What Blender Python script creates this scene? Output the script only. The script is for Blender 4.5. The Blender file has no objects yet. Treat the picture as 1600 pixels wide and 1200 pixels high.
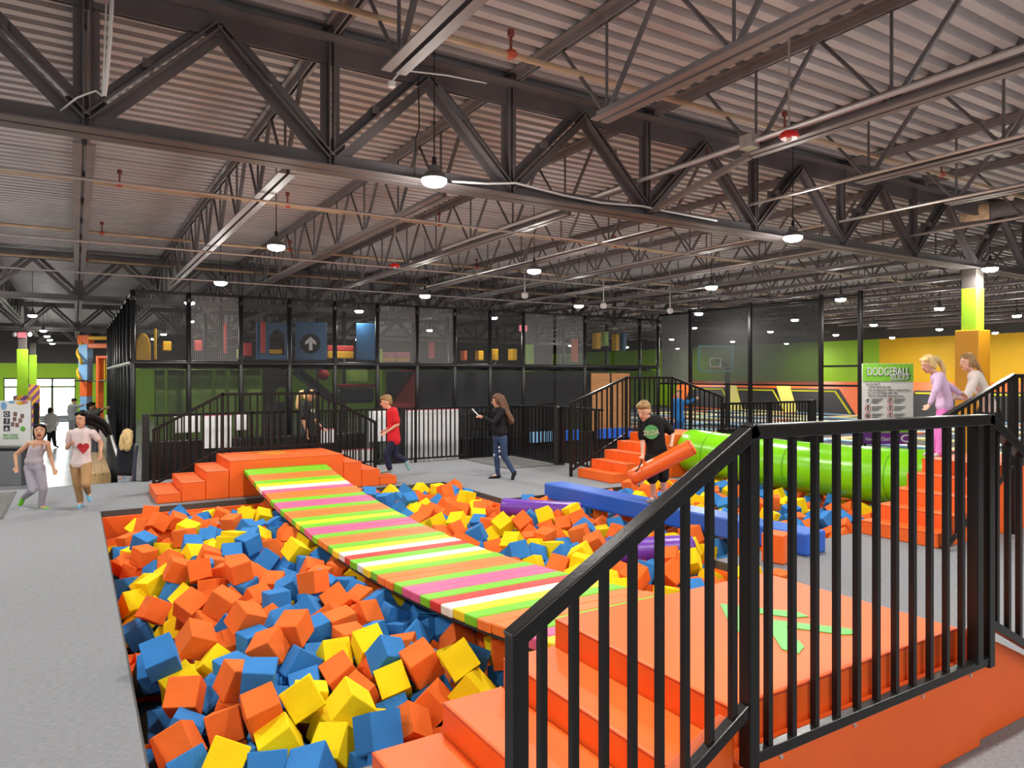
import bpy, bmesh, math, random
from mathutils import Vector, Matrix, Euler
random.seed(11)
scene = bpy.context.scene
COL = scene.collection

# ------------------------------------------------------------------ camera, world, exposure
CAM_H = 1.95                       # lens height above the raised carpet deck (z = 0)
FPX, HORIZON = 1110.0, 588.0       # focal length in pixels of the 1600 px wide frame, horizon row
YAW = math.atan(682 / 1110.0)
S, C = math.sin(YAW), math.cos(YAW)
cam_data = bpy.data.cameras.new("camera")
cam_data.sensor_width = 36.0
cam_data.lens = FPX / 1600.0 * 36.0
cam_data.shift_y = -(600.0 - HORIZON) / 1600.0
cam_data.clip_end = 300
cam = bpy.data.objects.new("camera", cam_data)
cam.location = (0, 0, CAM_H)
cam.rotation_euler = (math.pi / 2, 0, -YAW)
COL.objects.link(cam)
scene.camera = cam

LAMP_W = 100.0
world = bpy.data.worlds.new("daylight")
scene.world = world
world.use_nodes = True
world.node_tree.nodes["Background"].inputs[0].default_value = (0.93, 0.97, 1.0, 1)
world.node_tree.nodes["Background"].inputs[1].default_value = 9.0
vs = scene.view_settings
vs.view_transform = 'Standard'
vs.look = 'None'
vs.exposure = 0.15
vs.gamma = 1.0
vs.use_curve_mapping = False
scene.cycles.max_bounces = 8
scene.cycles.transparent_max_bounces = 24
scene.cycles.use_light_tree = True
scene.cycles.sample_clamp_indirect = 6.0
scene.cycles.caustics_reflective = False
scene.cycles.caustics_refractive = False

# ------------------------------------------------------------------ helpers
def at(px, py, Z):
    """world point at a given depth along the view axis"""
    t = (px - 800) / FPX
    return Vector((Z * (S + t * C), Z * (C - t * S), CAM_H + (HORIZON - py) / FPX * Z))

def onY(px, py, Y):
    """world point on the plane y = Y"""
    t = (px - 800) / FPX
    return at(px, py, Y / (C - t * S))

def onX(px, py, X):
    t = (px - 800) / FPX
    return at(px, py, X / (S + t * C))

RIGHT = Vector((C, -S, 0))
FWD = Vector((S, C, 0))
UP = Vector((0, 0, 1))

MATS = {}
def mat(name, col, rough=0.6, var=0.0, scale=6.0, bump=0.0, bscale=40.0, metal=0.0, spec=0.5, emit=None, estr=0.0,
        alpha=None, stretch=(1, 1, 1), coat=0.0):
    if name in MATS:
        return MATS[name]
    m = bpy.data.materials.new(name)
    m.use_nodes = True
    nt = m.node_tree
    b = nt.nodes["Principled BSDF"]
    b.inputs["Base Color"].default_value = (*col, 1)
    b.inputs["Roughness"].default_value = rough
    b.inputs["Metallic"].default_value = metal
    b.inputs["Specular IOR Level"].default_value = spec
    b.inputs["Coat Weight"].default_value = coat
    if emit:
        b.inputs["Emission Color"].default_value = (*emit, 1)
        b.inputs["Emission Strength"].default_value = estr
    if var > 0 or bump > 0:
        tc = nt.nodes.new("ShaderNodeTexCoord")
        mp = nt.nodes.new("ShaderNodeMapping")
        mp.inputs["Scale"].default_value = stretch
        nt.links.new(tc.outputs["Object"], mp.inputs["Vector"])
    if var > 0:
        n = nt.nodes.new("ShaderNodeTexNoise")
        n.inputs["Scale"].default_value = scale
        n.inputs["Detail"].default_value = 5
        nt.links.new(mp.outputs[0], n.inputs["Vector"])
        r = nt.nodes.new("ShaderNodeValToRGB")
        r.color_ramp.elements[0].position = 0.3
        r.color_ramp.elements[1].position = 0.7
        r.color_ramp.elements[0].color = (*[max(0, c * (1 - var)) for c in col], 1)
        r.color_ramp.elements[1].color = (*[min(1, c * (1 + var)) for c in col], 1)
        nt.links.new(n.outputs["Fac"], r.inputs["Fac"])
        nt.links.new(r.outputs["Color"], b.inputs["Base Color"])
    if bump > 0:
        n2 = nt.nodes.new("ShaderNodeTexNoise")
        n2.inputs["Scale"].default_value = bscale
        n2.inputs["Detail"].default_value = 4
        nt.links.new(mp.outputs[0], n2.inputs["Vector"])
        bp = nt.nodes.new("ShaderNodeBump")
        bp.inputs["Strength"].default_value = bump
        bp.inputs["Distance"].default_value = 0.02
        nt.links.new(n2.outputs["Fac"], bp.inputs["Height"])
        nt.links.new(bp.outputs["Normal"], b.inputs["Normal"])
    if alpha is not None:
        tr = nt.nodes.new("ShaderNodeBsdfTransparent")
        mx = nt.nodes.new("ShaderNodeMixShader")
        mx.inputs[0].default_value = alpha
        out = nt.nodes["Material Output"]
        nt.links.new(tr.outputs[0], mx.inputs[1])
        nt.links.new(b.outputs[0], mx.inputs[2])
        nt.links.new(mx.outputs[0], out.inputs[0])
    MATS[name] = m
    return m

ORANGE = mat("orange_vinyl", (0.84, 0.122, 0.009), 0.5, 0.06, 2.0, 0.10, 5.0)
ORANGE_D = mat("orange_vinyl_seam", (0.50, 0.05, 0.008), 0.45)
BLACKM = mat("black_powder_coat", (0.007, 0.0065, 0.0065), 0.3, bump=0.04, bscale=60, spec=.35)
BLACKP = mat("black_padding", (0.014, 0.014, 0.015), 0.35, bump=0.1, bscale=12)
BLACKF = mat("black_matte", (0.012, 0.012, 0.013), 0.8)
CARPET = mat("grey_carpet", (0.255, 0.265, 0.28), 0.95, 0.22, 24.0, 0.4, 220.0, spec=0.1, stretch=(1, 7, 1))
CARPET_E = mat("carpet_edge_trim", (0.055, 0.05, 0.045), 0.7)
MATD = mat("dark_ribbed_mat", (0.13, 0.13, 0.125), 0.9, 0.25, 8, spec=0.1)
CONC = mat("polished_concrete", (0.36, 0.38, 0.40), 0.25, 0.15, 1.2, 0.02, 3)
STEEL = mat("mauve_grey_paint", (0.19, 0.16, 0.163), 0.5, 0.10, 3.0)
STEEL_D = mat("dark_grey_paint", (0.115, 0.10, 0.103), 0.5, 0.15, 3.0)
DECKM = mat("roof_deck_paint", (0.47, 0.435, 0.44), 0.55, 0.10, 0.6)
GALV = mat("galvanised_conduit", (0.55, 0.52, 0.50), 0.35, 0.1, 5, metal=0.6)
PIPE = mat("tan_sprinkler_pipe", (0.42, 0.30, 0.20), 0.45, 0.2, 4)
WHITE = mat("white_paint", (0.78, 0.78, 0.78), 0.5, 0.05, 3)
RED = mat("red_plastic", (0.62, 0.02, 0.02), 0.35)
GREENV = mat("lime_green_vinyl", (0.20, 0.62, 0.006), 0.24, 0.10, 1.5, 0.12, 4)
GREENW = mat("lime_wall_paint", (0.30, 0.56, 0.015), 0.6, 0.04, 2)
YELLOWW = mat("yellow_wall_paint", (0.80, 0.46, 0.004), 0.6, 0.05, 1)
DARKW = mat("charcoal_wall_paint", (0.055, 0.05, 0.048), 0.7, 0.08, 1)
NETM = mat("grey_net_cord", (0.05, 0.05, 0.05), 0.6)
SCRIM = mat("black_scrim_mesh", (0.022, 0.023, 0.025), 0.7, alpha=0.34)
SCRIM2 = mat("grey_scrim_mesh", (0.035, 0.035, 0.036), 0.7, alpha=0.62)

F6 = [(0, 1, 3, 2), (4, 6, 7, 5), (0, 4, 5, 1), (2, 3, 7, 6), (0, 2, 6, 4), (1, 5, 7, 3)]

class MB:
    def __init__(self):
        self.v, self.f, self.m = [], [], []
    def _add(self, vs_, fs_, mi=0):
        b = len(self.v)
        self.v += [tuple(p) for p in vs_]
        self.f += [[b + i for i in q] for q in fs_]
        self.m += [mi] * len(fs_)
        return self
    def box(self, x0, x1, y0, y1, z0, z1, mi=0):
        return self._add([(x, y, z) for x in (x0, x1) for y in (y0, y1) for z in (z0, z1)], F6, mi)
    def obox(self, M, h, mi=0):
        return self._add([M @ Vector((sx * h[0], sy * h[1], sz * h[2])) for sx in (-1, 1) for sy in (-1, 1) for sz in (-1, 1)], F6, mi)
    def bar(self, p0, p1, w, h, up=UP, mi=0):
        """rectangular bar from p0 to p1, w across, h along up"""
        p0, p1 = Vector(p0), Vector(p1)
        d = (p1 - p0).normalized()
        r = d.cross(up)
        if r.length < 1e-4:
            r = d.cross(Vector((0, 1, 0)))
        r.normalize()
        u = r.cross(d).normalized()
        pts = []
        for p in (p0, p1):
            for a in (-.5, .5):
                for b in (-.5, .5):
                    pts.append(p + r * a * w + u * b * h)
        return self._add(pts, F6, mi)
    def prism(self, poly, axis, a0, a1, mi=0):
        """polygon (list of 2-D points) extruded along axis 'x','y' or 'z'"""
        n = len(poly)
        def mk(p, a):
            return {'x': (a, p[0], p[1]), 'y': (p[0], a, p[1]), 'z': (p[0], p[1], a)}[axis]
        vs_ = [mk(p, a0) for p in poly] + [mk(p, a1) for p in poly]
        fs_ = [list(range(n)), list(range(2 * n - 1, n - 1, -1))] + [[i, n + i, n + (i + 1) % n, (i + 1) % n] for i in range(n)]
        return self._add(vs_, fs_, mi)
    def cyl(self, p0, p1, r0, r1=None, n=12, mi=0, caps=True):
        p0, p1 = Vector(p0), Vector(p1)
        r1 = r0 if r1 is None else r1
        d = (p1 - p0).normalized()
        a = d.orthogonal().normalized()
        b = d.cross(a)
        vs_ = []
        for p, r in ((p0, r0), (p1, r1)):
            for i in range(n):
                t = 2 * math.pi * i / n
                vs_.append(p + (a * math.cos(t) + b * math.sin(t)) * r)
        fs_ = [[i, (i + 1) % n, n + (i + 1) % n, n + i] for i in range(n)]
        if caps:
            fs_ += [list(range(n - 1, -1, -1)), list(range(n, 2 * n))]
        return self._add(vs_, fs_, mi)
    def lathe(self, p0, axis, prof, n=24, mi=0):
        """profile [(along, radius)] turned round an axis starting at p0"""
        p0, d = Vector(p0), Vector(axis).normalized()
        a = d.orthogonal().normalized()
        b = d.cross(a)
        vs_, fs_ = [], []
        for h, r in prof:
            for i in range(n):
                t = 2 * math.pi * i / n
                vs_.append(p0 + d * h + (a * math.cos(t) + b * math.sin(t)) * max(r, 1e-4))
        for k in range(len(prof) - 1):
            for i in range(n):
                fs_.append([k * n + i, k * n + (i + 1) % n, (k + 1) * n + (i + 1) % n, (k + 1) * n + i])
        fs_ += [list(range(n - 1, -1, -1)), [(len(prof) - 1) * n + i for i in range(n)]]
        return self._add(vs_, fs_, mi)
    def tube(self, path, r, n=8, mi=0):
        path = [Vector(p) for p in path]
        vs_, fs_ = [], []
        a = None
        for k, p in enumerate(path):
            d = (path[min(k + 1, len(path) - 1)] - path[max(k - 1, 0)]).normalized()
            a = d.orthogonal().normalized() if a is None else (a - d * a.dot(d)).normalized()
            b = d.cross(a)
            for i in range(n):
                t = 2 * math.pi * i / n
                vs_.append(p + (a * math.cos(t) + b * math.sin(t)) * r)
        for k in range(len(path) - 1):
            for i in range(n):
                fs_.append([k * n + i, k * n + (i + 1) % n, (k + 1) * n + (i + 1) % n, (k + 1) * n + i])
        fs_ += [list(range(n - 1, -1, -1)), [(len(path) - 1) * n + i for i in range(n)]]
        return self._add(vs_, fs_, mi)
    def sph(self, c, r, R=None, nu=14, nv=9, mi=0):
        c = Vector(c)
        r = (r, r, r) if isinstance(r, (int, float)) else r
        R = R or Matrix.Identity(3)
        vs_, fs_ = [], []
        for j in range(nv + 1):
            ph = math.pi * j / nv
            for i in range(nu):
                t = 2 * math.pi * i / nu
                q = Vector((math.sin(ph) * math.cos(t) * r[0], math.sin(ph) * math.sin(t) * r[1], math.cos(ph) * r[2]))
                vs_.append(c + R @ q)
        for j in range(nv):
            for i in range(nu):
                fs_.append([j * nu + i, (j + 1) * nu + i, (j + 1) * nu + (i + 1) % nu, j * nu + (i + 1) % nu])
        return self._add(vs_, fs_, mi)
    def cap(self, p0, p1, r0, r1=None, n=10):
        """closed tapered limb for remeshing: cylinder plus round ends"""
        r1 = r0 if r1 is None else r1
        if (Vector(p1) - Vector(p0)).length > 1e-4:
            self.cyl(p0, p1, r0, r1, n)
        self.sph(p0, r0, nu=n, nv=6)
        self.sph(p1, r1, nu=n, nv=6)
        return self
    def mesh(self, name, mats):
        me = bpy.data.meshes.new(name)
        me.from_pydata(self.v, [], self.f)
        mats = mats if isinstance(mats, (list, tuple)) else [mats]
        for m in mats:
            me.materials.append(m)
        if len(mats) > 1:
            me.polygons.foreach_set("material_index", self.m)
        bm = bmesh.new()
        bm.from_mesh(me)
        bmesh.ops.recalc_face_normals(bm, faces=bm.faces)
        bm.to_mesh(me)
        bm.free()
        return me
    def build(self, name, mats, parent=None, bevel=0.0, smooth=False, **props):
        return put(name, self.mesh(name, mats), parent, bevel=bevel, smooth=smooth, **props)

def put(name, me, parent=None, loc=(0, 0, 0), rot=(0, 0, 0), bevel=0.0, smooth=False, **props):
    o = bpy.data.objects.new(name, me)
    COL.objects.link(o)
    o.location = loc
    o.rotation_euler = rot
    if parent is not None:
        o.parent = parent
        o.matrix_parent_inverse = BASE.get(parent.name, Matrix.Identity(4))
    if smooth:
        me.polygons.foreach_set("use_smooth", [True] * len(me.polygons))
        if smooth == 'auto':
            me.set_sharp_from_angle(angle=math.radians(40))
    if bevel:
        md = o.modifiers.new("bevel", 'BEVEL')
        md.width = bevel
        md.segments = 2
        md.limit_method = 'ANGLE'
        md.angle_limit = math.radians(50)
    for k, v in props.items():
        o[{'cat': 'category'}.get(k, k)] = v
    return o

BASE = {}
def thing(name, label, cat=None, loc=(0, 0, 0), group=None, kind=None):
    o = bpy.data.objects.new(name, None)
    COL.objects.link(o)
    o.location = loc
    o.empty_display_size = 0.1
    BASE[o.name] = Matrix.Translation(-Vector(loc))
    o["label"] = label
    if cat:
        o["category"] = cat
    if group:
        o["group"] = group
    if kind:
        o["kind"] = kind
    return o

def text_mesh(txt, size, m, name="lettering", extrude=0.002, shear=0.0, space=1.0):
    cu = bpy.data.curves.new(name, 'FONT')
    cu.body = txt
    cu.size = size
    cu.extrude = extrude
    cu.shear = shear
    cu.space_character = space
    cu.align_x = 'CENTER'
    cu.align_y = 'CENTER'
    o = bpy.data.objects.new(name, cu)
    COL.objects.link(o)
    dg = bpy.context.evaluated_depsgraph_get()
    me = bpy.data.meshes.new_from_object(o.evaluated_get(dg))
    bpy.data.objects.remove(o)
    me.materials.clear()
    me.materials.append(m)
    return me

def put_text(txt, size, m, origin, xdir, normal, parent, name="lettering", sx=1.0, **kw):
    """flat lettering on a surface: origin is the centre, xdir the reading direction"""
    me = text_mesh(txt, size, m, name, **kw)
    x = Vector(xdir).normalized()
    n = Vector(normal).normalized()
    y = n.cross(x)
    M = Matrix(((x.x * sx, y.x, n.x, origin[0]), (x.y * sx, y.y, n.y, origin[1]), (x.z * sx, y.z, n.z, origin[2]), (0, 0, 0, 1)))
    me.transform(M)
    return put(name, me, parent)

# ------------------------------------------------------------------ room shell
XL, XR, YB, YF = -12.0, 34.0, -9.0, 49.0
LOW = -0.7                          # level of the concrete floor around the deck
ZDECK = 4.95                        # underside of the roof deck
PX0, PX1, PX2 = 0.3, 5.8, 12.3      # foam pit outline (L shaped)
PY0, PYA, PYB, PY1 = 3.4, 5.3, 9.7, 11.85

fl = MB()
for x0, x1, y0, y1 in ((-6, PX0, -8, 14.9), (PX0, PX1, -8, PY0), (PX0, PX1, PY1, 14.9), (PX1, 16, -8, PYA),
                       (PX1, 9.1, PYB, 14.9), (9.1, 16, PYB, 12.95), (PX2, 16, PYA, PYB)):
    fl.box(x0, x1, y0, y1, -0.09, 0)
deck = fl.build("floor", CARPET, kind="structure", label="grey carpeted deck around the foam pit")
sk = MB()
sk.box(-6, 9.1, 14.9, 14.94, LOW, -0.001).box(9.1, 9.14, 12.95, 14.9, LOW, -0.001).box(9.14, 16, 12.95, 12.99, LOW, -0.001)
sk.build("edge_skirt", BLACKF, deck)
MB().box(XL, XR, YB, YF + 8, LOW - 0.1, LOW).build("floor_lower", CONC, kind="structure", label="polished concrete floor below the carpet deck")
MB().box(16, XR, -8, 36, LOW, -0.02).build("floor_court", BLACKF, kind="structure", label="black base of the trampoline court")
MB().box(PX0, PX2, PY0, PY1, -0.66, -0.62).build("floor_pit", BLACKF, kind="structure", label="dark base of the foam pit")
pw = thing("wall_pit", "orange padded wall lining the foam pit", kind="structure")
for x0, x1, y0, y1 in ((PX0, PX0 + .014, PY0, PY1), (PX0, PX1, PY1 - .04, PY1), (PX1 - .04, PX1, PYB, PY1), (PX1 - .04, PX2, PYB - .04, PYB),
                       (PX2 - .04, PX2, PYA, PYB), (PX1 - .04, PX2, PYA, PYA + .04), (PX1 - .04, PX1, PY0, PYA), (PX0, PX1, PY0, PY0 + .04)):
    MB().box(x0, x1, y0, y1, -0.66, -0.085).build("wall_pad", ORANGE, pw, bevel=.01)
    MB().box(x0 if x1 - x0 > 1 or x0 < 1 else x1 - .012, x1 if x1 - x0 > 1 or x0 > 1 else x0 + .012, y0 if y1 - y0 > 1 or y0 < 4 or abs(y0 - PYA) < .01 else y1 - .012, y1 if y1 - y0 > 1 or y0 > 6 else y0 + .012, -0.085, -0.001).build("edge_trim", CARPET_E, pw)

def wall(name, polys, label):
    w = thing(name, label, kind="structure")
    for nm, args, m in polys:
        MB().box(*args).build(nm, m, w)
    return w
T = .2
wall("wall_right", (("yellow_band", (XR, XR + T, YB, 20.5, LOW, 3.8), YELLOWW), ("green_band", (XR, XR + T, 20.5, YF, LOW, 3.8), GREENW),
                    ("charcoal_band", (XR, XR + T, YB, YF, 3.8, 5.1), DARKW)), "yellow and lime right wall under a charcoal band")
wall("wall_left", (("charcoal_band", (XL - T, XL, YB, YF, LOW, 5.1), DARKW),), "charcoal wall on the left")
wall("wall_near", (("charcoal_band", (XL, XR, YB - T, YB, LOW, 5.1), DARKW),), "charcoal wall behind the viewer")
DX0, DX1 = -3.45, 0.0               # entrance glazing
wall("wall_far", (("green_band", (XL, DX0, YF, YF + T, LOW, 2.7), GREENW), ("green_band", (DX1, XR, YF, YF + T, LOW, 2.7), GREENW),
                  ("green_band", (DX0, DX1, YF, YF + T, 1.86, 2.7), GREENW), ("charcoal_band", (XL, XR, YF, YF + T, 2.7, 5.1), DARKW)),
     "lime green far wall with a charcoal band above")
GLASS = mat("door_glass", (0.8, 0.9, 0.95), 0.05, alpha=0.12)
dr = thing("door_1", "glazed entrance doors with transom windows in the far wall", kind="structure", loc=(DX0, YF, LOW))
xs = [DX0, -2.3, -1.15, DX1]
for i in range(3):
    a, b = xs[i] + .05, xs[i + 1] - .05
    MB().box(a, b, YF + .08, YF + .1, LOW + .08, 1.27).build("pane", GLASS, dr)
    MB().box(a, b, YF + .08, YF + .1, 1.38, 1.79).build("pane", GLASS, dr)
for x in xs:
    MB().box(x - .05, x + .05, YF + .02, YF + .16, LOW, 1.86).build("mullion", BLACKM, dr)
for z in (LOW, 1.3, 1.78):
    MB().box(DX0, DX1, YF + .02, YF + .16, z, z + .08).build("crossbar", BLACKM, dr)
MB().box(XL, XR, YF + .3, YF + 40, LOW - .1, LOW).build("floor_outdoors", mat("outdoor_paving", (0.55, 0.56, 0.5), 0.9, .15, 1), kind="structure", label="pale paving outside the entrance")
MB().box(-30, 12, YF + 22, YF + 22.4, LOW, 1.2).build("wall_outdoors", mat("hedge", (0.35, 0.5, 0.22), 0.9, .3, 3), kind="structure", label="pale green hedge outside the entrance")

# corrugated roof deck: ribs run along x
prof, y = [], YB - .3
while y < YF + .3:
    prof += [(y, ZDECK), (y + .095, ZDECK), (y + .11, ZDECK + .11), (y + .185, ZDECK + .11)]
    y += .2
dk = MB()
n = len(prof)
dk._add([(XL - .2, a, b) for a, b in prof] + [(XR + .2, a, b) for a, b in prof], [[i, i + 1, n + i + 1, n + i] for i in range(n - 1)])
dk.build("ceiling", DECKM, kind="structure", label="ribbed metal roof deck painted mauve grey")
MB().box(XL - .3, XR + .3, YB - .4, YF + .4, ZDECK + .12, ZDECK + .17).build("ceiling_cover", DARKW, kind="structure", label="roof cover over the ribbed deck")

# girders (along x) with double-angle members
GY = [-7.55, 6.1, 19.75, 33.4, 47.05]
GB, GT = 3.74, 4.85                 # bottom and top of the girders
CX = [-16.3, -1.75, 12.8, 27.35, 41.9]
PANEL = 14.55 / 8

def angle_pair(mb, p0, p1, leg, gap, up, flip=1, th=.012):
    """two angles back to back; the flat legs lie on the side 'up'*flip"""
    p0, p1 = Vector(p0), Vector(p1)
    d = (p1 - p0).normalized()
    r = d.cross(Vector(up)).normalized()
    u = r.cross(d).normalized() * flip
    for s in (-1, 1):
        o = r * s * (gap / 2 + th / 2)
        mb.bar(p0 + o - u * leg / 2, p1 + o - u * leg / 2, th, leg, u)
        o2 = r * s * (gap / 2 + leg / 2)
        mb.bar(p0 + o2, p1 + o2, leg, th, u)

def girder_meshes():
    M = {}
    m = MB(); angle_pair(m, (0, 0, GB + .006), (14.55, 0, GB + .006), .135, .03, UP, -1); M['bottom_chord'] = m.mesh("bottom_chord", STEEL_D)
    m = MB(); angle_pair(m, (0, 0, GT - .006), (14.55, 0, GT - .006), .18, .03, UP, 1); M['top_chord'] = m.mesh("top_chord", STEEL_D)
    m = MB(); angle_pair(m, (0, 0, GB + .1), (PANEL / 2, 0, GT - .1), .085, .03, (0, 1, 0), 1); m.box(PANEL * .20, PANEL * .24, -.07, .07, GB + .55, GB + .62)
    M['up'] = m.mesh("diagonal", STEEL_D)
    m = MB(); angle_pair(m, (PANEL / 2, 0, GT - .1), (PANEL, 0, GB + .1), .085, .03, (0, 1, 0), 1); m.box(PANEL * .70, PANEL * .74, -.07, .07, GB + .62, GB + .69)
    M['down'] = m.mesh("diagonal", STEEL_D)
    m = MB(); angle_pair(m, (0, 0, GB + .02), (0, 0, GT - .02), .07, .03, (0, 1, 0), 1); M['vertical'] = m.mesh("vertical", STEEL_D)
    m = MB(); m.box(-.13, .13, -.012, .012, GB + .02, GB + .28); M['gusset'] = m.mesh("gusset", STEEL_D)
    return M
GM = girder_meshes()
ORD = ["first", "second", "third", "fourth", "fifth"]
for gi, gy in enumerate(GY):
    for bi in range(4):
        if gi in (0, 4) and bi != 1 or bi == 3:
            continue
        if bi == 0 and gi == 0:
            continue
        g = thing("roof_girder", f"dark steel roof girder with diagonal web members, {ORD[gi]} line, {ORD[bi]} bay", kind="structure", loc=(CX[bi], gy, GB))
        def pc(nm, key, dx):
            put(nm, GM[key], g, loc=(CX[bi] + dx, gy, 0))
        pc("bottom_chord", 'bottom_chord', 0)
        pc("top_chord", 'top_chord', 0)
        for k in range(8):
            pc("diagonal", 'up', k * PANEL)
            pc("diagonal", 'down', k * PANEL)
            if k:
                pc("vertical", 'vertical', k * PANEL)
                pc("gusset", 'gusset', k * PANEL)

# open-web joists (along y), one line at every girder panel point
JB, JT, SPAN = 4.07, 4.93, 13.65
def joist_meshes():
    M = {}
    m = MB(); angle_pair(m, (0, .02, JT), (0, SPAN - .02, JT), .075, .03, UP, 1); m.box(-.05, .05, .02, .14, GT, JT - .02).box(-.05, .05, SPAN - .14, SPAN - .02, GT, JT - .02)
    M['top'] = m.mesh("top_chord", STEEL)
    m = MB(); angle_pair(m, (0, 1.45, JB), (0, SPAN - 1.45, JB), .075, .035, UP, -1); M['bottom'] = m.mesh("bottom_chord", STEEL)
    a = .66
    m = MB().cyl((0, 0, JB + .02), (0, a, JT - .03), .017, n=6); M['up'] = m.mesh("web_rod", STEEL_D)
    m = MB().cyl((0, 0, JB + .02), (0, -a, JT - .03), .024, n=6); M['down'] = m.mesh("web_rod", STEEL_D)
    m = MB().cyl((0, 0, JB + .02), (0, 0, JT - .03), .014, n=6); M['post'] = m.mesh("web_rod", STEEL_D)
    m = MB().cyl((0, 0, JB + .02), (0, -1.5, JT - .03), .02, n=6); M['end1'] = m.mesh("web_rod", STEEL_D)
    m = MB().cyl((0, 0, JB + .02), (0, 1.5, JT - .03), .02, n=6); M['end2'] = m.mesh("web_rod", STEEL_D)
    m = MB()
    for k in range(9):
        yb = 1.55 + k * (SPAN - 3.1) / 8
        m.cyl((0, yb, JB + .02), (0, yb + a, JT - .03), .02, n=5, caps=False).cyl((0, yb, JB + .02), (0, yb - a, JT - .03), .02, n=5, caps=False).cyl((0, yb, JB + .02), (0, yb, JT - .03), .014, n=5, caps=False)
    M['webs'] = m.mesh("web_rods", STEEL_D)
    return M
JM = joist_meshes()
for bay in range(4):
    y0 = GY[bay]
    for k in range(-3, 19):
        x = CX[1] + PANEL * k
        if bay == 0 and k > 12 or bay == 3 and k > 6:
            continue
        j = thing("roof_joist", f"mauve grey open-web roof joist between the {ORD[bay]} and {ORD[bay + 1]} girder line", kind="structure", loc=(x, y0, JB), group=f"roof joists of bay {ORD[bay]}")
        put("top_chord", JM['top'], j, loc=(x, y0, 0))
        put("bottom_chord", JM['bottom'], j, loc=(x, y0, 0))
        if bay <= 1 and k < 13:
            for q in range(9):
                yb = y0 + 1.55 + q * (SPAN - 3.1) / 8
                put("web_rod", JM['up'], j, loc=(x, yb, 0))
                put("web_rod", JM['down'], j, loc=(x, yb, 0))
                put("web_rod", JM['post'], j, loc=(x, yb, 0))
        else:
            put("web_rods", JM['webs'], j, loc=(x, y0, 0), kind="stuff")

# steel columns
def column(x, y, label, w, pads):
    c = thing("steel_column", label, kind="structure", loc=(x, y, LOW))
    MB().box(x - w / 2, x + w / 2, y - w / 2, y + w / 2, LOW, GB).build("shaft", mat("column_dark", (0.07, .06, .055), .6), c, bevel=.01)
    for nm, z0, z1, ww, m in pads:
        MB().box(x - ww / 2, x + ww / 2, y - ww / 2, y + ww / 2, z0, z1).build(nm, m, c, bevel=.015)
    return c
YPAD = mat("amber_pad_vinyl", (0.60, 0.27, 0.004), 0.5, .06, 2)
column(12.8, 6.1, "square steel column with lime band and amber pad behind the two girls", .24,
       (("lime_sleeve", 2.72, 3.42, .25, GREENW), ("amber_pad", LOW, 2.72, .38, YPAD)))
column(12.8, 19.75, "lime green column inside the climbing frame", .22, (("lime_sleeve", LOW, 3.0, .23, GREENW),))
column(12.8, 33.4, "lime green column far behind the climbing frame", .25, (("lime_sleeve", LOW, 3.3, .26, GREENW),))
def stripe_mat():
    m = bpy.data.materials.new("purple_yellow_stripes"); m.use_nodes = True
    nt = m.node_tree; b = nt.nodes["Principled BSDF"]
    tc = nt.nodes.new("ShaderNodeTexCoord"); mp = nt.nodes.new("ShaderNodeMapping")
    mp.inputs["Rotation"].default_value = (0.0, 0.9, 0.5)
    wv = nt.nodes.new("ShaderNodeTexWave"); wv.inputs["Scale"].default_value = 1.1; wv.bands_direction = 'Z'
    rp = nt.nodes.new("ShaderNodeValToRGB"); rp.color_ramp.interpolation = 'CONSTANT'
    rp.color_ramp.elements[0].color = (.22, .07, .25, 1); rp.color_ramp.elements[1].color = (.75, .4, .03, 1); rp.color_ramp.elements[1].position = .5
    nt.links.new(tc.outputs["Object"], mp.inputs[0]); nt.links.new(mp.outputs[0], wv.inputs[0]); nt.links.new(wv.outputs["Fac"], rp.inputs[0]); nt.links.new(rp.outputs[0], b.inputs["Base Color"])
    return m
STRIPE = stripe_mat()
column(-1.75, 33.4, "lime column with striped pad standing left of the entrance doors", .28, (("lime_sleeve", 1.2, 3.0, .36, GREENW), ("striped_pad", LOW, 1.2, .56, STRIPE)))
column(-1.95, 46.0, "slim lime column with striped pad in front of the entrance doors", .28, (("lime_sleeve", 1.5, 3.1, .34, GREENW), ("striped_pad", LOW, 1.5, .62, STRIPE)))

# ------------------------------------------------------------------ lamps
LENS = mat("lamp_lens", (1, 1, 1), 0.4, emit=(1.0, 0.98, 0.95), estr=60)
LHOUS = mat("lamp_housing", (0.12, 0.12, 0.12), 0.4)
def lamp_meshes():
    M = {}
    M['housing'] = MB().lathe((0, 0, .17), (0, 0, -1), [(0, .03), (.01, .05), (.06, .055), (.07, .08), (.10, .108), (.125, .118), (.13, .113)], 20).mesh("housing", LHOUS)
    M['lens'] = MB().lathe((0, 0, .038), (0, 0, -1), [(0, .112), (.02, .112), (.042, .095), (.056, .06), (.06, .0)], 20).mesh("lens", LENS)
    M['hanger'] = MB().cyl((0, 0, .16), (0, 0, ZDECK - 3.66), .006, n=5).cyl((0, 0, .16), (0, 0, .24), .02, n=6).mesh("hanger", BLACKF)
    return M
LM = lamp_meshes()
WORD = ["first", "second", "third", "fourth", "fifth", "sixth", "seventh", "eighth", "ninth", "tenth"]
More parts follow.
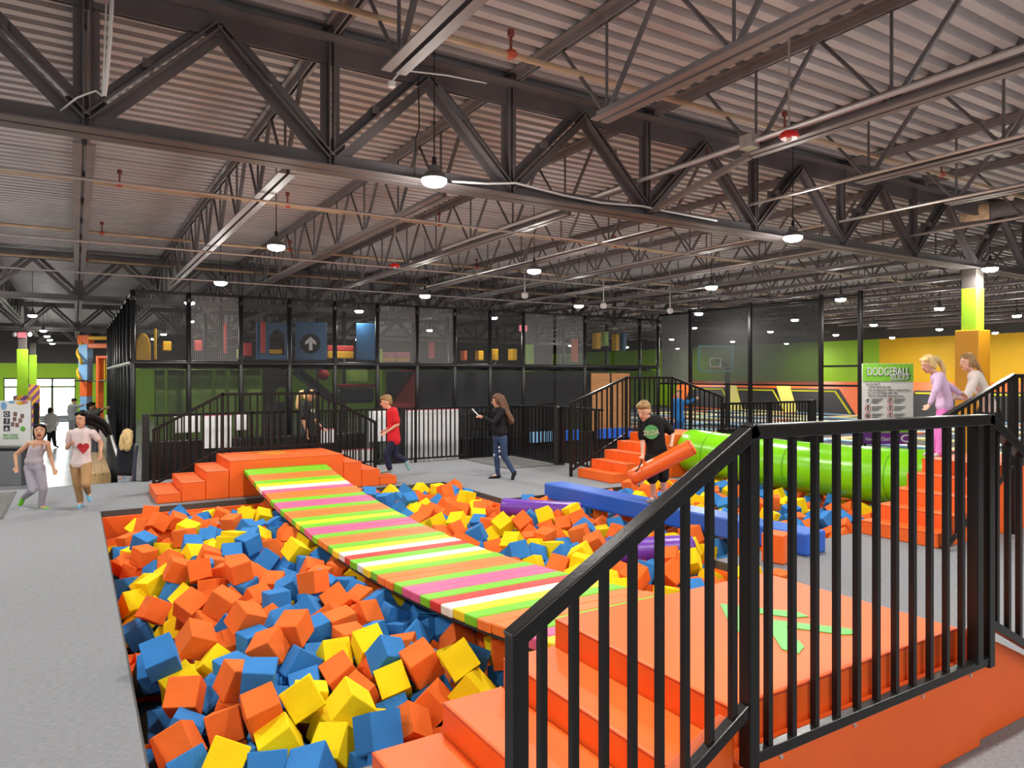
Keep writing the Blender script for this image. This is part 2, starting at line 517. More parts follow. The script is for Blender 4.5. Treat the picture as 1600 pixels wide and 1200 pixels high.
def lamp(x, y, z, label, power):
    l = thing("high_bay_lamp", label, "lamp", loc=(x, y, z), group="round high-bay lamps under the roof")
    for nm in ("housing", "lens", "hanger"):
        put(nm, LM[nm], l, loc=(x, y, z), smooth='auto' if nm != "hanger" else False)
    for kind, en in (('AREA', power * .72), ('POINT', power * .29)):
        ld = bpy.data.lights.new("lamp_light", kind)
        ld.energy = en
        ld.color = (1.0, 0.96, 0.90)
        if kind == 'AREA':
            ld.shape = 'DISK'
            ld.size = .22
        else:
            ld.shadow_soft_size = .14
        lo = bpy.data.objects.new("lamp_light", ld)
        COL.objects.link(lo)
        lo.parent = l
        lo.location = (0, 0, -.03 if kind == 'AREA' else -.17)
for r, (yy, cols) in enumerate(((-6.5, range(-1, 4)), (-2.4, range(-1, 4)), (1.7, range(-1, 4)), (5.75, range(-2, 3)), (9.8, range(-2, 8)), (14.1, range(-2, 8)), (18.3, (-2, -1, 0, 1, 2, 4, 5, 6, 7)),
                                (24.5, (-1, 0, 2, 4, 5, 6, 7)), (32.5, (-1, 0, 2, 5, 6, 7)), (37.0, (-2, -1, 0)), (40.5, (-2, -1, 0, 3)), (45.0, (-2, -1, 0)))):  # last far rows include unseen lamps added to brighten the lime far wall
    for k in cols:
        x = 2.3 + 4.15 * k
        if abs(yy - 5.75) < .1:
            x = 2.72 + 4.95 * k
        if yy > 19:
            x += .8
        lab = f"round high-bay lamp hanging from the roof, row {WORD[r] if r < 7 else 'far ' + WORD[r - 7]}, place {WORD[k + 2]}"
        lamp(x, yy, 3.66, lab, LAMP_W * (.3 if yy > 16 and 1 < x < 15 else 1.15 if x > 15 else 1.0))

# ------------------------------------------------------------------ soft platforms with stairs
GREENP = mat("green_print", (0.09, 0.42, 0.06), 0.45)
YELLP = mat("yellow_green_print", (0.60, 0.30, 0.02), 0.45)

def block(parent, name, x0, x1, y0, y1, z1, m=ORANGE, seam=True):
    """upholstered foam block with welted edges"""
    o = MB().box(x0, x1, y0, y1, 0.001, z1).build(name, m, parent, bevel=.014)
    if seam:
        w = .009
        pts = [(x0 + .004, y0 + .004), (x1 - .004, y0 + .004), (x1 - .004, y1 - .004), (x0 + .004, y1 - .004)]
        s = MB()
        for i in range(4):
            a, b = pts[i], pts[(i + 1) % 4]
            s.bar((*a, z1 - .012), (*b, z1 - .012), w, w)
        s.build("piping", ORANGE_D, o)
    return o

def soft_platform(label, up_x, tops_up, land, tops_down, down_x, y0, y1, logo=None):
    """steps rising along +x, a landing, steps falling again"""
    t = thing("soft_play_platform", label, "platform", loc=(up_x[0], y0, 0))
    for i, z in enumerate(tops_up):
        block(t, "step", up_x[i], up_x[i + 1] - .004, y0, y1, z)
    block(t, "landing", land[0], land[1], y0, y1, land[2])
    for i, z in enumerate(tops_down):
        block(t, "step", down_x[i] + .004, down_x[i + 1], y0, y1, z)
    if logo:
        cx, cy, sc, m = logo
        lg = MB()
        # two chevrons, one behind the other
        for dy in (.16, -.15):
            lg.prism([(cx + a * sc, cy + (dy + b) * sc) for a, b in ((0, .06), (.27, -.28), (.25, -.36), (.16, -.32), (0, -.09), (-.16, -.32), (-.26, -.36), (-.28, -.28))], 'z', land[2] + .001, land[2] + .005)
        lg.build("arrow_logo", m, t)
    return t

near_p = soft_platform("orange soft-play stairs and landing with green chevrons at the bridge's near end",
                       [1.21, 1.585, 1.945, 2.28], [.15, .30, .45], (2.28, 4.05, .6), [.45, .30, .15], [4.05, 4.42, 4.79, 5.15], 2.0, 3.26,
                       (3.25, 2.72, 1.0, GREENP))
far_p = soft_platform("orange soft-play stairs and landing at the far end of the striped bridge",
                      [1.05, 1.40, 1.75, 2.10], [.15, .30, .45], (2.10, 3.97, .6), [.45, .30, .15], [3.97, 4.30, 4.63, 4.96], 12.06, 13.34,
                      (2.95, 12.75, -.95, YELLP))
mid_p = soft_platform("tall orange soft-play stairs behind the boy in black beside the green tube",
                      [8.30, 8.63, 8.96, 9.29, 9.62], [.165, .33, .495, .66], (9.62, 11.0, .82), [.66, .495, .33, .165], [11.0, 11.33, 11.66, 11.99, 12.32], 10.03, 11.08,
                      (10.3, 10.6, .7, YELLP))
right_p = soft_platform("tall orange soft-play stairs the two girls are climbing beside the green tube",
                        [8.30, 8.62, 8.97, 9.34, 9.70], [.17, .34, .51, .68], (9.70, 11.1, .85), [.68, .51, .34, .17], [11.1, 11.45, 11.8, 12.15, 12.5], 4.32, 5.26)

# bolted orange boards along the near side of the near platform
fb = thing("side_board", "orange side boards under the near black railing", "board", loc=(1.1, 1.9, 0))
for nm, poly, yy in (("board", [(1.02, .002), (2.20, .002), (2.20, .60), (1.02, .07)], 1.915), ("board", [(2.205, .002), (4.06, .002), (4.06, .435), (2.205, .435)], 1.895), ("board", [(4.065, .002), (5.3, .002), (5.3, .06), (4.065, .60)], 1.925)):
    MB().prism(poly, 'y', yy, 1.995).build(nm, ORANGE, fb, bevel=.008)
for x in (2.45, 2.95, 3.5, 3.95):
    MB().cyl((x, 1.895, .40), (x, 1.888, .40), .009, n=8).build("bolt", GALV, fb)

# ------------------------------------------------------------------ railings
BAL_CACHE = {}
def railing(label, top, bottom, posts, nb, y0y1=None, pw=.05, bw=.026, group=None, joints=True):
    """top, bottom: polylines [(x,y,z)]; one section between neighbouring points; nb: balusters in each section"""
    t = thing("black_railing", label, "railing", loc=top[0], group=group)
    top = [Vector(p) for p in top]
    bottom = [Vector(p) for p in bottom]
    for i in range(len(top) - 1):
        e = (top[i + 1] - top[i]).normalized() * pw * .45
        MB().bar(top[i] - e, top[i + 1] + e, pw * 1.05, pw).build("top_rail", BLACKM, t, bevel=.005)
        MB().bar(bottom[2 * i], bottom[2 * i + 1], pw * .8, pw * .8).build("bottom_rail", BLACKM, t, bevel=.004)
        for k in range(nb[i]):
            f = (k + .75) / (nb[i] + .5)
            a = bottom[2 * i].lerp(bottom[2 * i + 1], f)
            b = top[i].lerp(top[i + 1], f)
            h = round(b.z - a.z, 2)
            key = (h, bw)
            if key not in BAL_CACHE:
                BAL_CACHE[key] = MB().box(-bw / 2, bw / 2, -bw / 2, bw / 2, 0, h).mesh("baluster", BLACKM)
            put("baluster", BAL_CACHE[key], t, loc=a)
    for x, y, z0, z1 in posts:
        MB().box(x - pw / 2, x + pw / 2, y - pw / 2, y + pw / 2, z0, z1).build("post", BLACKM, t, bevel=.004)
    return t

Y = 1.86
railing("black stair railing in the foreground on the near orange platform",
        [(1.16, Y, 1.15), (2.22, Y, 1.735), (4.05, Y, 1.725), (5.25, Y, 1.10)],
        [(1.16, Y, .13), (2.22, Y, .68), (2.22, Y, .475), (4.05, Y, .475), (4.05, Y, .67), (5.25, Y, .09)],
        [(1.16, Y, .002, 1.15), (2.22, Y, .44, 1.72), (4.05, Y, .44, 1.71), (3.93, Y, .48, 1.7), (5.25, Y, .002, 1.1)], [8, 12, 9], pw=.056)
Y = 13.42
railing("black railing behind the far orange platform",
        [(1.13, Y, 1.04), (2.22, Y, 1.63), (3.92, Y, 1.63), (5.06, Y, 1.04)],
        [(1.13, Y, .12), (2.22, Y, .66), (2.22, Y, .66), (3.92, Y, .66), (3.92, Y, .66), (5.06, Y, .12)],
        [(1.13, Y, .002, 1.04), (2.22, Y, .002, 1.63), (3.92, Y, .002, 1.63), (5.06, Y, .002, 1.04)], [9, 13, 9])
Y = 11.16
railing("black railing behind the tall orange stairs near the boy in black",
        [(8.2, Y, 1.42), (9.6, Y, 1.92), (10.87, Y, 1.92), (12.4, Y, 1.48)],
        [(8.2, Y, .12), (9.6, Y, .78), (9.6, Y, .86), (10.87, Y, .86), (10.87, Y, .8), (12.4, Y, .12)],
        [(8.2, Y, .002, 1.42), (9.6, Y, .002, 1.92), (10.87, Y, .002, 1.92), (12.4, Y, .002, 1.48)], [10, 9, 10])
Y = 4.24
railing("black railing beside the two climbing girls",
        [(8.3, Y, 1.50), (9.87, Y, 1.955), (11.2, Y, 1.955), (12.6, Y, 1.4)],
        [(8.3, Y, .02), (9.87, Y, .84), (9.87, Y, .92), (11.2, Y, .92), (11.2, Y, .8), (12.6, Y, .1)],
        [(8.3, Y, .002, 1.5), (9.87, Y, .002, 1.95), (11.2, Y, .002, 1.95), (12.6, Y, .002, 1.4)], [11, 9, 9])
Z1 = 1.22
railing("long black perimeter railing along the back edge of the carpet deck",
        [(1.22, 14.82, Z1), (3.0, 14.82, Z1), (4.7, 14.82, Z1), (6.55, 14.82, Z1), (7.85, 14.82, Z1)],
        sum([[(a, 14.82, .09), (b, 14.82, .09)] for a, b in ((1.22, 3.0), (3.0, 4.7), (4.7, 6.55), (6.55, 7.85))], []),
        [(x, 14.82, .002, Z1) for x in (3.0, 4.7, 6.55)] + [(7.85, 14.82, .002, Z1)], [15, 14, 15, 11])
MB().box(1.05, 1.17, 14.74, 14.86, .002, 1.25).build("gate_post", BLACKP, bevel=.01, label="thick black post at the left end of the back railing", cat="post")
railing("black railing behind the woman with the phone",
        [(7.95, 16.3, .85), (9.1, 16.3, 1.0), (11.4, 16.3, 1.2)], [(7.95, 16.3, -.3), (9.1, 16.3, -.15), (9.1, 16.3, -.15), (11.4, 16.3, .05)],
        [(7.95, 16.3, LOW, .85), (9.1, 16.3, LOW, 1.0), (11.4, 16.3, LOW, 1.2)], [9, 17])
railing("short black railing between the phone woman and the tall stairs",
        [(7.9, 14.82, Z1), (9.0, 14.82, Z1), (9.1, 12.95, Z1 + .05), (9.0, 11.2, Z1 + .05)], [(7.9, 14.82, .7), (9.0, 14.82, .7), (9.05, 14.82, .09), (9.1, 12.95, .09), (9.1, 12.95, .09), (9.0, 11.2, .09)],
        [(9.0, 14.82, .002, Z1), (9.1, 12.95, .002, Z1 + .06)], [8, 13, 12])
bp_ = MB().box(9.0, 9.2, 12.74, 12.9, .002, 1.28).build("gate_post", BLACKP, bevel=.01, label="thick black post right of the woman with the phone", cat="post")
Y = 11.3
railing("black railing with a solid black lower half in front of the trampoline court",
        [(12.6, Y, 1.32), (14.2, Y, 1.32), (15.75, Y, 1.32)], [(12.6, Y, .72), (14.2, Y, .72), (14.2, Y, .72), (15.75, Y, .72)],
        [(12.6, Y, .002, 1.32), (14.2, Y, .002, 1.32)], [13, 13])
MB().box(12.5, 15.8, Y + .04, Y + .1, .002, .74).build("kick_board", BLACKP, label="solid black board below the court railing", cat="board")
MB().box(15.72, 15.86, Y - .1, Y + .04, .002, 1.36).build("gate_post", BLACKP, bevel=.01, label="thick black post at the right end of the court railing", cat="post")

# ribbed mats on the deck
def ribbed_mat(label, x0, x1, y0, y1):
    t = thing("floor_mat", label, "mat", loc=(x0, y0, 0))
    MB().box(x0, x1, y0, y1, .001, .012).build("base", MATD, t)
    y = y0 + .05
    while y < y1 - .05:
        MB().box(x0 + .03, x1 - .03, y, y + .05, .012, .02).build("rib", MAT_RIB, t)
        y += .11
MAT_RIB = mat("mat_rib", (0.2, 0.2, 0.195), .9)
ribbed_mat("dark ribbed mat behind the woman with the phone", 7.75, 9.0, 12.75, 14.75)
ribbed_mat("dark ribbed mat at the left edge by the running girls", -3.0, -.85, 11.9, 14.6)

# ------------------------------------------------------------------ striped plank bridge
PLK = {'G': mat("plank_green", (0.17, 0.55, 0.012), .45, .05, 2, spec=.35), 'O': mat("plank_orange", (0.82, 0.19, 0.03), .45, .05, 2, spec=.35), 'Y': mat("plank_yellow", (0.90, 0.66, 0.008), .45, .05, 2, spec=.35),
       'W': mat("plank_white", (0.82, 0.80, 0.68), .45, .05, 2, spec=.35), 'P': mat("plank_pink", (0.68, 0.11, 0.26), .45, .05, 2, spec=.35), 'R': mat("plank_red", (0.62, 0.035, 0.03), .45, .05, 2, spec=.35)}
SEQ = "GGOOGYWPOOGPPGOOGYGPPGOOGYWRGWYGOOGPPGRWYGOOGPY"
bridge = thing("plank_bridge", "bridge of striped soft planks in green orange yellow white and pink over the foam pit", "bridge", loc=(2.98, 3.3, 0))
BX0, BX1, BYA, BYB = 2.31, 3.65, 12.03, 3.29
def sag(y):
    return .13 + .0165 * (y - 7.6) ** 2
PL = (BYA - BYB) / len(SEQ)
PM = {k: MB().box(-(BX1 - BX0) / 2, (BX1 - BX0) / 2, -PL / 2 + .003, PL / 2 - .003, -.075, 0).mesh("plank", m) for k, m in PLK.items()}
for i, k in enumerate(SEQ):
    y = BYA - PL * (i + .5)
    sl = math.atan(2 * .0165 * (y - 7.6))
    put("plank", PM[k], bridge, loc=((BX0 + BX1) / 2 + random.uniform(-.006, .006), y, sag(y) + random.uniform(-.002, .002)), rot=(sl, 0, 0), bevel=.012)
for x in (BX0 + .02, BX1 - .02, (BX0 + BX1) / 2):
    MB().tube([(x, y_, sag(y_) - .088) for y_ in [BYB + (BYA - BYB) * q / 24 for q in range(25)]], .012, 6).build("support_strap", BLACKF, bridge)

# ------------------------------------------------------------------ green tube, beam, logs
gt = thing("green_tube", "big lime green padded tube spanning the pit between the tall orange stairs", "tube", loc=(10.28, 7.6, .5))
TR = .415
prof = [(0, .0), (.0, TR - .05), (.02, TR - .015), (.06, TR)] + [(.06 + 4.6 * q / 20, TR + .006 * math.sin(q * 1.7)) for q in range(1, 20)] + [(4.72, TR), (4.755, TR - .02), (4.77, TR - .05), (4.77, 0)]
g = MB(); g.lathe((10.28, 5.27, .50), (0, 1, 0), prof, 40)
for i, v in enumerate(g.v):
    q = (v[1] - 5.27) / 4.77
    g.v[i] = (v[0], v[1], v[2] - .05 * math.sin(math.pi * q))
g.build("cover", GREENV, gt, smooth='auto')
for yy in (5.9, 7.62, 9.4):
    q = (yy - 5.27) / 4.77
    MB().lathe((10.28, yy - .012, .50 - .05 * math.sin(math.pi * q)), (0, 1, 0), [(0, TR + .001), (.004, TR + .007), (.02, TR + .007), (.024, TR + .001)], 40).build("seam_band", mat("seam_green", (0.13, 0.45, 0.006), .3), gt, smooth='auto')

BLUEV = mat("blue_vinyl", (0.022, 0.12, 0.56), .33, .07, 2, .1, 5)
bm_ = thing("balance_beam", "long blue padded beam lying across the foam pit under the boy in black", "beam", loc=(6.74, 7.1, 0))
d = Vector((6.91 - 6.57, 4.88 - 9.42, 0)); ang = math.atan2(d.y, d.x)
MB().obox(Matrix.Translation((6.74, 7.15, .125)) @ Matrix.Rotation(ang, 4, 'Z'), (d.length / 2, .19, .12)).build("beam_pad", BLUEV, bm_, bevel=.02)
MB().obox(Matrix.Translation((6.74, 7.15, .005)) @ Matrix.Rotation(ang, 4, 'Z'), (d.length / 2 - .01, .185, .003)).build("base_seam", mat("blue_seam", (.01, .05, .25), .5), bm_)

PURP = mat("purple_vinyl", (0.16, 0.045, 0.42), .33, .1, 3, .18, 9)
PURPD = mat("purple_seam", (0.10, 0.03, 0.27), .4)
def log(name, label, a, b, r, m, md, strap=None):
    a, b = Vector(a), Vector(b)
    t = thing(name, label, "log", loc=(a + b) / 2)
    L = (b - a).length
    MB().lathe(a, b - a, [(0, 0), (0, r - .03), (.012, r - .008), (.03, r)] + [(L * q / 10, r * (1 + .008 * math.sin(q * 2.3))) for q in range(1, 10)] + [(L - .03, r), (L - .012, r - .008), (L, r - .03), (L, 0)], 28).build("cover", m, t, smooth='auto')
    for s in (.028, L - .034):
        dd = (b - a).normalized()
        MB().lathe(a + dd * s, dd, [(0, r), (.002, r + .005), (.006, r + .005), (.008, r)], 28).build("welt", md, t, smooth='auto')
    if strap:
        MB().tube(strap, .009, 6).build("strap", BLACKF, t)
    return t
log("foam_log", "purple foam log lying between the carpet corner and the blue beam", (5.3, 8.9, .05), (6.06, 8.0, .05), .125, PURP, PURPD)
log("foam_log", "purple foam log partly hidden behind the foreground handrail", (4.95, 6.06, .03), (5.9, 5.75, .03), .14, PURP, PURPD)
OL = mat("orange_log_vinyl", (0.88, 0.14, 0.018), .35, .06, 2, .1, 6)
oa, ob = at(985, 748, 9.35), at(1084, 697, 9.2)
log("foam_log", "orange padded log tilted up in the hands of the boy in black", oa, ob, .105, OL, ORANGE_D,
    strap=[at(993, 737, 9.2), at(997, 733, 9.17), at(1003, 721, 9.2), at(1001, 719, 9.22)])
MB().obox(Matrix.Translation((6.30, 4.92, .155)) @ Matrix.Rotation(.3, 4, 'Z'), (.12, .12, .15)).build("foam_block", OL, bevel=.012, label="upright orange block standing on the carpet by the end of the blue beam", cat="block")

# ------------------------------------------------------------------ foam cubes
# settled foam cubes: colour letter, position in mm, rotation in 1/100 rad
FOAM_NEAR = """O952,4409,-53,102,112,106 B479,5215,91,-63,28,311 O503,4480,-173,82,85,-112 O596,4949,-91,154,-75,-194 O766,5769,-24,-238,-91,-63 Y1191,4407,-39,251,95,-85 
Y1010,4212,-178,2,104,-12 O793,4607,-184,90,-117,192 Y680,4073,-139,-259,-80,76 O1191,5310,-22,246,-209,3 O1397,5408,55,-128,-196,52 B980,4638,46,-174,-11,285 
O898,4882,-33,-189,14,-138 B1079,3848,-195,-82,-198,27 O1129,5774,64,-38,-37,-278 O1069,6499,2,-54,310,101 O599,7084,-141,-21,57,14 B1835,4634,15,63,88,227 
O844,6641,-32,-88,-87,-156 B464,5119,-322,136,102,-157 B478,7157,-345,191,111,31 O1818,6366,100,-171,-24,-97 Y1807,4916,1,-17,-62,168 O1355,7255,68,-305,-21,7 
B1359,5064,-103,18,-61,306 B880,3989,-214,-148,61,145 O4611,5230,10,-33,250,5 B541,4265,-237,247,-29,11 O5013,5145,-1,-63,-62,2 Y1598,5060,-87,-6,-71,-152 O865,7779,18,271,13,-163 
Y484,7870,-279,3,228,190 O2048,5660,-49,239,19,38 O1037,7528,44,-114,10,310 O1545,4733,-84,54,24,-149 O674,9221,-128,-290,4,59 B1615,5576,-73,-195,-178,48 B1644,8267,82,-10,-184,51 
B1482,6302,-3,13,1,-307 Y650,7928,-159,41,-187,15 Y870,5540,-163,-84,74,-26 Y2082,7983,9,-63,221,-28 O1945,6110,-20,-73,-48,-4 Y5610,5487,-37,-75,31,226 O1814,5567,-36,149,294,10 
B2313,5708,-118,154,42,-2 B468,5385,-51,24,58,-159 B562,4684,-202,-43,-298,125 Y4446,5474,-70,110,-280,-41 B1146,5575,-70,-6,-313,-132 O5067,6428,35,55,281,91 
B7650,5680,11,-68,90,-19 B760,5083,-202,75,-231,132 B1329,4813,-161,-22,-16,138 B2244,5096,-101,231,-35,68 O941,10511,5,287,-88,54 B1709,6107,-71,-214,-68,-42 
Y1361,4356,-242,-166,-117,-103 O1786,5284,-71,141,148,155 O5323,5498,23,119,109,26 O4319,6086,-56,-182,236,35 O6363,5441,-4,27,-43,250 B1795,8073,-91,88,-78,24 
B1672,6626,-10,-190,-210,-6 Y1284,4045,-200,-84,-14,-91 B691,9506,-34,-305,43,-73 Y4756,7969,15,69,73,70 O1410,6686,-74,148,-64,203 B8424,5799,43,186,259,-14 
B4102,6559,33,-173,52,125 O6475,6313,-7,-140,22,300 O2191,6160,-76,-200,3,191 O5147,6820,53,-122,123,-60 B2283,5954,-65,-124,281,35 O7094,7172,-46,137,105,28 
O1646,7158,-92,112,-7,261 O1732,9806,29,-163,134,80 O6022,5512,-206,-18,-234,15 O977,5798,-140,-49,201,-205 O1121,9360,8,-168,3,85 Y4469,5907,-9,-163,-137,-79 
O5600,6561,-6,56,25,29 B4942,4776,-86,-5,261,136 B941,5252,-121,187,148,64 Y4386,5189,-90,-93,-313,-55 Y8099,6455,16,-281,21,33 O4949,7792,47,-81,-61,-18 Y611,5218,-130,217,-42,30 
B5364,6537,-97,-227,-52,-22 O1130,7352,-111,108,-129,125 O490,9445,-264,-76,-104,-164 O4849,7115,-7,-4,291,23 B6678,6089,-135,-22,18,13 B484,8553,-291,178,11,259 
Y4751,4946,-142,46,131,-291 B1410,5766,-21,107,40,237 B4298,7844,-38,45,313,89 Y5847,6560,17,68,4,48 Y5614,6396,-134,-82,-49,166 Y5449,4576,24,-1,266,18 Y1284,4598,-150,139,-6,-181 
Y4390,7141,-14,309,77,56 O1987,4404,15,-117,110,36 B1437,8161,4,-147,-54,143 B2301,5462,-178,10,294,-123 Y5384,7899,62,-55,-40,-71 O5843,6317,-66,66,-65,222 
B7581,6759,5,110,24,-269 O2478,4833,-89,68,-85,-94 O7393,5698,-122,174,-4,-195 O907,8788,-145,-239,-76,136 Y4237,4933,-116,280,67,10 O2322,7288,-108,305,30,-78 
O7200,8839,25,-26,-16,62 B457,5668,-179,-95,9,8 O7024,8092,-130,-114,143,95 O8447,6867,49,-57,31,-226 O7176,6234,-120,-313,-16,10 Y1152,8849,-110,184,-67,177 
Y4670,6163,9,138,-215,-71 O581,9290,-306,132,0,-237 Y4260,8303,39,-17,-61,73 Y6199,6355,-89,183,-267,3 B4473,6772,-103,37,241,-150 O1210,8162,12,25,-116,-32 
Y6447,6063,-187,-141,-278,13 Y9804,5500,-61,274,94,-77 Y7626,7271,-19,-103,-274,59 O9126,5421,-42,-287,-94,-30 O7886,6409,-145,-84,32,-150 O10898,6188,-10,237,-36,-14 
O1172,10566,-22,186,45,16 Y6200,6052,-91,45,-3,-242 O5612,6128,-151,171,-20,-179 B8113,7225,47,-65,103,-1 B5550,8960,-39,47,274,-103 Y2419,8743,-88,16,-292,-97 
O2132,7495,-110,120,-35,302 Y2203,10155,-2,62,99,221 O5427,7545,-7,67,-17,-61 O8010,5763,-18,-198,71,50 O1894,8354,-20,176,-26,-185 B2327,7939,-115,-118,-74,-134 
B845,7723,-213,199,-17,227 O4044,5358,-37,226,-9,-44 O7400,6316,-50,6,-25,77 Y911,7462,-194,117,-70,-251 O9438,8067,30,89,194,106 Y7245,6698,-109,115,-15,-170 
B1168,9081,-45,201,11,-4 Y1181,9597,38,-136,34,-63 O1301,7583,-32,-5,287,-71 O8721,6889,100,-101,147,123 B1393,9428,-61,214,-3,-31 Y5128,9683,78,-166,183,3 
B4535,10498,-25,-165,-61,160 B8505,7099,54,-143,-38,92 Y7273,8129,-52,-6,-209,75 B6921,8890,56,-151,-39,-58 O9967,5709,-24,44,-58,-26 O2070,4923,-84,164,14,258 
B445,4683,-384,157,-1,-157 B476,5619,-500,0,0,117 O585,10381,-192,40,-182,10 O5249,10669,38,168,120,-141 O2317,9001,-80,236,20,-72 Y8931,6629,61,-210,132,-71 
Y2497,7092,-106,143,52,236 Y7933,7668,64,-41,-126,20 Y4701,6755,-63,-12,6,2 Y796,6958,-336,47,243,149 O5814,8835,1,-124,-86,86 B1890,9582,-18,273,-104,-58 B10501,5418,-59,21,237,0 
B3981,10124,76,-172,13,212 B4946,5459,-61,-113,-34,229 B1401,7243,-130,14,-180,49 O465,5863,-306,-14,259,131 Y4253,5684,-74,100,255,-112 B1995,7955,-183,-257,-28,170 
B2524,5572,-141,129,19,-172 B8725,6573,-9,-27,297,-17 Y1982,10228,33,-30,39,-7 B7627,5947,-106,161,-24,-35 Y7907,8218,-69,13,209,21 Y9741,6102,-26,-150,-38,185 
O6833,9588,-59,-179,105,-25 O5555,7375,85,-44,58,72 O7845,8581,67,19,-130,161 O4093,8050,-19,-17,251,-135 B4702,6508,-89,-231,26,-4 Y5663,5248,-206,10,207,7 
O943,6477,-178,-207,-103,-64 O11168,5889,-51,207,11,43 Y5757,7793,100,-130,275,-1 O8594,5670,-56,107,-29,48 B1532,5289,-181,-113,123,192 Y7560,8482,6,-144,-223,-5 
O881,10940,63,225,-129,76 B463,10086,-299,94,10,16 O1811,5847,-83,67,-282,83 O10863,6884,-54,-91,-95,-250 O4224,9209,-8,-115,-77,40 O2558,6812,-115,-289,-16,121 
O7596,6509,0,-168,-142,-97 O808,10727,-88,-16,-117,69 B1998,5363,-109,282,-20,16 O6664,8326,-117,139,-147,-59 Y917,9449,-154,0,179,89 B758,8874,-262,-75,237,137 
O8183,5429,-95,220,-30,-178 Y1519,8465,100,-158,16,78 O11165,6746,-27,105,77,133 O2309,9222,-67,79,-280,35 O8268,5656,-124,-267,99,-69 B2208,6688,-96,11,147,-204 
O10953,7051,37,202,-49,140 O10157,7544,-35,94,-25,147 B1069,6057,-92,219,18,91 Y1453,8476,50,-24,141,-233 Y4199,6401,-105,101,101,-146 O4920,5825,-155,-56,-272,-11 
O1547,7412,-96,-87,-221,149 B2255,6402,-86,223,-9,182 O8178,8395,-25,-30,89,103 O5753,6830,-7,-3,49,-1 B2142,7733,-110,244,-140,61 B10019,6809,-35,-36,61,-273 
O5060,9109,-10,-11,-54,105 B7492,7799,-130,148,54,128 O4822,9241,-34,71,-13,240 Y4040,8470,17,-124,-38,-163 Y4654,8119,-190,-69,43,-313 O1214,7945,-35,131,3,-164 
O4561,9057,18,-102,216,-5 O1766,10816,-54,-143,-115,-37 B4823,8733,-119,300,115,55 O10644,7455,-68,-53,-46,-124 B8818,5818,-10,109,298,19 O9460,5850,-106,232,-103,82 
B2259,9693,-38,44,-13,-153 O11480,6432,15,158,-34,-165 B8372,6340,-69,-83,-2,-1 B5479,7162,10,211,66,-7 B2532,5039,-57,90,96,43 B2535,5325,-161,-130,-105,121 
B10673,8279,-14,34,-53,-178 O4761,9630,-8,92,-13,-270 O7414,7371,-40,-40,259,-78 B6087,7280,-47,36,-230,76 Y7223,7926,-216,80,75,-168 O5180,4764,-124,-76,-93,-270 
O9718,6534,-75,216,24,-211 O4759,8383,-74,-8,-9,-214 B6954,9256,-112,266,15,183 Y1973,9266,-87,-242,64,32 O2081,7072,-78,-14,-314,-90 B8947,8583,2,-47,-89,-21 
B7675,8874,-14,-26,243,161 B8222,7533,40,65,-60,30 Y6818,6332,-143,-17,27,305 Y12164,8278,-47,264,16,-157 Y9391,8293,-40,60,-201,129 B10497,8983,-18,43,271,-138 
O4265,7338,-135,-76,286,-54 Y5283,11732,-96,-243,-14,-142 O9996,6508,-103,60,-243,-31 O6046,6773,10,72,88,-290 Y719,10942,-146,-282,87,75 Y1418,4169,-42,-28,84,282 
Y5897,7354,-135,-14,-10,115 B1713,8595,78,-34,133,74 B11080,8062,-35,-268,11,-65 Y10285,8602,-58,126,73,-10 Y9527,7437,42,154,-42,-129 O8659,5403,-107,-91,-2,155 
O7106,7496,-200,-35,-108,-93 B4802,6118,-148,-5,99,-75 B5148,5596,-119,-200,-12,112 O1345,4773,-373,183,-16,-52 O10968,6021,-179,281,21,-128 O7518,8021,-153,-47,219,72 
Y4920,8942,-77,127,-195,144 O1381,10394,-66,-109,-255,-33 Y2533,6230,-167,75,-59,-189 B5258,8099,3,-237,-1,87 O6157,7745,-137,113,50,175 B8879,5593,-65,33,250,-94 
B1947,6563,10,-264,-2,100 O843,4824,-231,-167,-122,-23 O10474,6551,-65,53,-91,3 O4510,5004,-199,286,-135,-29 O11752,6185,-90,145,31,-284 O7832,7401,-13,21,-1,186 
B4012,10915,45,-142,-51,113 Y8519,8421,-38,-266,31,134 O4833,7405,-105,8,15,-201 B1054,4689,-180,-299,-48,116 Y636,8412,-272,-85,-25,-218 B1211,5024,-290,-77,61,241 """
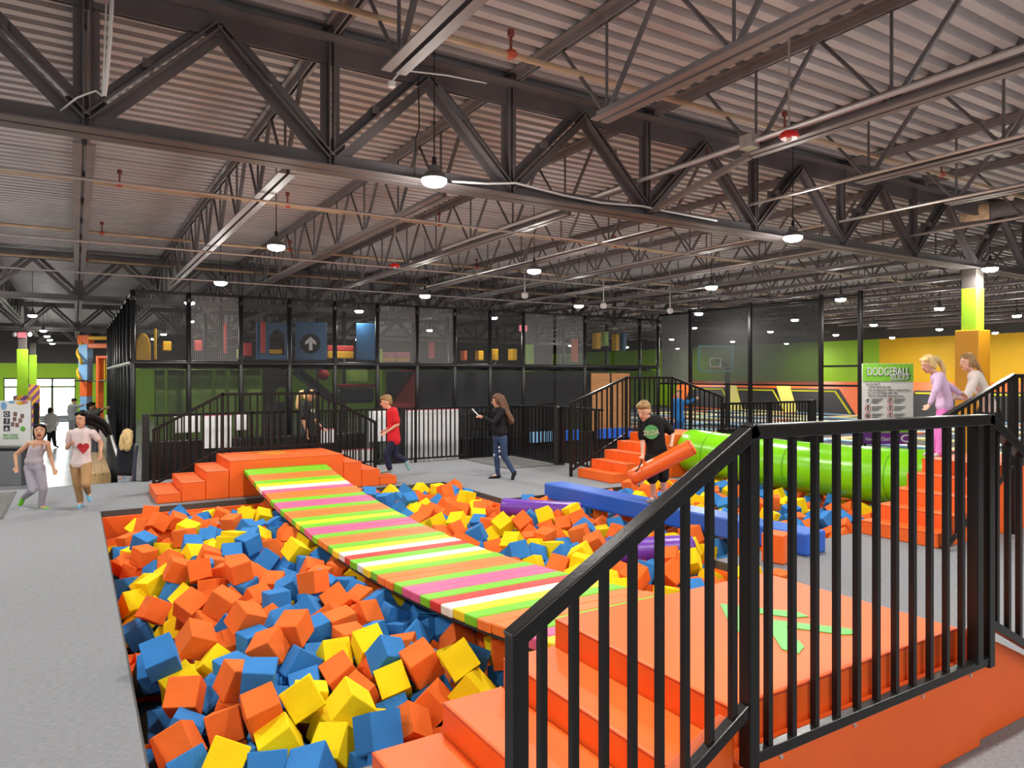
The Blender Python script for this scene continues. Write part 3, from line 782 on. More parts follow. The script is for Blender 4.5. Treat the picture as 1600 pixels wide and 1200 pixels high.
FOAM_REST = """B668,4641,-471,101,267,-99 Y674,7176,-485,-62,245,56 B629,7451,-639,-25,-169,-58 Y904,4926,-577,-88,102,-11 B1583,5116,-472,-73,43,152 O1596,5596,-584,-193,-17,-167 
B1789,5613,-486,-180,119,171 O7314,5596,-549,286,5,-176 Y7535,5602,-565,-57,13,120 O7799,5601,-527,117,39,226 B823,4250,-301,-93,-107,250 O760,4482,-358,150,117,-119 
B728,4875,-399,-302,-122,-23 O751,5273,-318,-209,91,126 Y812,5887,-379,-199,251,-2 B760,6371,-344,-108,-247,-90 B825,6620,-305,-51,14,-200 B763,7383,-386,-219,-50,67 
O700,9071,-341,9,213,240 B825,9450,-346,-210,-135,89 Y800,10728,-303,171,38,105 O786,11025,-319,-55,45,294 B1101,4135,-351,-4,53,293 Y1108,4537,-407,-187,112,107 
B1113,4825,-332,-133,107,149 O1023,5261,-315,191,148,64 Y1111,5564,-273,-94,-163,63 O1043,5857,-321,-91,-201,109 B1161,6263,-326,-99,164,51 Y1128,6494,-341,-184,-269,-3 
B1073,6982,-314,68,107,-112 O1144,7278,-328,21,-55,-267 B1038,7564,-325,-230,-39,170 B1134,8747,-310,-157,67,-137 B1177,9058,-288,-37,-159,219 Y1154,9689,-355,-67,-196,195 
O1121,10841,-317,-141,281,-6 B1141,11061,-236,291,103,-40 B1436,3860,-301,216,-144,-28 B1357,4517,-400,133,33,-169 Y1396,5603,-342,116,312,18 B1370,5937,-262,70,-82,-251 
O1419,6312,-295,-123,-80,-47 Y1476,6586,-347,70,208,-151 B1441,7284,-322,154,-22,61 Y1423,7995,-302,-61,-124,271 O1455,8443,-327,157,119,147 B1415,8717,-348,-102,172,-194 
O1486,8970,-301,-98,-131,-213 B1416,10162,-313,-189,-23,23 O1587,10375,-343,180,172,9 O1396,10738,-289,-105,148,121 B1438,11476,-351,-64,206,73 O1870,3888,-297,-66,218,147 
B1904,4553,-339,-214,-65,-109 B1616,4881,-282,20,128,127 Y1750,5267,-273,145,166,-160 B1700,5561,-263,-97,-178,48 O1676,5888,-311,34,56,-240 O1799,6311,-278,-27,-6,-15 
Y1815,6954,-322,42,-94,-208 O1769,7729,-353,185,-50,229 O1873,7974,-342,-62,221,-28 O1780,8382,-285,19,295,131 B1747,8721,-307,-296,15,-152 B1803,8994,-357,7,186,-200 
B1772,10015,-341,169,22,-140 O1704,10791,-291,-98,44,63 Y1681,11068,-264,-124,-264,-69 B1771,11492,-346,-243,120,35 O2178,3841,-356,59,-260,-91 B2051,4982,-326,152,53,183 
B2091,5387,-351,59,230,116 O2170,5659,-306,147,168,129 Y2121,5908,-330,-100,133,-90 Y2090,6257,-327,240,-190,-8 O2105,6923,-306,69,-185,84 O2266,7334,-292,-80,189,-49 
O2103,7694,-279,171,9,161 Y2103,8643,-311,-9,-60,122 B2210,9064,-301,279,-111,43 O2126,9385,-296,-174,-140,155 O2055,9837,-352,-146,293,28 Y2130,10321,-355,-69,-98,-86 
O2145,10801,-289,203,135,-123 B2161,11135,-303,-173,-20,-60 B2116,11465,-340,-88,3,-182 O2460,3835,-351,72,-247,116 Y2428,4168,-328,75,168,174 O2504,5200,-317,118,35,33 
B2512,5597,-344,71,123,240 Y2515,5884,-336,-69,18,-184 Y2387,6216,-344,212,24,-150 Y2523,6580,-307,29,226,69 B2495,6912,-288,5,187,-91 O2506,7569,-292,-15,277,52 
O2622,8621,-333,41,36,140 O2515,9367,-295,-191,138,-61 O2472,9671,-318,122,-15,90 Y2556,10066,-323,-56,-89,-71 B2398,10341,-274,148,302,11 O2432,10693,-314,-137,117,113 
Y2493,11075,-318,52,15,-16 Y2613,11476,-321,289,-89,-32 O2723,3819,-337,219,12,-173 B2830,4324,-302,-12,137,152 B2886,4816,-335,-24,313,124 O2749,5228,-352,38,90,55 
O2879,5919,-317,-27,-165,-81 O2763,6373,-316,-260,35,-25 O2798,7297,-309,-40,138,-175 O2845,7604,-328,-54,249,-108 B2813,9057,-338,-314,128,12 B2765,9407,-312,176,-50,119 
O2827,10072,-278,-126,124,81 O2840,10355,-315,77,-258,-105 B2772,10850,-341,-32,-34,10 Y2864,11121,-286,173,180,-106 B3102,4552,-349,162,-204,-11 B3113,5488,-285,223,-11,40 
O3122,5918,-331,-83,-177,-24 B3170,6184,-323,-206,116,90 Y3205,7965,-346,-23,-73,201 B3162,8728,-314,-156,116,-138 O3249,9373,-327,78,82,-215 O3220,9754,-278,-162,122,-182 
O3257,10004,-298,-115,-64,267 O3140,10769,-351,2,2,-110 O3565,3878,-277,-86,234,52 O3570,4222,-353,-88,194,54 Y3648,4554,-354,310,8,-43 B3575,4841,-348,-181,-115,-100 
B3577,6240,-326,145,-90,-124 B3555,6733,-359,-11,313,-10 O3512,6994,-334,284,69,38 Y3441,7221,-322,-226,13,-133 O3566,7495,-326,-208,21,-103 B3458,8009,-319,258,91,89 
Y3400,8424,-345,-152,199,106 O3579,8737,-329,147,4,-178 B3586,9361,-332,-88,101,138 O3425,9637,-322,-101,111,195 Y3486,10163,-330,-153,-81,236 O3556,10819,-287,1,71,-172 
B3620,11089,-354,-4,220,176 B3560,11420,-316,130,50,88 O3873,4177,-292,63,192,-153 B3878,4475,-309,179,-20,-9 B3864,5095,-345,-111,38,256 O3779,5631,-306,49,202,39 
O3815,6288,-267,-129,-306,25 B3802,6646,-288,15,27,-164 B3876,6942,-359,-91,106,182 B3847,7272,-306,152,-192,104 O3900,7633,-289,165,-39,47 Y3868,8758,-357,-24,-196,-127 
O3898,9140,-304,196,-101,87 Y3954,9398,-277,159,90,-3 B3852,10022,-344,-75,-138,220 O3800,10824,-244,230,30,-173 B3860,11075,-333,114,-132,-98 Y3850,11339,-354,-121,-96,-152 
O4292,3805,-302,45,19,-16 B4190,4152,-312,-138,-17,-55 B4285,4473,-318,-126,-51,-25 O4212,5227,-354,196,-6,-42 Y4156,6026,-353,-220,97,-139 O4281,6263,-295,-124,142,21 
Y4222,6512,-357,252,-93,-106 O4167,6920,-312,171,53,-232 O4148,7701,-316,-86,47,-89 O4177,8042,-295,-3,110,-242 Y4182,8667,-297,156,-176,-130 O4259,9098,-279,-178,38,-43 
B4070,10191,-359,-300,45,-73 Y4202,10675,-305,181,78,144 O4116,11114,-304,190,-37,45 Y4464,4155,-302,-156,32,-182 B4706,4940,-338,202,184,23 O4579,5628,-352,-139,-237,-80 
Y4462,5974,-325,-118,-42,-25 O4653,6907,-299,-141,-165,119 B4622,7411,-312,45,305,-117 B4496,8095,-340,-156,106,-2 B4461,8332,-314,-59,-94,-270 O4570,9076,-342,48,-204,-194 
O4554,9352,-305,-25,-189,139 O4475,9794,-335,-87,52,311 O4576,10163,-343,-136,-120,75 Y4598,10509,-272,-22,-243,-131 Y4587,10828,-357,-80,45,0 B4493,11124,-262,-8,184,78 
Y4607,11525,-313,1,222,12 Y4798,3790,-352,16,-278,73 B4869,4541,-348,-227,213,14 O4916,4822,-320,4,-81,138 B4944,5274,-257,55,99,-217 Y4988,5556,-332,-2,100,-306 
B4809,5967,-316,121,-215,-75 Y4932,6578,-338,73,-193,175 B4934,6913,-326,35,-264,-101 O4899,7374,-339,89,-5,191 B4877,7678,-255,-213,50,-135 B4991,8067,-334,-124,44,-170 
Y4978,8309,-278,186,-96,-171 O4931,9083,-283,-44,143,-255 Y4948,9740,-289,-234,182,3 O4853,10052,-351,-198,69,123 Y4890,10442,-347,-259,-1,-126 O4946,10778,-334,-194,-124,120 
Y4931,11077,-303,-76,-73,-68 Y4960,11537,-297,45,240,20 O5326,3871,-323,141,-110,-145 B5347,4273,-330,76,-108,85 Y5240,4526,-312,-158,-15,157 O5229,4917,-340,201,-180,-79 
B5198,5282,-270,148,-25,-157 B5235,5593,-303,-45,11,161 O5258,5874,-348,19,-25,65 B5184,6332,-359,69,88,-103 O5245,6669,-326,-83,292,16 O5229,6929,-353,-29,-300,-127 
O5278,7317,-320,-120,196,-8 O5325,7612,-267,-159,-8,-24 O5277,8337,-330,17,-176,-133 Y5238,8686,-356,-114,-174,120 B5224,9278,-335,135,-102,-230 O5273,9705,-336,148,-33,46 
O5195,10042,-338,-194,45,128 Y5177,10434,-335,46,-292,98 Y5314,11489,-349,-63,-54,-303 B5589,5700,-344,-6,-196,-116 B5601,5951,-343,230,-192,-26 O5507,6651,-372,-145,-4,-198 
Y5500,6967,-341,-6,-82,-51 B5630,7756,-336,139,-186,-41 Y5664,8048,-321,-140,-93,-40 B5644,8640,-336,-154,-286,-29 Y5639,8949,-309,153,54,91 O5574,9351,-334,294,-60,116 
O5660,9750,-298,62,274,-50 Y5641,10741,-310,71,90,267 Y5873,5550,-340,-236,25,-141 O5962,6033,-320,186,74,166 B5879,6643,-351,204,55,103 O5972,6972,-356,22,244,-87 
O5953,7372,-328,4,298,46 B5867,7679,-258,-45,16,125 Y6018,7952,-307,207,-128,67 O5961,8298,-337,18,-28,-1 O5923,8710,-334,82,-133,-139 O5934,9057,-335,-301,14,105 
O5995,9413,-351,-62,-78,85 O6186,5537,-362,-180,-266,5 O6278,5997,-330,-36,15,-62 O6196,6246,-356,-113,9,154 O6228,6582,-300,-176,-210,-34 B6296,6905,-348,132,228,-86 
B6259,7621,-320,259,-161,-9 O6302,8063,-298,131,222,-50 B6227,8351,-318,37,45,38 Y6333,9156,-334,-173,-63,227 B6649,6009,-318,25,-300,-2 O6670,6517,-331,23,-69,301 
O6664,7003,-308,299,16,-145 Y6624,7253,-272,100,294,-37 Y6688,8087,-307,164,-264,35 O6648,8319,-317,203,168,-59 O6685,8766,-358,166,-101,110 B6615,9056,-318,-101,228,-19 
B6684,9333,-325,-58,-99,-95 O6854,6320,-348,164,-33,24 O7030,6692,-309,-42,-34,-17 O7049,6952,-358,-172,42,203 Y7054,9070,-322,-129,-132,-60 B7367,5558,-357,160,26,-24 
B7424,7317,-317,-79,-48,93 B7268,7678,-301,21,-220,-97 Y7391,7994,-317,253,-12,-102 B7330,8729,-343,186,10,-234 O7313,9023,-309,297,-67,89 O7683,5536,-335,-28,-199,58 
Y7663,5983,-344,-93,23,-298 B7737,6263,-358,60,62,291 O7620,6641,-300,-204,64,11 B7594,6967,-337,113,28,-259 B7708,7654,-338,215,28,34 Y7681,8704,-338,-25,7,-248 
O7749,8971,-356,-180,13,-146 O7742,9460,-349,155,-18,-254 O7925,5661,-307,-224,-52,58 O8061,6003,-315,-10,-106,10 O8048,6836,-355,-239,-47,50 Y8055,7380,-293,26,-185,-174 
B7985,7967,-310,-5,115,96 Y7974,8404,-299,59,-184,-113 B7966,8689,-344,130,-137,78 O8065,9344,-315,-200,-57,-116 B8284,5459,-336,83,-18,-216 O8319,5936,-266,-235,-184,52 
B8355,6158,-228,-4,293,-19 O8325,6875,-321,35,291,-117 Y8341,7324,-289,-277,-35,-92 O8419,8042,-316,-226,60,-124 O8223,8293,-300,117,-234,75 B8390,8622,-324,147,-211,92 
B8394,9094,-325,-152,28,129 B8350,9340,-316,-254,-182,-31 O8714,5645,-222,-152,-57,-70 B8747,6239,-341,68,205,-66 O8667,6915,-299,-23,147,123 O8723,7364,-242,-300,-47,91 
O8653,7642,-334,-29,267,-157 B8639,7956,-270,279,-18,105 Y8649,8372,-291,-207,-15,-145 B8678,8623,-299,-308,-89,-29 B8723,8972,-283,27,-5,160 B8686,9450,-349,-27,-279,101 
O9026,6353,-311,-86,51,299 B9123,6607,-311,-88,132,-71 O9116,6932,-357,300,111,41 O9014,8976,-351,-64,243,-7 O9343,6294,-295,200,-108,-162 O9398,6695,-358,138,-133,-18 
O9444,6923,-308,134,220,-73 O9369,7946,-347,-29,191,171 B9415,8387,-215,-31,-283,-103 O9333,9135,-356,3,71,-86 B9403,9459,-322,159,76,-23 O9696,5509,-345,-68,-27,143 
Y9705,5952,-307,139,-63,219 O9757,6677,-316,-96,-59,40 B9779,6949,-303,2,-52,-24 O9718,7320,-331,163,116,-146 Y9802,7592,-318,-96,-59,-32 B9656,8039,-359,76,-103,275 
O9712,8648,-326,-76,111,24 Y9715,9084,-252,172,268,18 B9733,9454,-281,65,-294,98 B10203,5482,-357,-63,-75,-276 O10173,5876,-330,-60,41,255 B10084,6283,-279,238,-199,3 
Y9995,8427,-314,-31,-89,40 B10078,8759,-341,-4,299,-59 Y10086,9331,-348,2,120,258 B10445,5925,-314,299,-31,-121 O10403,6616,-297,48,-52,176 B10441,7760,-318,228,39,198 
O10420,7983,-328,-171,-40,-116 O10414,8717,-335,106,101,-233 B10341,9045,-291,149,-68,-219 Y10811,6622,-336,-224,-23,-114 B10713,7256,-296,-107,136,157 B10805,7600,-332,-160,96,177 
B10764,8026,-314,0,-252,197 O10822,8392,-264,-170,-56,-83 O10748,8633,-333,54,-5,-307 O10745,9055,-326,10,-109,275 O10838,9348,-343,-1,127,179 Y11148,5552,-342,144,-192,135 
B11224,5912,-297,-42,-114,-167 Y11112,6261,-311,-14,-230,-62 Y11030,7722,-281,148,-13,-269 Y11096,8037,-283,-110,12,-55 O11171,8342,-334,124,35,-279 Y11209,8777,-354,147,-35,179 
O11523,5492,-279,26,126,261 O11519,7641,-336,-240,-91,-45 B11458,7920,-351,-88,-141,-205 B11447,8350,-340,-157,20,253 Y11442,8701,-291,-178,-118,-135 Y11864,5637,-334,265,14,-2 
Y11835,5874,-354,-153,-3,309 B11722,6344,-313,-127,149,-71 B11766,7003,-332,-74,21,-215 Y11872,7464,-349,129,-50,77 O11825,7738,-341,-212,-59,31 Y11825,8038,-347,51,-90,215 
O11828,8381,-344,9,-191,-240 O11786,8739,-279,28,-40,-109 O11824,9443,-304,-102,-4,108 O12189,7713,-344,-245,-8,9 B476,4029,-333,33,-248,-157 Y619,5453,-212,12,95,142 
O652,5762,-261,-78,-97,-257 B926,6141,-273,77,-127,166 O852,6823,-141,176,86,158 Y608,7426,-263,311,-77,-27 B849,8039,-268,-8,216,49 Y844,9773,-317,9,-129,-255 
O950,10002,-289,-253,-54,-110 B1010,4475,-234,-7,112,106 O1174,6249,-126,58,-150,51 O1287,6487,-156,-266,-11,47 O1016,7114,-155,121,-27,-29 B1190,7899,-238,-29,184,-20 
O1086,8170,-277,-100,25,266 B1204,8532,-239,127,-53,-137 Y935,9075,-197,-93,-42,142 Y1114,9290,-206,-110,-145,-200 O1126,9619,-161,-85,196,-120 O1024,10317,-331,-41,268,18 
O1031,10646,-238,-6,-117,144 Y1041,10889,-126,-144,267,-14 O973,11161,-118,-99,-15,-172 Y1187,11286,-262,53,-237,-69 B1450,3630,-226,163,-297,1 Y1583,4145,-234,65,-103,-20 
B1382,5531,-154,-192,-115,-144 B1221,5841,-154,-92,82,63 O1569,6152,-208,235,-68,-42 Y1551,6473,-184,-40,-208,163 B1405,6805,-238,173,63,-100 B1394,7561,-257,-120,-89,-183 
O1439,7947,-72,-160,-26,145 Y1403,8277,-180,-196,119,147 O1448,8652,-152,-42,-141,-184 Y1417,8928,-113,-12,183,-213 Y1588,9381,-251,135,266,-38 B1372,9576,-221,57,-21,-9 
Y1445,9947,-266,193,181,49 B1606,10343,-141,309,17,-30 B1391,10641,-97,-112,-148,-193 O1345,10997,-201,69,89,68 O1554,11606,-216,18,-107,75 O1664,3695,-274,10,4,-8 
B1770,4321,-263,-193,-77,164 B1684,4592,-285,98,-96,-94 O1788,4745,-150,-264,-50,142 O1542,5789,-171,-219,-13,157 B1784,6356,-83,-121,185,163 O1839,6571,-189,-106,-27,100 
O1646,6838,-208,-108,40,-114 Y1781,7385,-211,-266,-21,132 B1675,7878,-255,278,50,-85 B1658,8328,-114,6,-26,28 O1710,8661,-118,-140,-17,-7 Y1759,8924,-173,87,128,114 
Y1895,9493,-242,176,117,-145 Y1853,9743,-207,26,-118,-6 O1735,9932,-157,-144,21,-138 Y1832,10316,-200,-15,-5,-10 B1901,10601,-268,-39,61,265 O1550,11189,-173,96,-50,245 
Y1689,11408,-173,56,-120,-279 O2068,4010,-296,158,215,-90 B2038,4306,-199,-159,102,-80 O2215,4458,-200,-151,-76,204 Y2078,4762,-296,-36,261,-139 B2231,5231,-310,257,63,25 
O2084,5934,-134,35,132,-87 O2016,6307,-142,-167,-190,-8 Y2163,6632,-215,314,10,106 B1976,6779,-147,-37,46,-258 B2277,8038,-293,70,74,180 O1972,8218,-224,71,36,222 
O1947,8555,-175,155,96,106 O2021,9098,-219,-256,39,4 B2176,9408,-97,301,-11,-73 O2102,9672,-163,-198,114,136 Y2259,10074,-259,-85,-62,187 Y2177,10247,-173,177,-56,193 
O2176,10897,-102,-9,-135,191 Y2195,11236,-119,89,-183,-125 O2333,11375,-295,61,74,278 Y2381,3660,-272,-62,67,115 B2523,4156,-124,-159,-10,-123 O2492,4475,-313,-32,32,172 
O2354,4991,-233,-211,-74,14 B2351,5913,-224,189,-247,-13 B2252,6159,-202,131,-54,91 Y2371,6447,-221,-142,65,33 B2553,7346,-172,-74,137,-201 B2378,7724,-274,142,37,-262 
O2594,8017,-204,-210,-36,-128 Y2415,8493,-221,39,28,289 O2427,8745,-275,-254,-124,79 Y2430,9152,-224,65,-78,254 B2482,9413,-102,14,-138,253 O2330,9755,-167,22,-195,-28 
Y2405,10001,-140,103,248,-29 B2406,10298,-76,169,10,-146 B2390,10538,-162,-100,-202,110 Y2418,10926,-169,-188,103,167 Y2746,11388,-188,129,-89,-32 O2631,3794,-157,241,94,2 
O2793,4216,-111,60,196,-156 O2704,4548,-224,137,-66,43 Y3017,4828,-149,305,15,-128 B2924,5257,-251,151,-59,9 B2757,5461,-204,-157,21,-120 B2899,5948,-117,3,7,275 
O2833,6216,-193,-26,59,-175 Y2830,6582,-252,71,256,-121 O2677,7072,-208,-39,-35,32 Y2811,7335,-109,-165,103,110 Y2713,7666,-189,196,75,-30 B2852,7998,-235,0,-223,-106 
Y2798,8218,-347,82,-61,35 B2855,8820,-224,171,94,-120 O2759,9046,-146,14,-187,12 B2906,9572,-246,43,6,-61 Y2865,9845,-196,145,-39,-258 Y2786,10052,-81,155,-34,88 
O3062,10365,-208,110,-143,-98 O2886,10967,-106,78,89,198 O2950,11558,-279,-244,-87,113 O3289,4083,-206,77,-36,-311 O3279,4361,-228,-80,205,76 O3005,4591,-176,10,46,-302 
B3315,4885,-264,-220,54,186 O3158,5294,-164,-139,-50,-123 B3107,5863,-122,-102,142,38 O3186,6112,-124,-35,116,90 B3233,6565,-180,165,-119,-77 O3117,6909,-222,-175,0,246 
O2997,7124,-210,-145,119,114 Y3018,7448,-289,247,56,16 B3252,7787,-243,34,-70,117 Y3103,8233,-289,15,-257,151 B3083,8846,-153,-128,-199,-138 O3302,9136,-260,-32,-79,109 
O3353,9368,-114,52,-105,31 O3261,9845,-97,12,116,-181 O3320,10236,-198,238,-19,95 B3255,10499,-168,163,7,165 B3320,10910,-217,-120,-52,291 B3367,11155,-232,-8,-60,-287 
Y3183,11682,-207,-42,221,162 O3760,3959,-186,-189,231,44 Y3523,4297,-140,-164,-24,-181 B3610,4501,-149,154,9,-25 Y3608,4762,-167,-37,-295,11 Y3636,5063,-274,97,-105,-53 
B3578,5547,-235,169,-115,-16 O3347,5716,-294,55,-70,97 B3321,6382,-265,-42,290,79 B3502,6574,-180,-9,-17,190 B3387,6935,-156,6,-94,-290 Y3279,7182,-208,-285,68,34 
B3651,7512,-145,-16,103,-296 B3618,7793,-261,115,45,124 B3338,8208,-259,-64,259,-28 Y3579,8725,-128,231,168,-55 B3610,8995,-199,41,144,139 B3525,9245,-174,117,39,-260 
O3523,9506,-132,-207,44,-91 O3581,10027,-202,213,56,9 B3498,10558,-281,223,76,-88 B3578,10962,-149,6,86,150 B3629,11210,-188,-21,57,140 B3687,11709,-305,134,-25,-183 
O3756,4232,-85,206,10,-181 Y3817,4427,-110,-96,138,36 O4061,4716,-214,-293,45,27 O3764,5357,-272,83,177,36 O3904,5579,-130,274,22,-70 O3923,6381,-84,28,103,-237 
O3759,6541,-114,-167,29,-249 B3912,6837,-191,-36,-106,-132 O3673,7116,-210,191,61,101 O3868,7565,-56,213,83,-85 O3841,8114,-316,31,-265,-117 B3861,8414,-173,-1,2,13 
O3820,8758,-146,-111,118,-127 Y3857,8957,-225,-134,-52,-180 B3780,9364,-160,-247,-2,-157 B3855,9702,-162,-156,2,21 B3838,9923,-130,161,-17,38 B3896,10564,-224,168,37,165 
O3928,10728,-71,66,94,-167 O3868,11095,-124,-102,-132,-98 Y3930,11624,-256,-13,40,68 B4043,3799,-306,56,-26,-46 O4064,4037,-148,-104,-89,-234 Y4104,4457,-196,-147,-59,16 
B4094,5161,-186,15,38,-173 O4132,5529,-178,138,-187,112 B4063,6149,-189,192,-94,151 O4277,6689,-246,89,-69,-99 Y4392,6955,-221,61,262,82 O4204,7170,-236,-73,-11,296 
B4123,7544,-189,21,-240,117 B4106,8225,-142,-162,89,-149 Y4083,8447,-186,-107,107,-88 B4124,8891,-248,-221,31,-130 O4398,9109,-112,-78,-99,-4 Y4304,9354,-176,213,-125,29 
O4099,9654,-224,47,118,66 O3957,10141,-133,199,137,-16 O4259,10365,-291,249,-46,-105 Y4138,10537,-127,191,110,-124 O4074,10935,-173,-9,106,116 O4205,11683,-223,-26,76,-90 
O4541,3747,-347,13,244,-118 O4544,4087,-105,-1,190,-159 Y4431,4365,-205,212,45,-159 B4326,5391,-265,-55,-239,-23 B4372,5637,-230,-205,-237,-27 O4274,5891,-215,-71,36,227 
B4680,6320,-245,-27,-255,44 O4689,6670,-295,17,68,291 Y4641,7063,-109,20,-220,-175 O4521,7355,-102,199,-45,-53 Y4575,7856,-262,-95,-305,7 O4398,8107,-154,162,106,20 
O4343,8337,-143,-105,95,45 B4648,8723,-302,-243,-21,-105 O4742,9175,-209,-88,-291,-62 O4586,9302,-108,-27,-297,-73 B4398,9617,-264,-69,-51,-5 O4434,10020,-249,-66,-21,-230 
O4470,10663,-176,1,71,-128 B4312,10906,-265,125,-313,-10 B4565,11210,-84,159,186,78 B4792,11622,-205,-81,27,142 O4771,3540,-306,231,46,112 Y4733,4330,-315,255,-30,140 
Y4990,4527,-185,-217,213,14 O4964,5018,-225,30,68,196 O4752,5208,-202,-260,8,195 O4811,5613,-221,160,214,3 O4914,6356,-195,-41,-222,-100 B4929,6600,-116,-142,-121,-139 
B4872,7105,-247,-26,-51,209 B5068,7420,-237,-52,77,-39 Y4834,7876,-209,50,6,25 B4869,8109,-137,-110,103,76 Y4746,8466,-278,-309,12,73 O4978,8625,-274,-274,-68,-99 
B4726,9547,-258,-44,-80,-59 O4964,9662,-86,7,24,29 O4826,10223,-241,194,79,-132 Y4800,10464,-161,42,102,30 O5020,10717,-114,30,-310,-45 B5043,11001,-153,-100,-73,-68 
O5149,11655,-231,272,-70,29 B5339,3766,-152,31,-36,94 B5377,4313,-130,92,-108,85 O5259,4536,-108,-123,-142,-166 O5207,5029,-157,-145,19,291 O5176,5329,-73,-96,184,121 
O5179,5830,-159,-283,5,-41 B5148,6456,-203,123,-61,-48 O5180,6811,-147,183,-21,-150 B5111,7056,-182,41,66,-108 Y5366,7312,-140,44,-118,-8 O5339,7789,-101,53,224,143 
O5239,8038,-240,154,-311,-4 O5330,8340,-124,295,2,37 O5269,8602,-165,-138,140,120 O5371,8923,-285,-226,-68,-63 O5137,9216,-164,-184,102,84 Y5202,9685,-149,-280,-1,-136 
Y5072,10203,-227,-138,-61,-133 O5231,10540,-136,-5,277,-134 Y5264,10810,-186,-163,-3,214 Y5224,11056,-243,13,68,8 Y5427,11359,-240,-94,238,-84 B5686,4119,-230,56,-139,-55 
Y5478,4579,-274,149,56,-4 B5671,4847,-285,120,126,157 O5553,5456,-316,-181,76,-24 B5495,6734,-179,-9,144,-69 O5707,6940,-212,35,-42,191 O5554,7442,-225,198,135,-59 
B5564,7714,-140,29,1,-202 O5793,7974,-182,-250,7,107 O5591,8307,-240,-270,2,-132 B5701,8668,-143,-287,5,121 Y5660,9144,-180,-74,-102,107 O5437,9271,-198,161,-63,76 
O5508,9593,-220,-231,34,55 O5677,10004,-191,182,-3,23 O5544,10516,-272,37,265,-69 B5677,10675,-91,46,24,12 Y5671,11170,-287,59,127,-110 B5668,11405,-182,-40,188,-30 
B5740,5484,-201,192,-74,-13 B6045,6154,-178,-67,-79,125 O5889,6476,-186,-77,-232,-113 Y5937,6729,-153,72,-88,24 B5844,7122,-241,27,-255,-113 O5832,7739,-66,-119,29,-284 
O6113,8094,-140,-73,-19,276 B5977,8685,-136,104,181,-139 O5919,9055,-128,-176,-3,-142 Y6103,9541,-228,184,-241,38 O6289,5428,-211,-26,210,-42 Y6363,6273,-217,-164,45,1 
O6194,6602,-90,-201,-20,85 O6508,6756,-271,-158,114,61 O6096,7180,-252,90,-73,126 O6491,8006,-193,-102,35,56 B6362,8321,-169,-10,57,-53 B6422,8804,-277,-203,8,12 
B6455,9099,-161,-21,-62,235 O6380,9559,-307,8,77,-152 Y6496,5429,-257,-27,44,-13 O6606,6289,-188,56,-190,-52 O6467,6496,-234,-147,-229,-14 B6807,7471,-273,241,-33,112 
B6684,7816,-272,57,90,205 B6713,8840,-171,-104,-19,299 O6806,9128,-196,-86,-79,-178 Y6648,9555,-274,-33,-137,-119 B6930,5420,-311,63,-15,158 B6983,6792,-141,-51,-16,19 
O6910,7041,-213,273,-16,46 B7190,7228,-247,-38,77,265 O6947,7794,-279,26,85,-120 O7092,8119,-323,-4,13,-246 O6930,8295,-288,-48,52,199 Y6964,8775,-158,-196,-25,159 
O7090,9020,-131,-41,-132,-60 O7350,5444,-156,49,126,235 O7133,5997,-212,64,-106,239 B7096,6221,-335,155,309,-5 B7283,6435,-260,-45,-84,-161 Y7316,6929,-156,-22,-14,284 
B7468,7164,-192,56,246,-108 O7339,7514,-178,38,252,-82 O7456,8572,-273,47,238,119 O7227,8759,-167,-41,-127,271 O7441,9186,-248,-129,248,89 O7451,9477,-299,250,61,-17 
B7602,5437,-169,-195,-14,183 O7617,5722,-294,120,-12,188 B7622,6391,-213,-182,95,-110 O7446,6635,-199,-98,-251,11 Y7567,6861,-167,185,105,158 Y7808,7446,-261,123,75,-143 
B7800,7641,-141,-102,95,233 B7800,8108,-227,204,24,133 B7714,8441,-158,158,110,-20 B7747,8665,-147,134,-302,-6 B7752,9188,-328,216,120,50 Y7787,9551,-161,181,-139,49 
Y7979,5430,-285,72,29,182 O8133,5757,-283,192,-51,-124 Y8118,6260,-198,-281,0,120 B8108,6510,-188,-82,118,244 B7904,7043,-342,-65,-250,-69 O8048,7427,-97,-8,-26,-145 
O8033,7631,-159,144,-143,180 B7982,7891,-118,-187,117,96 Y8001,8471,-105,20,-19,-194 O8070,8676,-154,-37,137,-236 B8085,8919,-227,91,185,-86 O8107,9163,-230,79,257,-116 
B8548,5437,-303,114,-73,-270 B8244,5941,-77,-104,130,51 B8582,6464,-309,215,-7,248 Y8413,6980,-163,32,-287,5 O8253,7219,-102,-304,-53,-21 O8275,7575,-197,-265,46,-147 
O8274,7903,-233,-97,-19,231 B8423,8316,-228,14,69,-292 Y8276,8515,-183,-248,104,92 O8343,9035,-97,-5,286,128 O8290,9357,-125,-29,132,-31 O8544,5846,-235,-147,-39,61 
O8585,6146,-193,252,-53,151 Y8858,6626,-207,31,18,-20 B8687,6825,-106,-91,-147,-191 O8585,7214,-119,14,94,115 Y8492,7719,-145,-199,-38,163 B8481,7915,-96,-254,86,54 
Y8937,8385,-247,48,58,104 O8831,8603,-160,-15,-89,-21 O8855,9191,-267,56,17,-203 O8780,9448,-169,44,-308,-109 B8971,5424,-232,85,-126,-247 O9023,5682,-228,-111,107,239 
B8953,6182,-225,81,-247,-112 Y9078,6599,-112,-24,9,121 Y8921,6878,-232,-167,-203,40 B9146,7673,-300,217,-63,154 B8890,7909,-267,102,88,-105 Y9023,8107,-209,-164,-211,-35 
B9144,8292,-149,18,288,120 B9186,8703,-234,126,-80,9 O9184,8957,-242,-80,-72,-6 O8979,9559,-245,-11,87,-165 B9333,5406,-153,169,173,16 O9270,5743,-210,-151,94,46 
Y9422,6043,-272,161,-53,-136 O9511,6628,-172,37,-274,-108 O9465,6836,-111,-174,52,-110 O9404,7365,-191,-25,-156,-244 O9511,7800,-276,-69,-107,278 B9303,8060,-178,21,191,171 
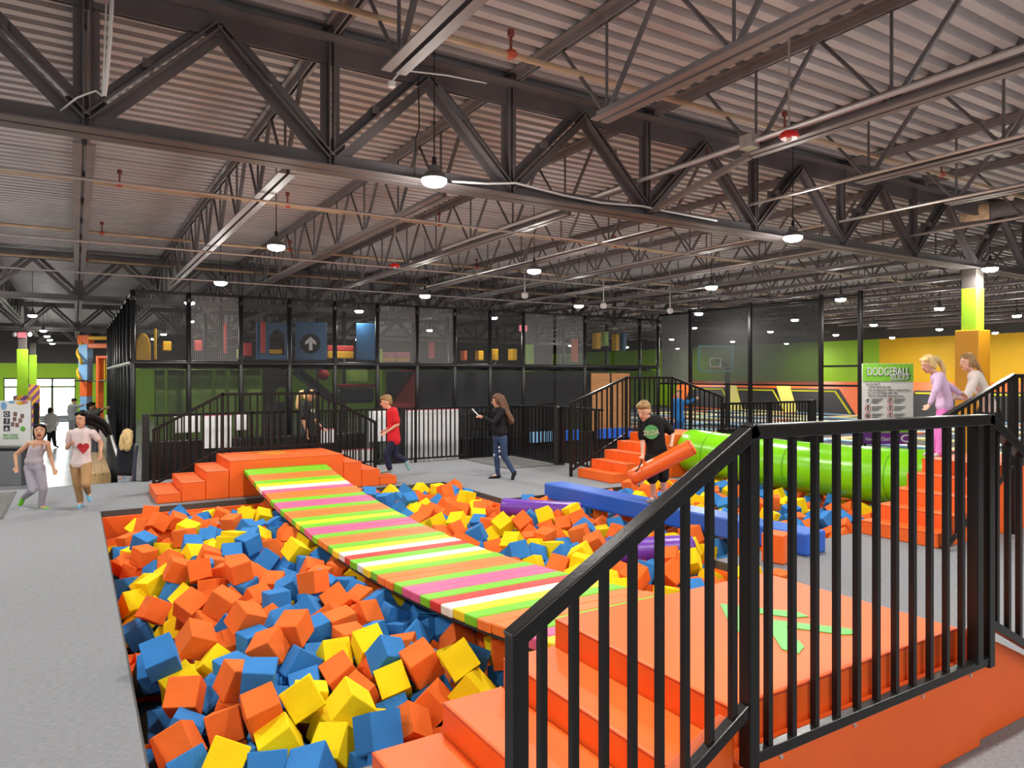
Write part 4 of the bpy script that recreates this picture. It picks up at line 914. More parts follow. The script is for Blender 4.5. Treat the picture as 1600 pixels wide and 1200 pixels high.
Y9405,8709,-154,-6,-40,-5 O9463,8955,-285,-40,92,-138 B9227,9546,-233,184,237,14 O9885,5432,-231,-223,94,-77 B9808,5719,-242,-28,-253,-62 O9867,6426,-233,76,68,-264 
B9936,6701,-212,62,-236,-38 O9679,6942,-128,-36,275,-98 O9620,7399,-152,-41,7,37 B9744,7846,-265,-196,13,186 B9570,8070,-181,37,274,40 Y9694,8285,-133,31,-221,194 
O9619,8590,-155,273,-22,135 Y9861,8999,-69,266,-2,152 O9878,9341,-185,148,-64,-46 O10370,5400,-211,0,-77,0 B10053,5794,-190,-89,-23,-85 Y9968,6213,-113,56,-199,3 
O10161,6509,-245,89,-77,278 O10080,6948,-223,160,-2,96 O9952,7199,-284,-202,91,94 B10000,7604,-188,184,-32,-18 O10141,8025,-204,-91,30,-292 O10146,8529,-202,53,89,-274 
O10069,8760,-140,-71,142,-35 O9963,9077,-242,-9,-109,312 B10212,9282,-185,-149,-36,235 B10646,5460,-279,234,-59,-33 B10477,5983,-123,-124,304,-40 O10484,6366,-222,-58,-52,-71 
B10638,6586,-221,93,234,-43 Y10458,7104,-250,-45,-60,-172 O10556,7376,-235,-170,-66,-198 Y10586,7636,-182,76,64,-4 O10435,8101,-144,-185,99,-140 O10332,8469,-334,-42,-82,-159 
O10553,8888,-233,-30,-216,-223 B10457,9175,-175,-131,88,-232 Y10495,9559,-253,-219,-53,95 Y10709,5861,-273,89,-114,144 B10879,6356,-260,-31,-248,121 O10907,6616,-133,-95,-280,-43 
Y10656,6873,-292,-51,-292,37 O10721,7103,-123,-10,284,107 O10873,7451,-200,-21,219,-138 O10723,8184,-184,20,-219,-117 B10717,8499,-120,7,-257,194 O10847,8785,-191,-172,103,-163 
O10732,9093,-115,271,109,-39 B10773,9331,-127,26,-123,-181 Y11133,5458,-164,67,-123,-179 Y11357,5697,-228,-192,-65,-88 O11278,6143,-235,-15,242,-81 O11102,6539,-235,144,208,-86 
Y11024,6833,-229,262,-32,169 O10965,7089,-206,-63,-205,147 B11108,7519,-215,41,-206,11 O10959,7934,-131,-175,46,-228 B11134,8220,-174,154,47,-207 Y11011,8541,-292,84,-29,-211 
B11022,9018,-240,-81,-39,-287 O10984,9553,-200,-73,-202,-54 O11652,5411,-113,287,11,-160 B11559,6112,-183,-10,-168,-120 Y11463,6364,-173,-26,191,152 O11615,6594,-235,-151,-102,-24 
B11564,6829,-220,-283,33,-14 O11307,7036,-289,-246,54,-90 O11319,7453,-337,-63,307,87 Y11232,7819,-292,-142,-3,-254 O11453,8492,-153,3,188,164 O11428,8720,-66,28,187,-129 
B11598,9138,-273,51,-98,50 B11318,9315,-322,-123,80,-200 O11850,5860,-154,-126,162,92 O11867,6195,-282,52,-3,-99 B11864,6624,-208,59,140,41 B11822,6878,-179,-256,53,11 
O11681,7379,-244,-308,-72,24 B11696,7845,-224,219,-52,-149 Y11779,8147,-184,-42,-224,-99 O12031,8319,-205,-34,53,-83 B11682,8857,-127,-191,101,-54 B11984,8951,-260,-28,-77,-59 
O12155,9413,-316,10,125,-184 Y12192,6577,-213,-161,28,-164 O12037,6939,-277,-150,-40,4 O476,9877,-392,60,23,285 O862,10436,-208,57,-72,-2 O1380,11335,-157,-84,82,-297 
O1209,9903,-283,-91,-66,97 O1919,11303,-302,-204,-10,-61 O1981,10112,-161,109,0,-102 O446,9055,-500,-2,157,0 Y817,8609,-261,227,81,2 O1541,7702,-119,108,-33,220 
B453,8484,-480,0,-180,-164 B480,8008,-467,-113,314,30 O1557,7100,-313,-161,27,65 O1253,7034,-166,94,61,-84 O446,6709,-500,157,0,-158 O480,6284,-386,-16,-49,8 
O2069,7132,-290,19,184,-142 O1896,6059,-292,-161,50,63 O1378,6074,-102,-250,55,-165 O446,4965,-462,158,-55,-158 O1557,4446,-127,-105,95,81 O1687,3920,-142,-81,63,239 
O1943,4119,-145,-158,-82,-78 O454,3779,-337,9,-66,157 O2657,6556,-120,295,63,-11 O2717,5754,-227,127,92,170 Y456,10584,-384,12,-72,-157 Y1239,10405,-266,-217,91,-35 
Y1933,10984,-308,-279,-25,-41 Y2168,10540,-270,-3,-29,174 Y1386,9222,-162,-238,-34,-88 Y2235,8806,-231,-290,-46,121 Y2162,8444,-178,173,94,154 Y968,8062,-105,-249,-98,49 
Y513,7700,-444,36,95,-10 Y497,7454,-437,92,115,-112 Y818,7194,-266,156,62,151 Y1903,5751,-237,-60,45,102 Y1804,4447,-101,-117,-73,-208 Y612,3772,-328,-151,36,166 
Y2327,4712,-197,272,-42,117 B673,9962,-274,143,-3,39 B484,9582,-463,-69,-187,-65 B1253,10863,-70,-47,52,302 B1279,11180,-50,71,-66,211 B1952,10789,-126,-66,-272,-21 
B1485,9758,-118,-245,47,-17 B1759,9224,-234,68,-239,69 B2106,9908,-115,-184,-18,153 B1151,8349,-132,-182,-53,-137 B1687,8147,-317,-30,252,3 B1884,7608,-208,-205,28,-147 
B2627,8357,-213,89,64,88 B1099,7751,-24,-51,152,98 B1855,7176,-289,-215,-123,-105 B1807,6921,-99,95,-94,-208 B446,6024,-444,1,211,-156 B1263,5343,-210,129,44,257 
B1043,5019,-170,61,-62,-285 B1845,5049,-189,192,-49,-148 B2065,4645,-96,-46,249,94 B922,3671,-258,-19,-33,59 B1460,3830,-62,47,-16,-298 B2787,5387,-29,37,-136,-119 
B4236,10804,-85,13,-123,-203 B4339,7828,-240,-284,-34,-140 B4460,7190,-237,-233,-192,35 B6168,8267,-38,70,-260,1 B4907,6832,-95,-140,107,197 B4423,6466,-216,150,227,-93 
B5083,7844,-118,-80,-259,-119 Y5486,11186,-123,198,-71,-89 Y5563,10944,-238,201,22,-142 Y4248,9877,-230,-23,12,-234 Y5465,10189,-249,-86,-100,-41 Y4676,8922,-144,256,17,-45 
Y5118,8231,-98,95,-86,-66 Y4668,7585,-140,-154,-86,-186 Y6145,6903,-178,-87,-26,-176 O5688,11614,-152,145,13,-157 O4771,9872,-261,94,14,-60 O5295,9458,-211,-37,98,31 
O4422,8888,-260,-3,-54,-226 O4461,9493,-56,-62,-43,258 Y5238,10909,20,82,164,-220 O6770,8572,-235,211,103,-87 O5192,7479,-87,105,68,-284 O5600,7930,-22,-78,75,-174 
O5719,7499,-36,-211,23,-33 O5624,7205,-152,-72,254,94 O4470,6148,-182,-86,-238,69 O5073,7233,-77,-54,-247,-111 O5426,5597,-142,-234,112,20 B4376,4785,-355,216,110,-144 
B4737,3918,-174,-174,-117,119 O5280,10289,-127,-69,56,-235 Y3023,8635,-92,12,-44,-185 O3696,4675,10,-203,23,-185 O3804,10272,-218,-21,67,72 O9989,9239,-38,-214,-65,-55 
Y9169,5997,-255,279,70,119 B3954,9215,-52,-47,-233,64 O6198,9132,-60,221,103,-1 Y8757,8903,-88,-153,-287,-29 O10308,5698,-262,213,-4,-209 Y3041,6571,-93,33,-49,-110 
O3682,6874,-147,38,88,-289 B3117,5394,-30,189,105,-87 B11880,9353,-128,113,-279,40 O7727,9160,-127,-120,-194,50 O2700,4781,-155,-79,-21,141 Y4451,3533,-204,176,43,-149 
O3058,6434,-217,10,-50,-65 B4656,4686,-348,-157,-21,289 Y3467,9117,-72,208,23,-57 B2656,5042,-230,178,-225,45 O12160,6771,-99,100,-54,-282 O11744,9559,-90,230,237,0 
O12160,8873,-168,-76,237,-59 B445,11749,-500,314,157,0 O3298,5821,-61,111,-12,-17 Y11264,6917,-119,127,239,91 B6496,7735,-172,111,-19,-149 B6065,9386,-45,77,310,-74 
B9531,7643,-99,-246,-7,26 B11884,5406,-208,12,0,159 O5696,4417,-6,314,0,153 O3052,11340,-283,254,84,-20 B2650,5989,-160,72,-87,18 B4306,8745,-97,65,-72,43 O3326,4591,-284,-71,-36,6 
B11447,8271,-70,-75,294,10 O3701,9712,-36,116,18,220 O8743,8140,-260,33,309,101 B4508,10876,-79,-67,-295,52 O7850,6853,-236,-71,68,-70 Y2156,4171,76,-215,47,111 
O3647,5465,-53,-197,-12,-200 O12026,6053,-175,-70,186,177 O2537,7764,-110,-219,43,194 O3543,4068,-86,-130,244,-21 B3072,8433,-166,-129,109,-142 B9315,8938,-89,9,-85,296 
O8949,8783,-192,131,84,-44 O8563,9271,-199,68,24,263 Y4631,4311,-138,42,87,21 B6986,8565,-202,-191,-22,173 O8899,7458,-54,-24,-227,-117 O3408,9420,-55,52,-9,203 
B9516,8530,12,194,-28,-71 O3636,8123,-157,102,-82,-111 O2857,8365,-131,188,117,-139 O11439,7041,-44,82,-6,256 Y11536,9562,-248,-84,231,89 O3731,6523,-91,-17,289,40 
O3418,3500,-318,0,52,0 O3484,7681,-110,208,40,130 B11529,8133,-197,127,73,-128 O3356,8882,-200,-166,-93,56 B2920,10761,-10,183,68,174 Y3292,8360,-124,-63,277,-12 
O9175,6822,-129,56,111,40 O4329,3718,-125,163,-109,-135 O2924,5640,-71,88,-65,-196 Y585,9622,-212,-9,306,80 O12127,5457,-300,14,148,178 B3076,11137,-193,-4,-45,-119 
B3273,11560,-63,200,-84,161 O5326,9066,-120,77,34,269 O3068,10010,-137,-100,77,117 O11708,7594,-156,-49,-15,180 B3116,6871,-101,16,8,-114 O8348,6537,-172,17,73,-119 
O4615,11529,-43,231,16,127 O10211,7133,-227,99,284,78 O819,11700,-217,17,-176,-74 O3990,5877,-180,148,141,-130 B3530,7016,-104,231,55,137 O7504,6158,-233,-18,-84,274 
Y6888,6054,-189,80,176,-84 O8789,7099,-144,-70,209,-131 B3196,10291,-18,292,-100,-9 O4710,10737,-205,81,-48,310 Y3405,10073,-62,-60,-276,-5 B2668,9991,-16,-49,-191,81 
O7052,6484,-186,215,107,-114 Y2616,4394,-36,-36,33,263 O12115,7480,-232,298,-20,9 Y11329,6635,-165,64,43,-65 O4928,4286,-182,-237,220,7 B7635,8253,-137,157,-280,-20 
B4123,6779,-69,-66,21,90 B5012,10422,-109,-226,-50,185 O4617,9709,-178,-238,44,79 O7312,8470,-138,-192,47,67 Y8139,7097,-328,105,-63,247 B2835,8568,-193,75,-100,52 
Y3861,3567,-233,43,-79,-151 B9211,7271,-233,-5,286,-129 Y9379,9161,-108,-31,197,-65 B6496,5781,-293,-79,38,158 B3373,5477,-197,26,-42,312 B11208,8643,-63,-37,-91,-144 
O2058,3525,-332,84,-117,-88 Y4535,10304,-160,45,310,0 Y9841,8725,-40,-85,257,128 O7790,5683,-136,124,90,-19 O5263,3531,-301,-142,31,38 O8725,7900,-41,175,-5,-7 
B3418,11159,-22,104,20,-112 B3093,7322,-110,234,-42,66 O3183,5047,-112,209,42,-73 O1351,11711,-198,-98,196,3 B5547,5046,-232,57,-2,150 Y9527,9334,-189,233,-5,124 
B8517,8880,-269,57,118,-250 B8907,7566,-322,-190,197,-36 O10289,7691,-177,-71,49,239 B8517,6677,-139,217,137,92 B5832,5764,-329,-66,-95,-239 O3334,6314,-83,83,107,191 
O3879,7318,-35,55,223,34 O7861,8910,-126,-81,-30,-294 Y10928,8589,-88,-38,-239,-82 B2730,9290,-150,209,-10,16 B10327,7330,-131,139,64,63 B5468,8079,-181,-19,-39,-5 
B2663,11034,-111,294,-108,-7 O7566,9339,-165,73,-264,-11 Y5457,8743,-178,-118,-74,-73 Y10011,8239,-236,-31,19,173 O3226,9555,-137,-33,-61,-208 B7896,9325,-129,76,84,-23 
O6972,5815,-239,-99,16,108 Y12188,9132,-251,146,311,-1 Y3552,10729,-88,-202,77,147 Y2618,9814,-156,66,283,-83 B7167,5655,-265,-171,-52,117 Y4457,11054,16,202,-68,200 
B2940,4396,-49,-41,-67,-186 B10343,8837,-130,78,-106,107 O6116,8882,-85,-13,-184,-71 O10284,6137,-250,-94,51,56 O3454,5246,-196,65,-216,-70 O3766,10922,64,71,201,-105 
O2748,4050,-283,-301,-36,119 O7540,7569,-259,-102,126,-223 O1200,10213,-141,89,-250,-75 O10816,5696,-205,-124,28,232 O2511,4160,77,-97,147,-141 O6228,5774,-319,49,-281,119 
Y11481,8969,-48,314,-112,-33 Y6366,7139,-250,-49,42,61 B3641,5897,-245,-28,-106,266 B3527,7285,-136,-93,226,10 B3046,4208,-234,106,-307,12 B6312,6762,-59,-26,245,-89 
O6227,7388,-191,287,59,90 Y4098,10334,-91,71,-42,-162 O8245,7738,-62,-117,58,-140 Y11062,9275,-245,-255,23,-140 B3746,7759,-110,-6,-266,-108 B11838,7158,-122,-205,-46,-108 
Y10677,6312,-131,67,-69,-277 O2389,11721,-318,193,250,0 O5097,3927,-299,-291,3,174 O2166,10467,-81,159,30,-145 O8179,9410,50,-20,300,-128 B633,6117,-318,265,-77,66 
O7205,9261,-227,134,80,76 O6745,5443,-156,209,-37,212 O3326,7567,-177,-223,-65,-157 O2593,8209,-104,-2,-64,-226 O9362,6113,-90,61,210,187 Y10375,9430,-80,-53,306,-106 
O2666,9544,-89,5,-215,-53 B3681,8944,-80,-146,-119,141 O5394,6182,-248,69,-104,57 Y11979,8716,-95,-66,-42,-230 B5456,10618,-99,160,-97,159 B5496,10879,-61,44,23,-144 
O10474,8393,-100,79,41,-308 B3528,5740,-61,-232,-64,148 Y4610,5830,-197,-30,77,-86 O4278,4280,-90,68,-227,59 O3890,4659,-127,111,22,-141 Y10860,8895,-25,-105,-18,-289 
O6114,8470,-108,89,-24,68 O4301,4009,-139,-95,222,154 B9641,6155,-205,0,-276,-112 O12167,7265,-284,123,110,-31 Y9544,6453,-305,-286,32,-109 O3209,5620,-45,200,265,1 
O5597,4371,-231,-8,-279,176 O9253,7577,-161,223,-56,142 O3808,4928,-128,-229,-21,44 Y7178,9405,-48,-6,247,-210 O5112,6120,-263,-62,-86,-209 B8496,6038,-41,89,79,58 
O3275,10519,30,85,166,92 O9854,8499,-133,-30,-272,-8 B9308,6491,-124,-55,-293,116 Y2987,3983,-331,15,-154,-183 O3861,8023,-43,-18,60,-137 Y3672,9372,-58,-247,10,-173 
Y11460,7297,-142,-213,45,-105 B9823,7558,-47,-84,-199,54 O2681,10530,-179,-106,-23,-105 Y11378,5961,-97,14,123,-257 B10529,8695,-44,-131,105,-96 O2508,11258,-166,66,33,232 
Y2954,5951,-65,27,-123,-144 Y11965,7836,-196,-47,238,21 O11736,6436,-80,4,-45,291 O10108,5433,-162,-283,66,33 Y4756,11294,-264,135,-56,210 Y7924,7171,-100,201,101,-76 
O8337,8128,-84,-85,81,72 O3486,9769,-86,-51,-250,-125 O9015,9321,-89,9,-84,-60 O4079,11475,-328,78,140,-164 O11210,7820,-88,28,171,176 O8977,8259,8,-186,121,43 
Y2941,10704,-233,71,230,133 O10780,7807,-245,17,-230,-139 B2679,7207,-107,16,-51,78 B2964,9085,-96,27,-237,154 O6720,5737,-341,-196,-35,-158 O10030,7381,-156,-109,-127,-222 
B8723,8410,-107,-123,-40,278 Y10330,6957,-65,-99,4,85 O5757,9485,-266,-174,96,91 B10123,6023,-143,-217,-60,123 O8125,8145,-188,-241,-24,-56 Y11360,9046,-202,82,202,-33 
O11651,6769,-21,-145,123,160 Y4009,11719,-53,-91,108,-97 B9136,8722,-1,-18,-199,-66 Y5387,11737,-328,153,-1,-157 O2510,7537,-110,-145,-98,166 O4034,9023,-64,202,32,-129 
Y5093,4154,-295,177,54,34 Y4955,9388,-193,201,42,201 O6145,8880,-286,175,294,1 Y11038,6358,-90,-84,-49,244 O4079,7856,-162,-114,-80,-181 Y9116,9503,-23,136,-255,-28 
Y8994,6846,17,207,111,40 O3361,8620,-200,275,27,53 O6291,9373,-186,80,-293,-49 Y11600,7110,-241,-95,-77,271 O4456,11632,-157,240,12,-158 O11202,8386,-82,152,-205,113 
B4261,11171,-125,70,-227,157 O5420,4814,-185,-114,59,15 O6479,7488,-253,-63,248,-39 Y5167,9441,-55,-141,57,-254 Y3538,11550,-122,-70,232,83 Y3817,5195,-79,-167,-28,192 
Y6787,6777,-186,33,104,-110 O8109,8926,19,-175,223,-11 B10216,8278,-100,-35,32,-125 O2354,8228,-228,195,-60,90 Y4114,3601,-100,-157,0,81 Y5422,9924,-267,82,20,105 
O1634,9580,-220,121,207,-53 Y5398,5256,-284,-167,-7,-159 O474,6501,-452,151,-278,2 B3524,10403,-137,-257,75,-86 B3023,9281,-244,58,309,43 Y12155,6271,-202,14,2,-259 
B9694,7874,-69,117,9,177 B9573,7125,-168,102,-40,-110 B2612,10253,-72,-27,204,-171 B9826,8132,-262,101,29,-285 O778,11246,-271,156,41,-162 Y4021,8674,-80,-208,-35,-4 
Y11686,5691,-106,164,-20,239 Y3593,6342,-126,69,23,37 O1652,9105,-110,236,25,-113 O3213,10063,-10,-108,-101,100 Y2175,4015,-84,21,89,239 O11650,9221,-89,114,-41,-178 
B4506,8580,-148,-11,88,-35 Y5079,9920,-165,-14,-220,95 O4030,4258,-75,-81,292,-29 O11207,7243,-258,38,-59,228 O7327,9104,-48,65,-70,287 Y8828,9583,9,141,41,-5 
B6507,8517,-279,215,-45,-30 B1554,10924,-120,29,-60,-202 O2975,9383,-65,-29,226,215 B9605,8847,-109,171,-21,83 B11238,6470,-44,56,-49,59 O5395,7030,-134,-52,-253,-11 
O10127,9017,-126,28,-53,-11 O10430,7854,-84,-58,74,-220 O3337,11381,-225,204,-22,209 O1571,10094,-92,-112,-22,210 O2922,4257,74,34,247,-185 Y4082,9465,-76,226,-62,-168 
O10738,9592,-134,-150,-254,1 O4968,7617,-85,224,33,74 O3027,5757,-54,-68,-35,201 B2618,10747,-157,-55,302,-98 B3600,8506,-136,-155,-38,-278 B2932,6709,-134,-111,69,-222 
Y12186,5408,-105,149,-2,-314 B9170,9251,-254,-72,-307,59 B3645,8311,-278,33,82,203 O3969,7072,-188,-53,-44,303 Y3375,7397,-109,-69,-259,-63 B8324,8769,-92,-29,-40,21 
Y2307,3875,-168,59,238,-25 B2324,4325,-48,223,-110,-132 O5149,8885,-169,123,-224,-16 Y12149,7993,-287,-164,-118,-101 O3658,7277,-108,-183,55,-32 B3024,7775,-191,-95,-38,129 
B4078,9855,-21,-199,88,-63 O2018,8825,-161,94,-80,-114 O7869,5912,-148,-16,264,-39 B3955,3762,-115,-51,311,-93 B3436,11713,-279,28,-261,143 B3439,4967,-114,-13,56,-248 
B11656,8576,-92,-122,-194,139 Y2977,6152,-75,-35,260,122 O11256,9564,-296,71,-222,97 Y8190,6757,-177,44,-263,-129 B3773,5810,-105,55,-25,-253 Y2904,7551,-110,121,-243,-15 
Y4269,9674,-67,49,63,-96 O3099,8050,-180,40,-244,145 Y10559,5673,-192,-84,28,59 B6095,9259,-259,-230,-45,-116 O2436,10826,4,-74,211,-147 O7291,9587,-201,14,220,0 
O11846,9077,-138,213,-15,54 B5882,9299,-176,79,260,-87 O3650,4331,66,119,109,-1 O7606,7573,-37,-16,-3,35 O12171,8630,-267,-154,-81,-182 O3839,6085,-231,30,-273,16 
O5661,4629,-93,-272,10,-156 B2330,9498,-51,37,-139,132 O4038,6548,-278,-159,-279,-1 O3491,10559,34,-56,-195,-95 O12185,5912,-348,-134,313,-14 B9251,7821,-125,125,302,-12 
O5036,8447,-82,-219,-56,173 B3312,10732,-112,-263,-31,-162 B2294,3541,-130,93,-69,201 B9217,8488,1,270,-47,-88 B11329,5506,-86,79,-35,40 Y7748,7904,-138,115,52,124 
Y3848,7864,-188,2,-106,-140 Y4960,3733,-178,207,-39,190 B10292,6299,-121,225,-60,-20 B9862,7101,-88,133,61,-175 O4250,10130,-155,-226,11,-215 Y10431,6841,-197,-308,58,-74 
O8037,6068,-72,306,-6,124 B4651,5401,-183,153,207,51 O4829,10875,-98,-83,244,108 O2548,8901,-109,9,309,-93 O11115,7327,-70,124,73,169 B8972,7301,-211,-130,291,11 
O5118,4312,-40,86,35,105 B9966,7905,-311,217,145,90 O11857,7407,-126,58,1,-131 O11990,6412,-189,149,14,54 B8779,7664,-115,39,-256,2 B3410,6072,-199,0,-224,121 
O8790,5907,-192,24,-45,97 O8461,9556,-276,37,-137,-78 O7737,7057,-151,-23,63,207 Y5032,11312,-219,36,67,-259 Y5619,11730,-342,187,-125,-40 Y3703,8708,-90,221,148,64 
O9676,5866,-103,-42,56,-188 Y11453,7780,-127,48,-89,-43 O4331,11338,-263,33,-48,105 O7407,5907,-241,2,24,281 O2944,11679,-107,32,-251,61 O3299,4211,-46,-42,-239,183 
Y9296,7051,-224,67,-63,272 O7315,8216,-260,-232,3,-88 O465,10989,-371,82,297,-16 O9045,7107,-119,19,190,214 B2484,9762,-33,84,-61,-9 B9543,6349,-130,39,-116,-185 
B3405,7934,-108,180,-36,-205 O3705,10507,-48,103,-60,50 Y11090,8855,-135,-87,-17,-266 O8602,6381,-77,141,-2,280 O7497,8697,-120,67,237,118 Y10914,7661,-50,226,39,-112 
B6977,9548,-204,-290,-46,-77 O9372,9591,-85,236,7,151 B2827,6906,-112,-268,-35,-95 B8859,6352,-103,81,269,-22 O7514,8902,-285,-104,-244,17 B5960,7015,-76,150,-98,-13 
B4160,3528,-300,-157,0,16 B2655,8670,-124,-36,-40,-198 O1625,10589,-163,180,-86,-203 O9681,9528,-96,-149,-68,-98 O11953,7190,-355,-209,11,120 O2015,7350,-219,0,-282,-182 
B4951,11720,-88,279,-78,7 Y8768,8166,-44,-22,25,199 B9531,5416,-182,86,136,247 O5652,11104,0,-97,254,-83 B7861,6147,-214,0,-87,275 O2953,5046,-260,309,-28,17 
O2315,7017,-220,-31,27,-254 O11600,5749,-288,-294,5,91 O3018,9695,-94,-122,74,-223 Y10887,7278,-64,-167,-58,215 B11696,8364,-122,61,109,87 B4727,11022,-247,-199,-20,-120 """
FOAM = {'O': mat("foam_orange", (0.80, 0.155, 0.024), .85, .07, 5, .25, 120, spec=.2), 'B': mat("foam_blue", (0.035, 0.20, 0.52), .85, .08, 5, .25, 120, spec=.2),
        'Y': mat("foam_yellow", (0.90, 0.66, 0.006), .85, .05, 5, .25, 120, spec=.2)}
CN = {'O': 'orange', 'B': 'blue', 'Y': 'yellow'}
A = .2
def cube_variant(m, seed):
    """foam cube with softened edges and slightly squeezed corners"""
    rr = random.Random(seed)
    b = MB().box(-A / 2, A / 2, -A / 2, A / 2, -A / 2, A / 2)
    b.v = [tuple(c + rr.uniform(-.007, .007) for c in p) for p in b.v]
    me = b.mesh("foam_cube", m)
    bm = bmesh.new(); bm.from_mesh(me)
    bmesh.ops.bevel(bm, geom=bm.edges[:], offset=.005, segments=1, affect='EDGES')
    bm.to_mesh(me); bm.free()
    return me
FM = {k: [cube_variant(m, 31 * q + ord(k)) for q in range(5)] for k, m in FOAM.items()}
def zone(x, y):
    if x < 2.9:
        if y < 5.4:
            return "by the near stairs, left of the bridge"
        if y < 8.4:
            return "midway along, left of the bridge"
        return "by the far stairs, left of the bridge"
    if x < 6.6:
        return "between the bridge and the blue beam" if y < 9.6 else "in the far nook right of the bridge"
    return "beyond the blue beam near the green tube"
def parse(s):
    for w in s.split():
        a = [int(q) for q in w[1:].split(",")]
        yield w[0], [q / 1000 for q in a[:3]], [q / 100 for q in a[3:]]
ORDN = ["nearest", "second nearest", "third nearest", "fourth nearest", "fifth nearest", "sixth nearest", "seventh nearest", "eighth nearest", "ninth nearest", "tenth nearest", "eleventh nearest", "twelfth nearest"]
tally = {}
for k, loc, rot in sorted(parse(FOAM_NEAR), key=lambda q: q[1][0] * S + q[1][1] * C):
    z = zone(loc[0], loc[1])
    o = put("foam_cube", random.choice(FM[k]), loc=loc, rot=rot)
    c_ = tally[(k, z)] = tally.get((k, z), 0) + 1
    o["label"] = f"{ORDN[c_ - 1]} {CN[k]} foam cube {z}" if c_ <= 12 else f"{CN[k]} foam cube farther back, {z}"
    o["category"] = "foam cube"
    o["group"] = f"{CN[k]} foam cubes {z}"
hp = MB()
for k, loc, rot in parse(FOAM_REST):
    hp.obox(Matrix.Translation(loc) @ Euler(rot).to_matrix().to_4x4(), (A / 2 - .002,) * 3, "OBY".index(k))
hp.build("foam_cube_heap", [FOAM[k] for k in "OBY"], kind="stuff", label="mass of small and half buried foam cubes filling the pit", cat="foam cubes")

# ------------------------------------------------------------------ climbing frame behind the deck
YS = 17.0
PS = 1.088
SX = [1.03 + PS * k for k in range(14)] + [15.95]
ZM, ZT = 2.24, 3.76
cf = thing("play_structure", "two-storey black padded climbing frame with nets behind the railings", "climbing frame", loc=(8.4, YS, LOW))
post_me = MB().cyl((0, 0, LOW), (0, 0, ZT + .02), .052, n=12).mesh("post", BLACKP)
SKIP = {10, 12}
for k, x in enumerate(SX):
    if k in SKIP:
        continue
    put("post", post_me, cf, loc=(x, YS, 0), smooth=True)
    for z in (ZM, ZT - .2, -.1):
        MB().lathe((x, YS, z), UP, [(0, .055), (.005, .062), (.09, .062), (.095, .055)], 12).build("clamp", BLACKM, cf)
for k in range(len(SX) - 1):
    for z, r in ((ZM, .055), (ZT, .03)):
        MB().cyl((SX[k], YS, z), (SX[k + 1], YS, z), r, n=10).build("rail", BLACKP, cf, smooth='auto')
side_y = [YS + 1.45 * k for k in range(1, 10)]
for yy in side_y:
    put("post", post_me, cf, loc=(SX[0], yy, 0), smooth=True)
for z, r in ((ZM, .05), (ZT - .02, .03)):
    MB().cyl((SX[0], YS, z), (SX[0], side_y[-1], z), r, n=10).build("rail", BLACKP, cf, smooth='auto')
MB().box(SX[0] + .05, SX[0] + .06, YS, side_y[-1], LOW, ZT - .05).build("side_scrim", mat("dense_black_mesh", (.012, .012, .012), .8, alpha=.93), cf)
for k in (2, 5, 8, 11, 14):
    for yy in (YS + 2.6, YS + 5.2):
        put("post", post_me, cf, loc=(SX[k], yy, 0), smooth=True)
MB().box(SX[0], 15.9, YS + .3, YS + 1.0, ZM - .12, ZM - .02).build("upper_deck", BLACKP, cf)

def net(parent, p0, ux, uz, w, h, pitch, cw, name="net", m=NETM):
    b = MB()
    p0, ux, uz = Vector(p0), Vector(ux), Vector(uz)
    n = int(w / pitch)
    for i in range(n + 1):
        a = p0 + ux * (w * i / n - cw / 2)
        b._add([a, a + ux * cw, a + ux * cw + uz * h, a + uz * h], [(0, 1, 2, 3)])
    n = int(h / pitch)
    nrm = ux.cross(uz) * .003
    for i in range(n + 1):
        a = p0 + uz * (h * i / n - cw / 2) + nrm
        b._add([a, a + ux * w, a + ux * w + uz * cw, a + uz * cw], [(0, 1, 2, 3)])
    return b.build(name, m, parent, kind="stuff")
NETM_L = mat("pale_lit_net_cord", (0.28, 0.28, 0.28), 0.6)  # paler copy of the net cord; stronger light put into its colour
for k in range(len(SX) - 1):
    bright = k in (1, 5, 6, 9, 10)  # bays shown as better lit: paler, wider cords
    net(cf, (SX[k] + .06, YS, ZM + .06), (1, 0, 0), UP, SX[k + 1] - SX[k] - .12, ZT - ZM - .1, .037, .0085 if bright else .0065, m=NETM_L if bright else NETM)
    # lower storey: dark mesh with a bowed upper hem
    x0, x1 = SX[k] + .05, SX[k + 1] - .05
    hem = [(x0 + (x1 - x0) * q / 8, ZM - .09 - .07 * abs(q / 4 - 1) ** 2.2) for q in range(9)]
    MB().prism([(x0, LOW)] + hem + [(x1, LOW)], 'y', YS - .002, YS + .002).build("mesh_screen", SCRIM, cf)

def board(name, label, cat, px0, px1, py0, py1, Yp, m, thick=.06, bevel=.02, parent=None):
    """upright board; with a parent it is a part of the play structure"""
    a, b = onY(px0, py1, Yp), onY(px1, py0, Yp)
    z0 = onY((px0 + px1) / 2, py1, Yp).z
    z1 = onY((px0 + px1) / 2, py0, Yp).z
    return MB().box(a.x, b.x, Yp, Yp + thick, max(z0, LOW + .002), z1).build(name, m, parent, bevel=bevel, **({"label": label} if parent else {"label": label, "cat": cat})), a.x, b.x, z0, z1

PBLUE = mat("play_blue", (0.02, 0.10, 0.22), .5, .1, 2)
PYEL = mat("play_yellow", (0.78, 0.42, 0.01), .5, .1, 2)
PRED = mat("play_red", (0.55, 0.05, 0.04), .5, .1, 2)
PPINK = mat("play_pink", (0.65, 0.18, 0.22), .5)
PGRN = mat("play_green", (0.34, 0.55, 0.10), .5, .2, 3)
PORG = mat("play_orange", (0.80, 0.15, 0.03), .45, .05, 2)
PSKY = mat("play_sky_blue", (0.20, 0.42, 0.68), .45, .05, 2)
YI = 18.4
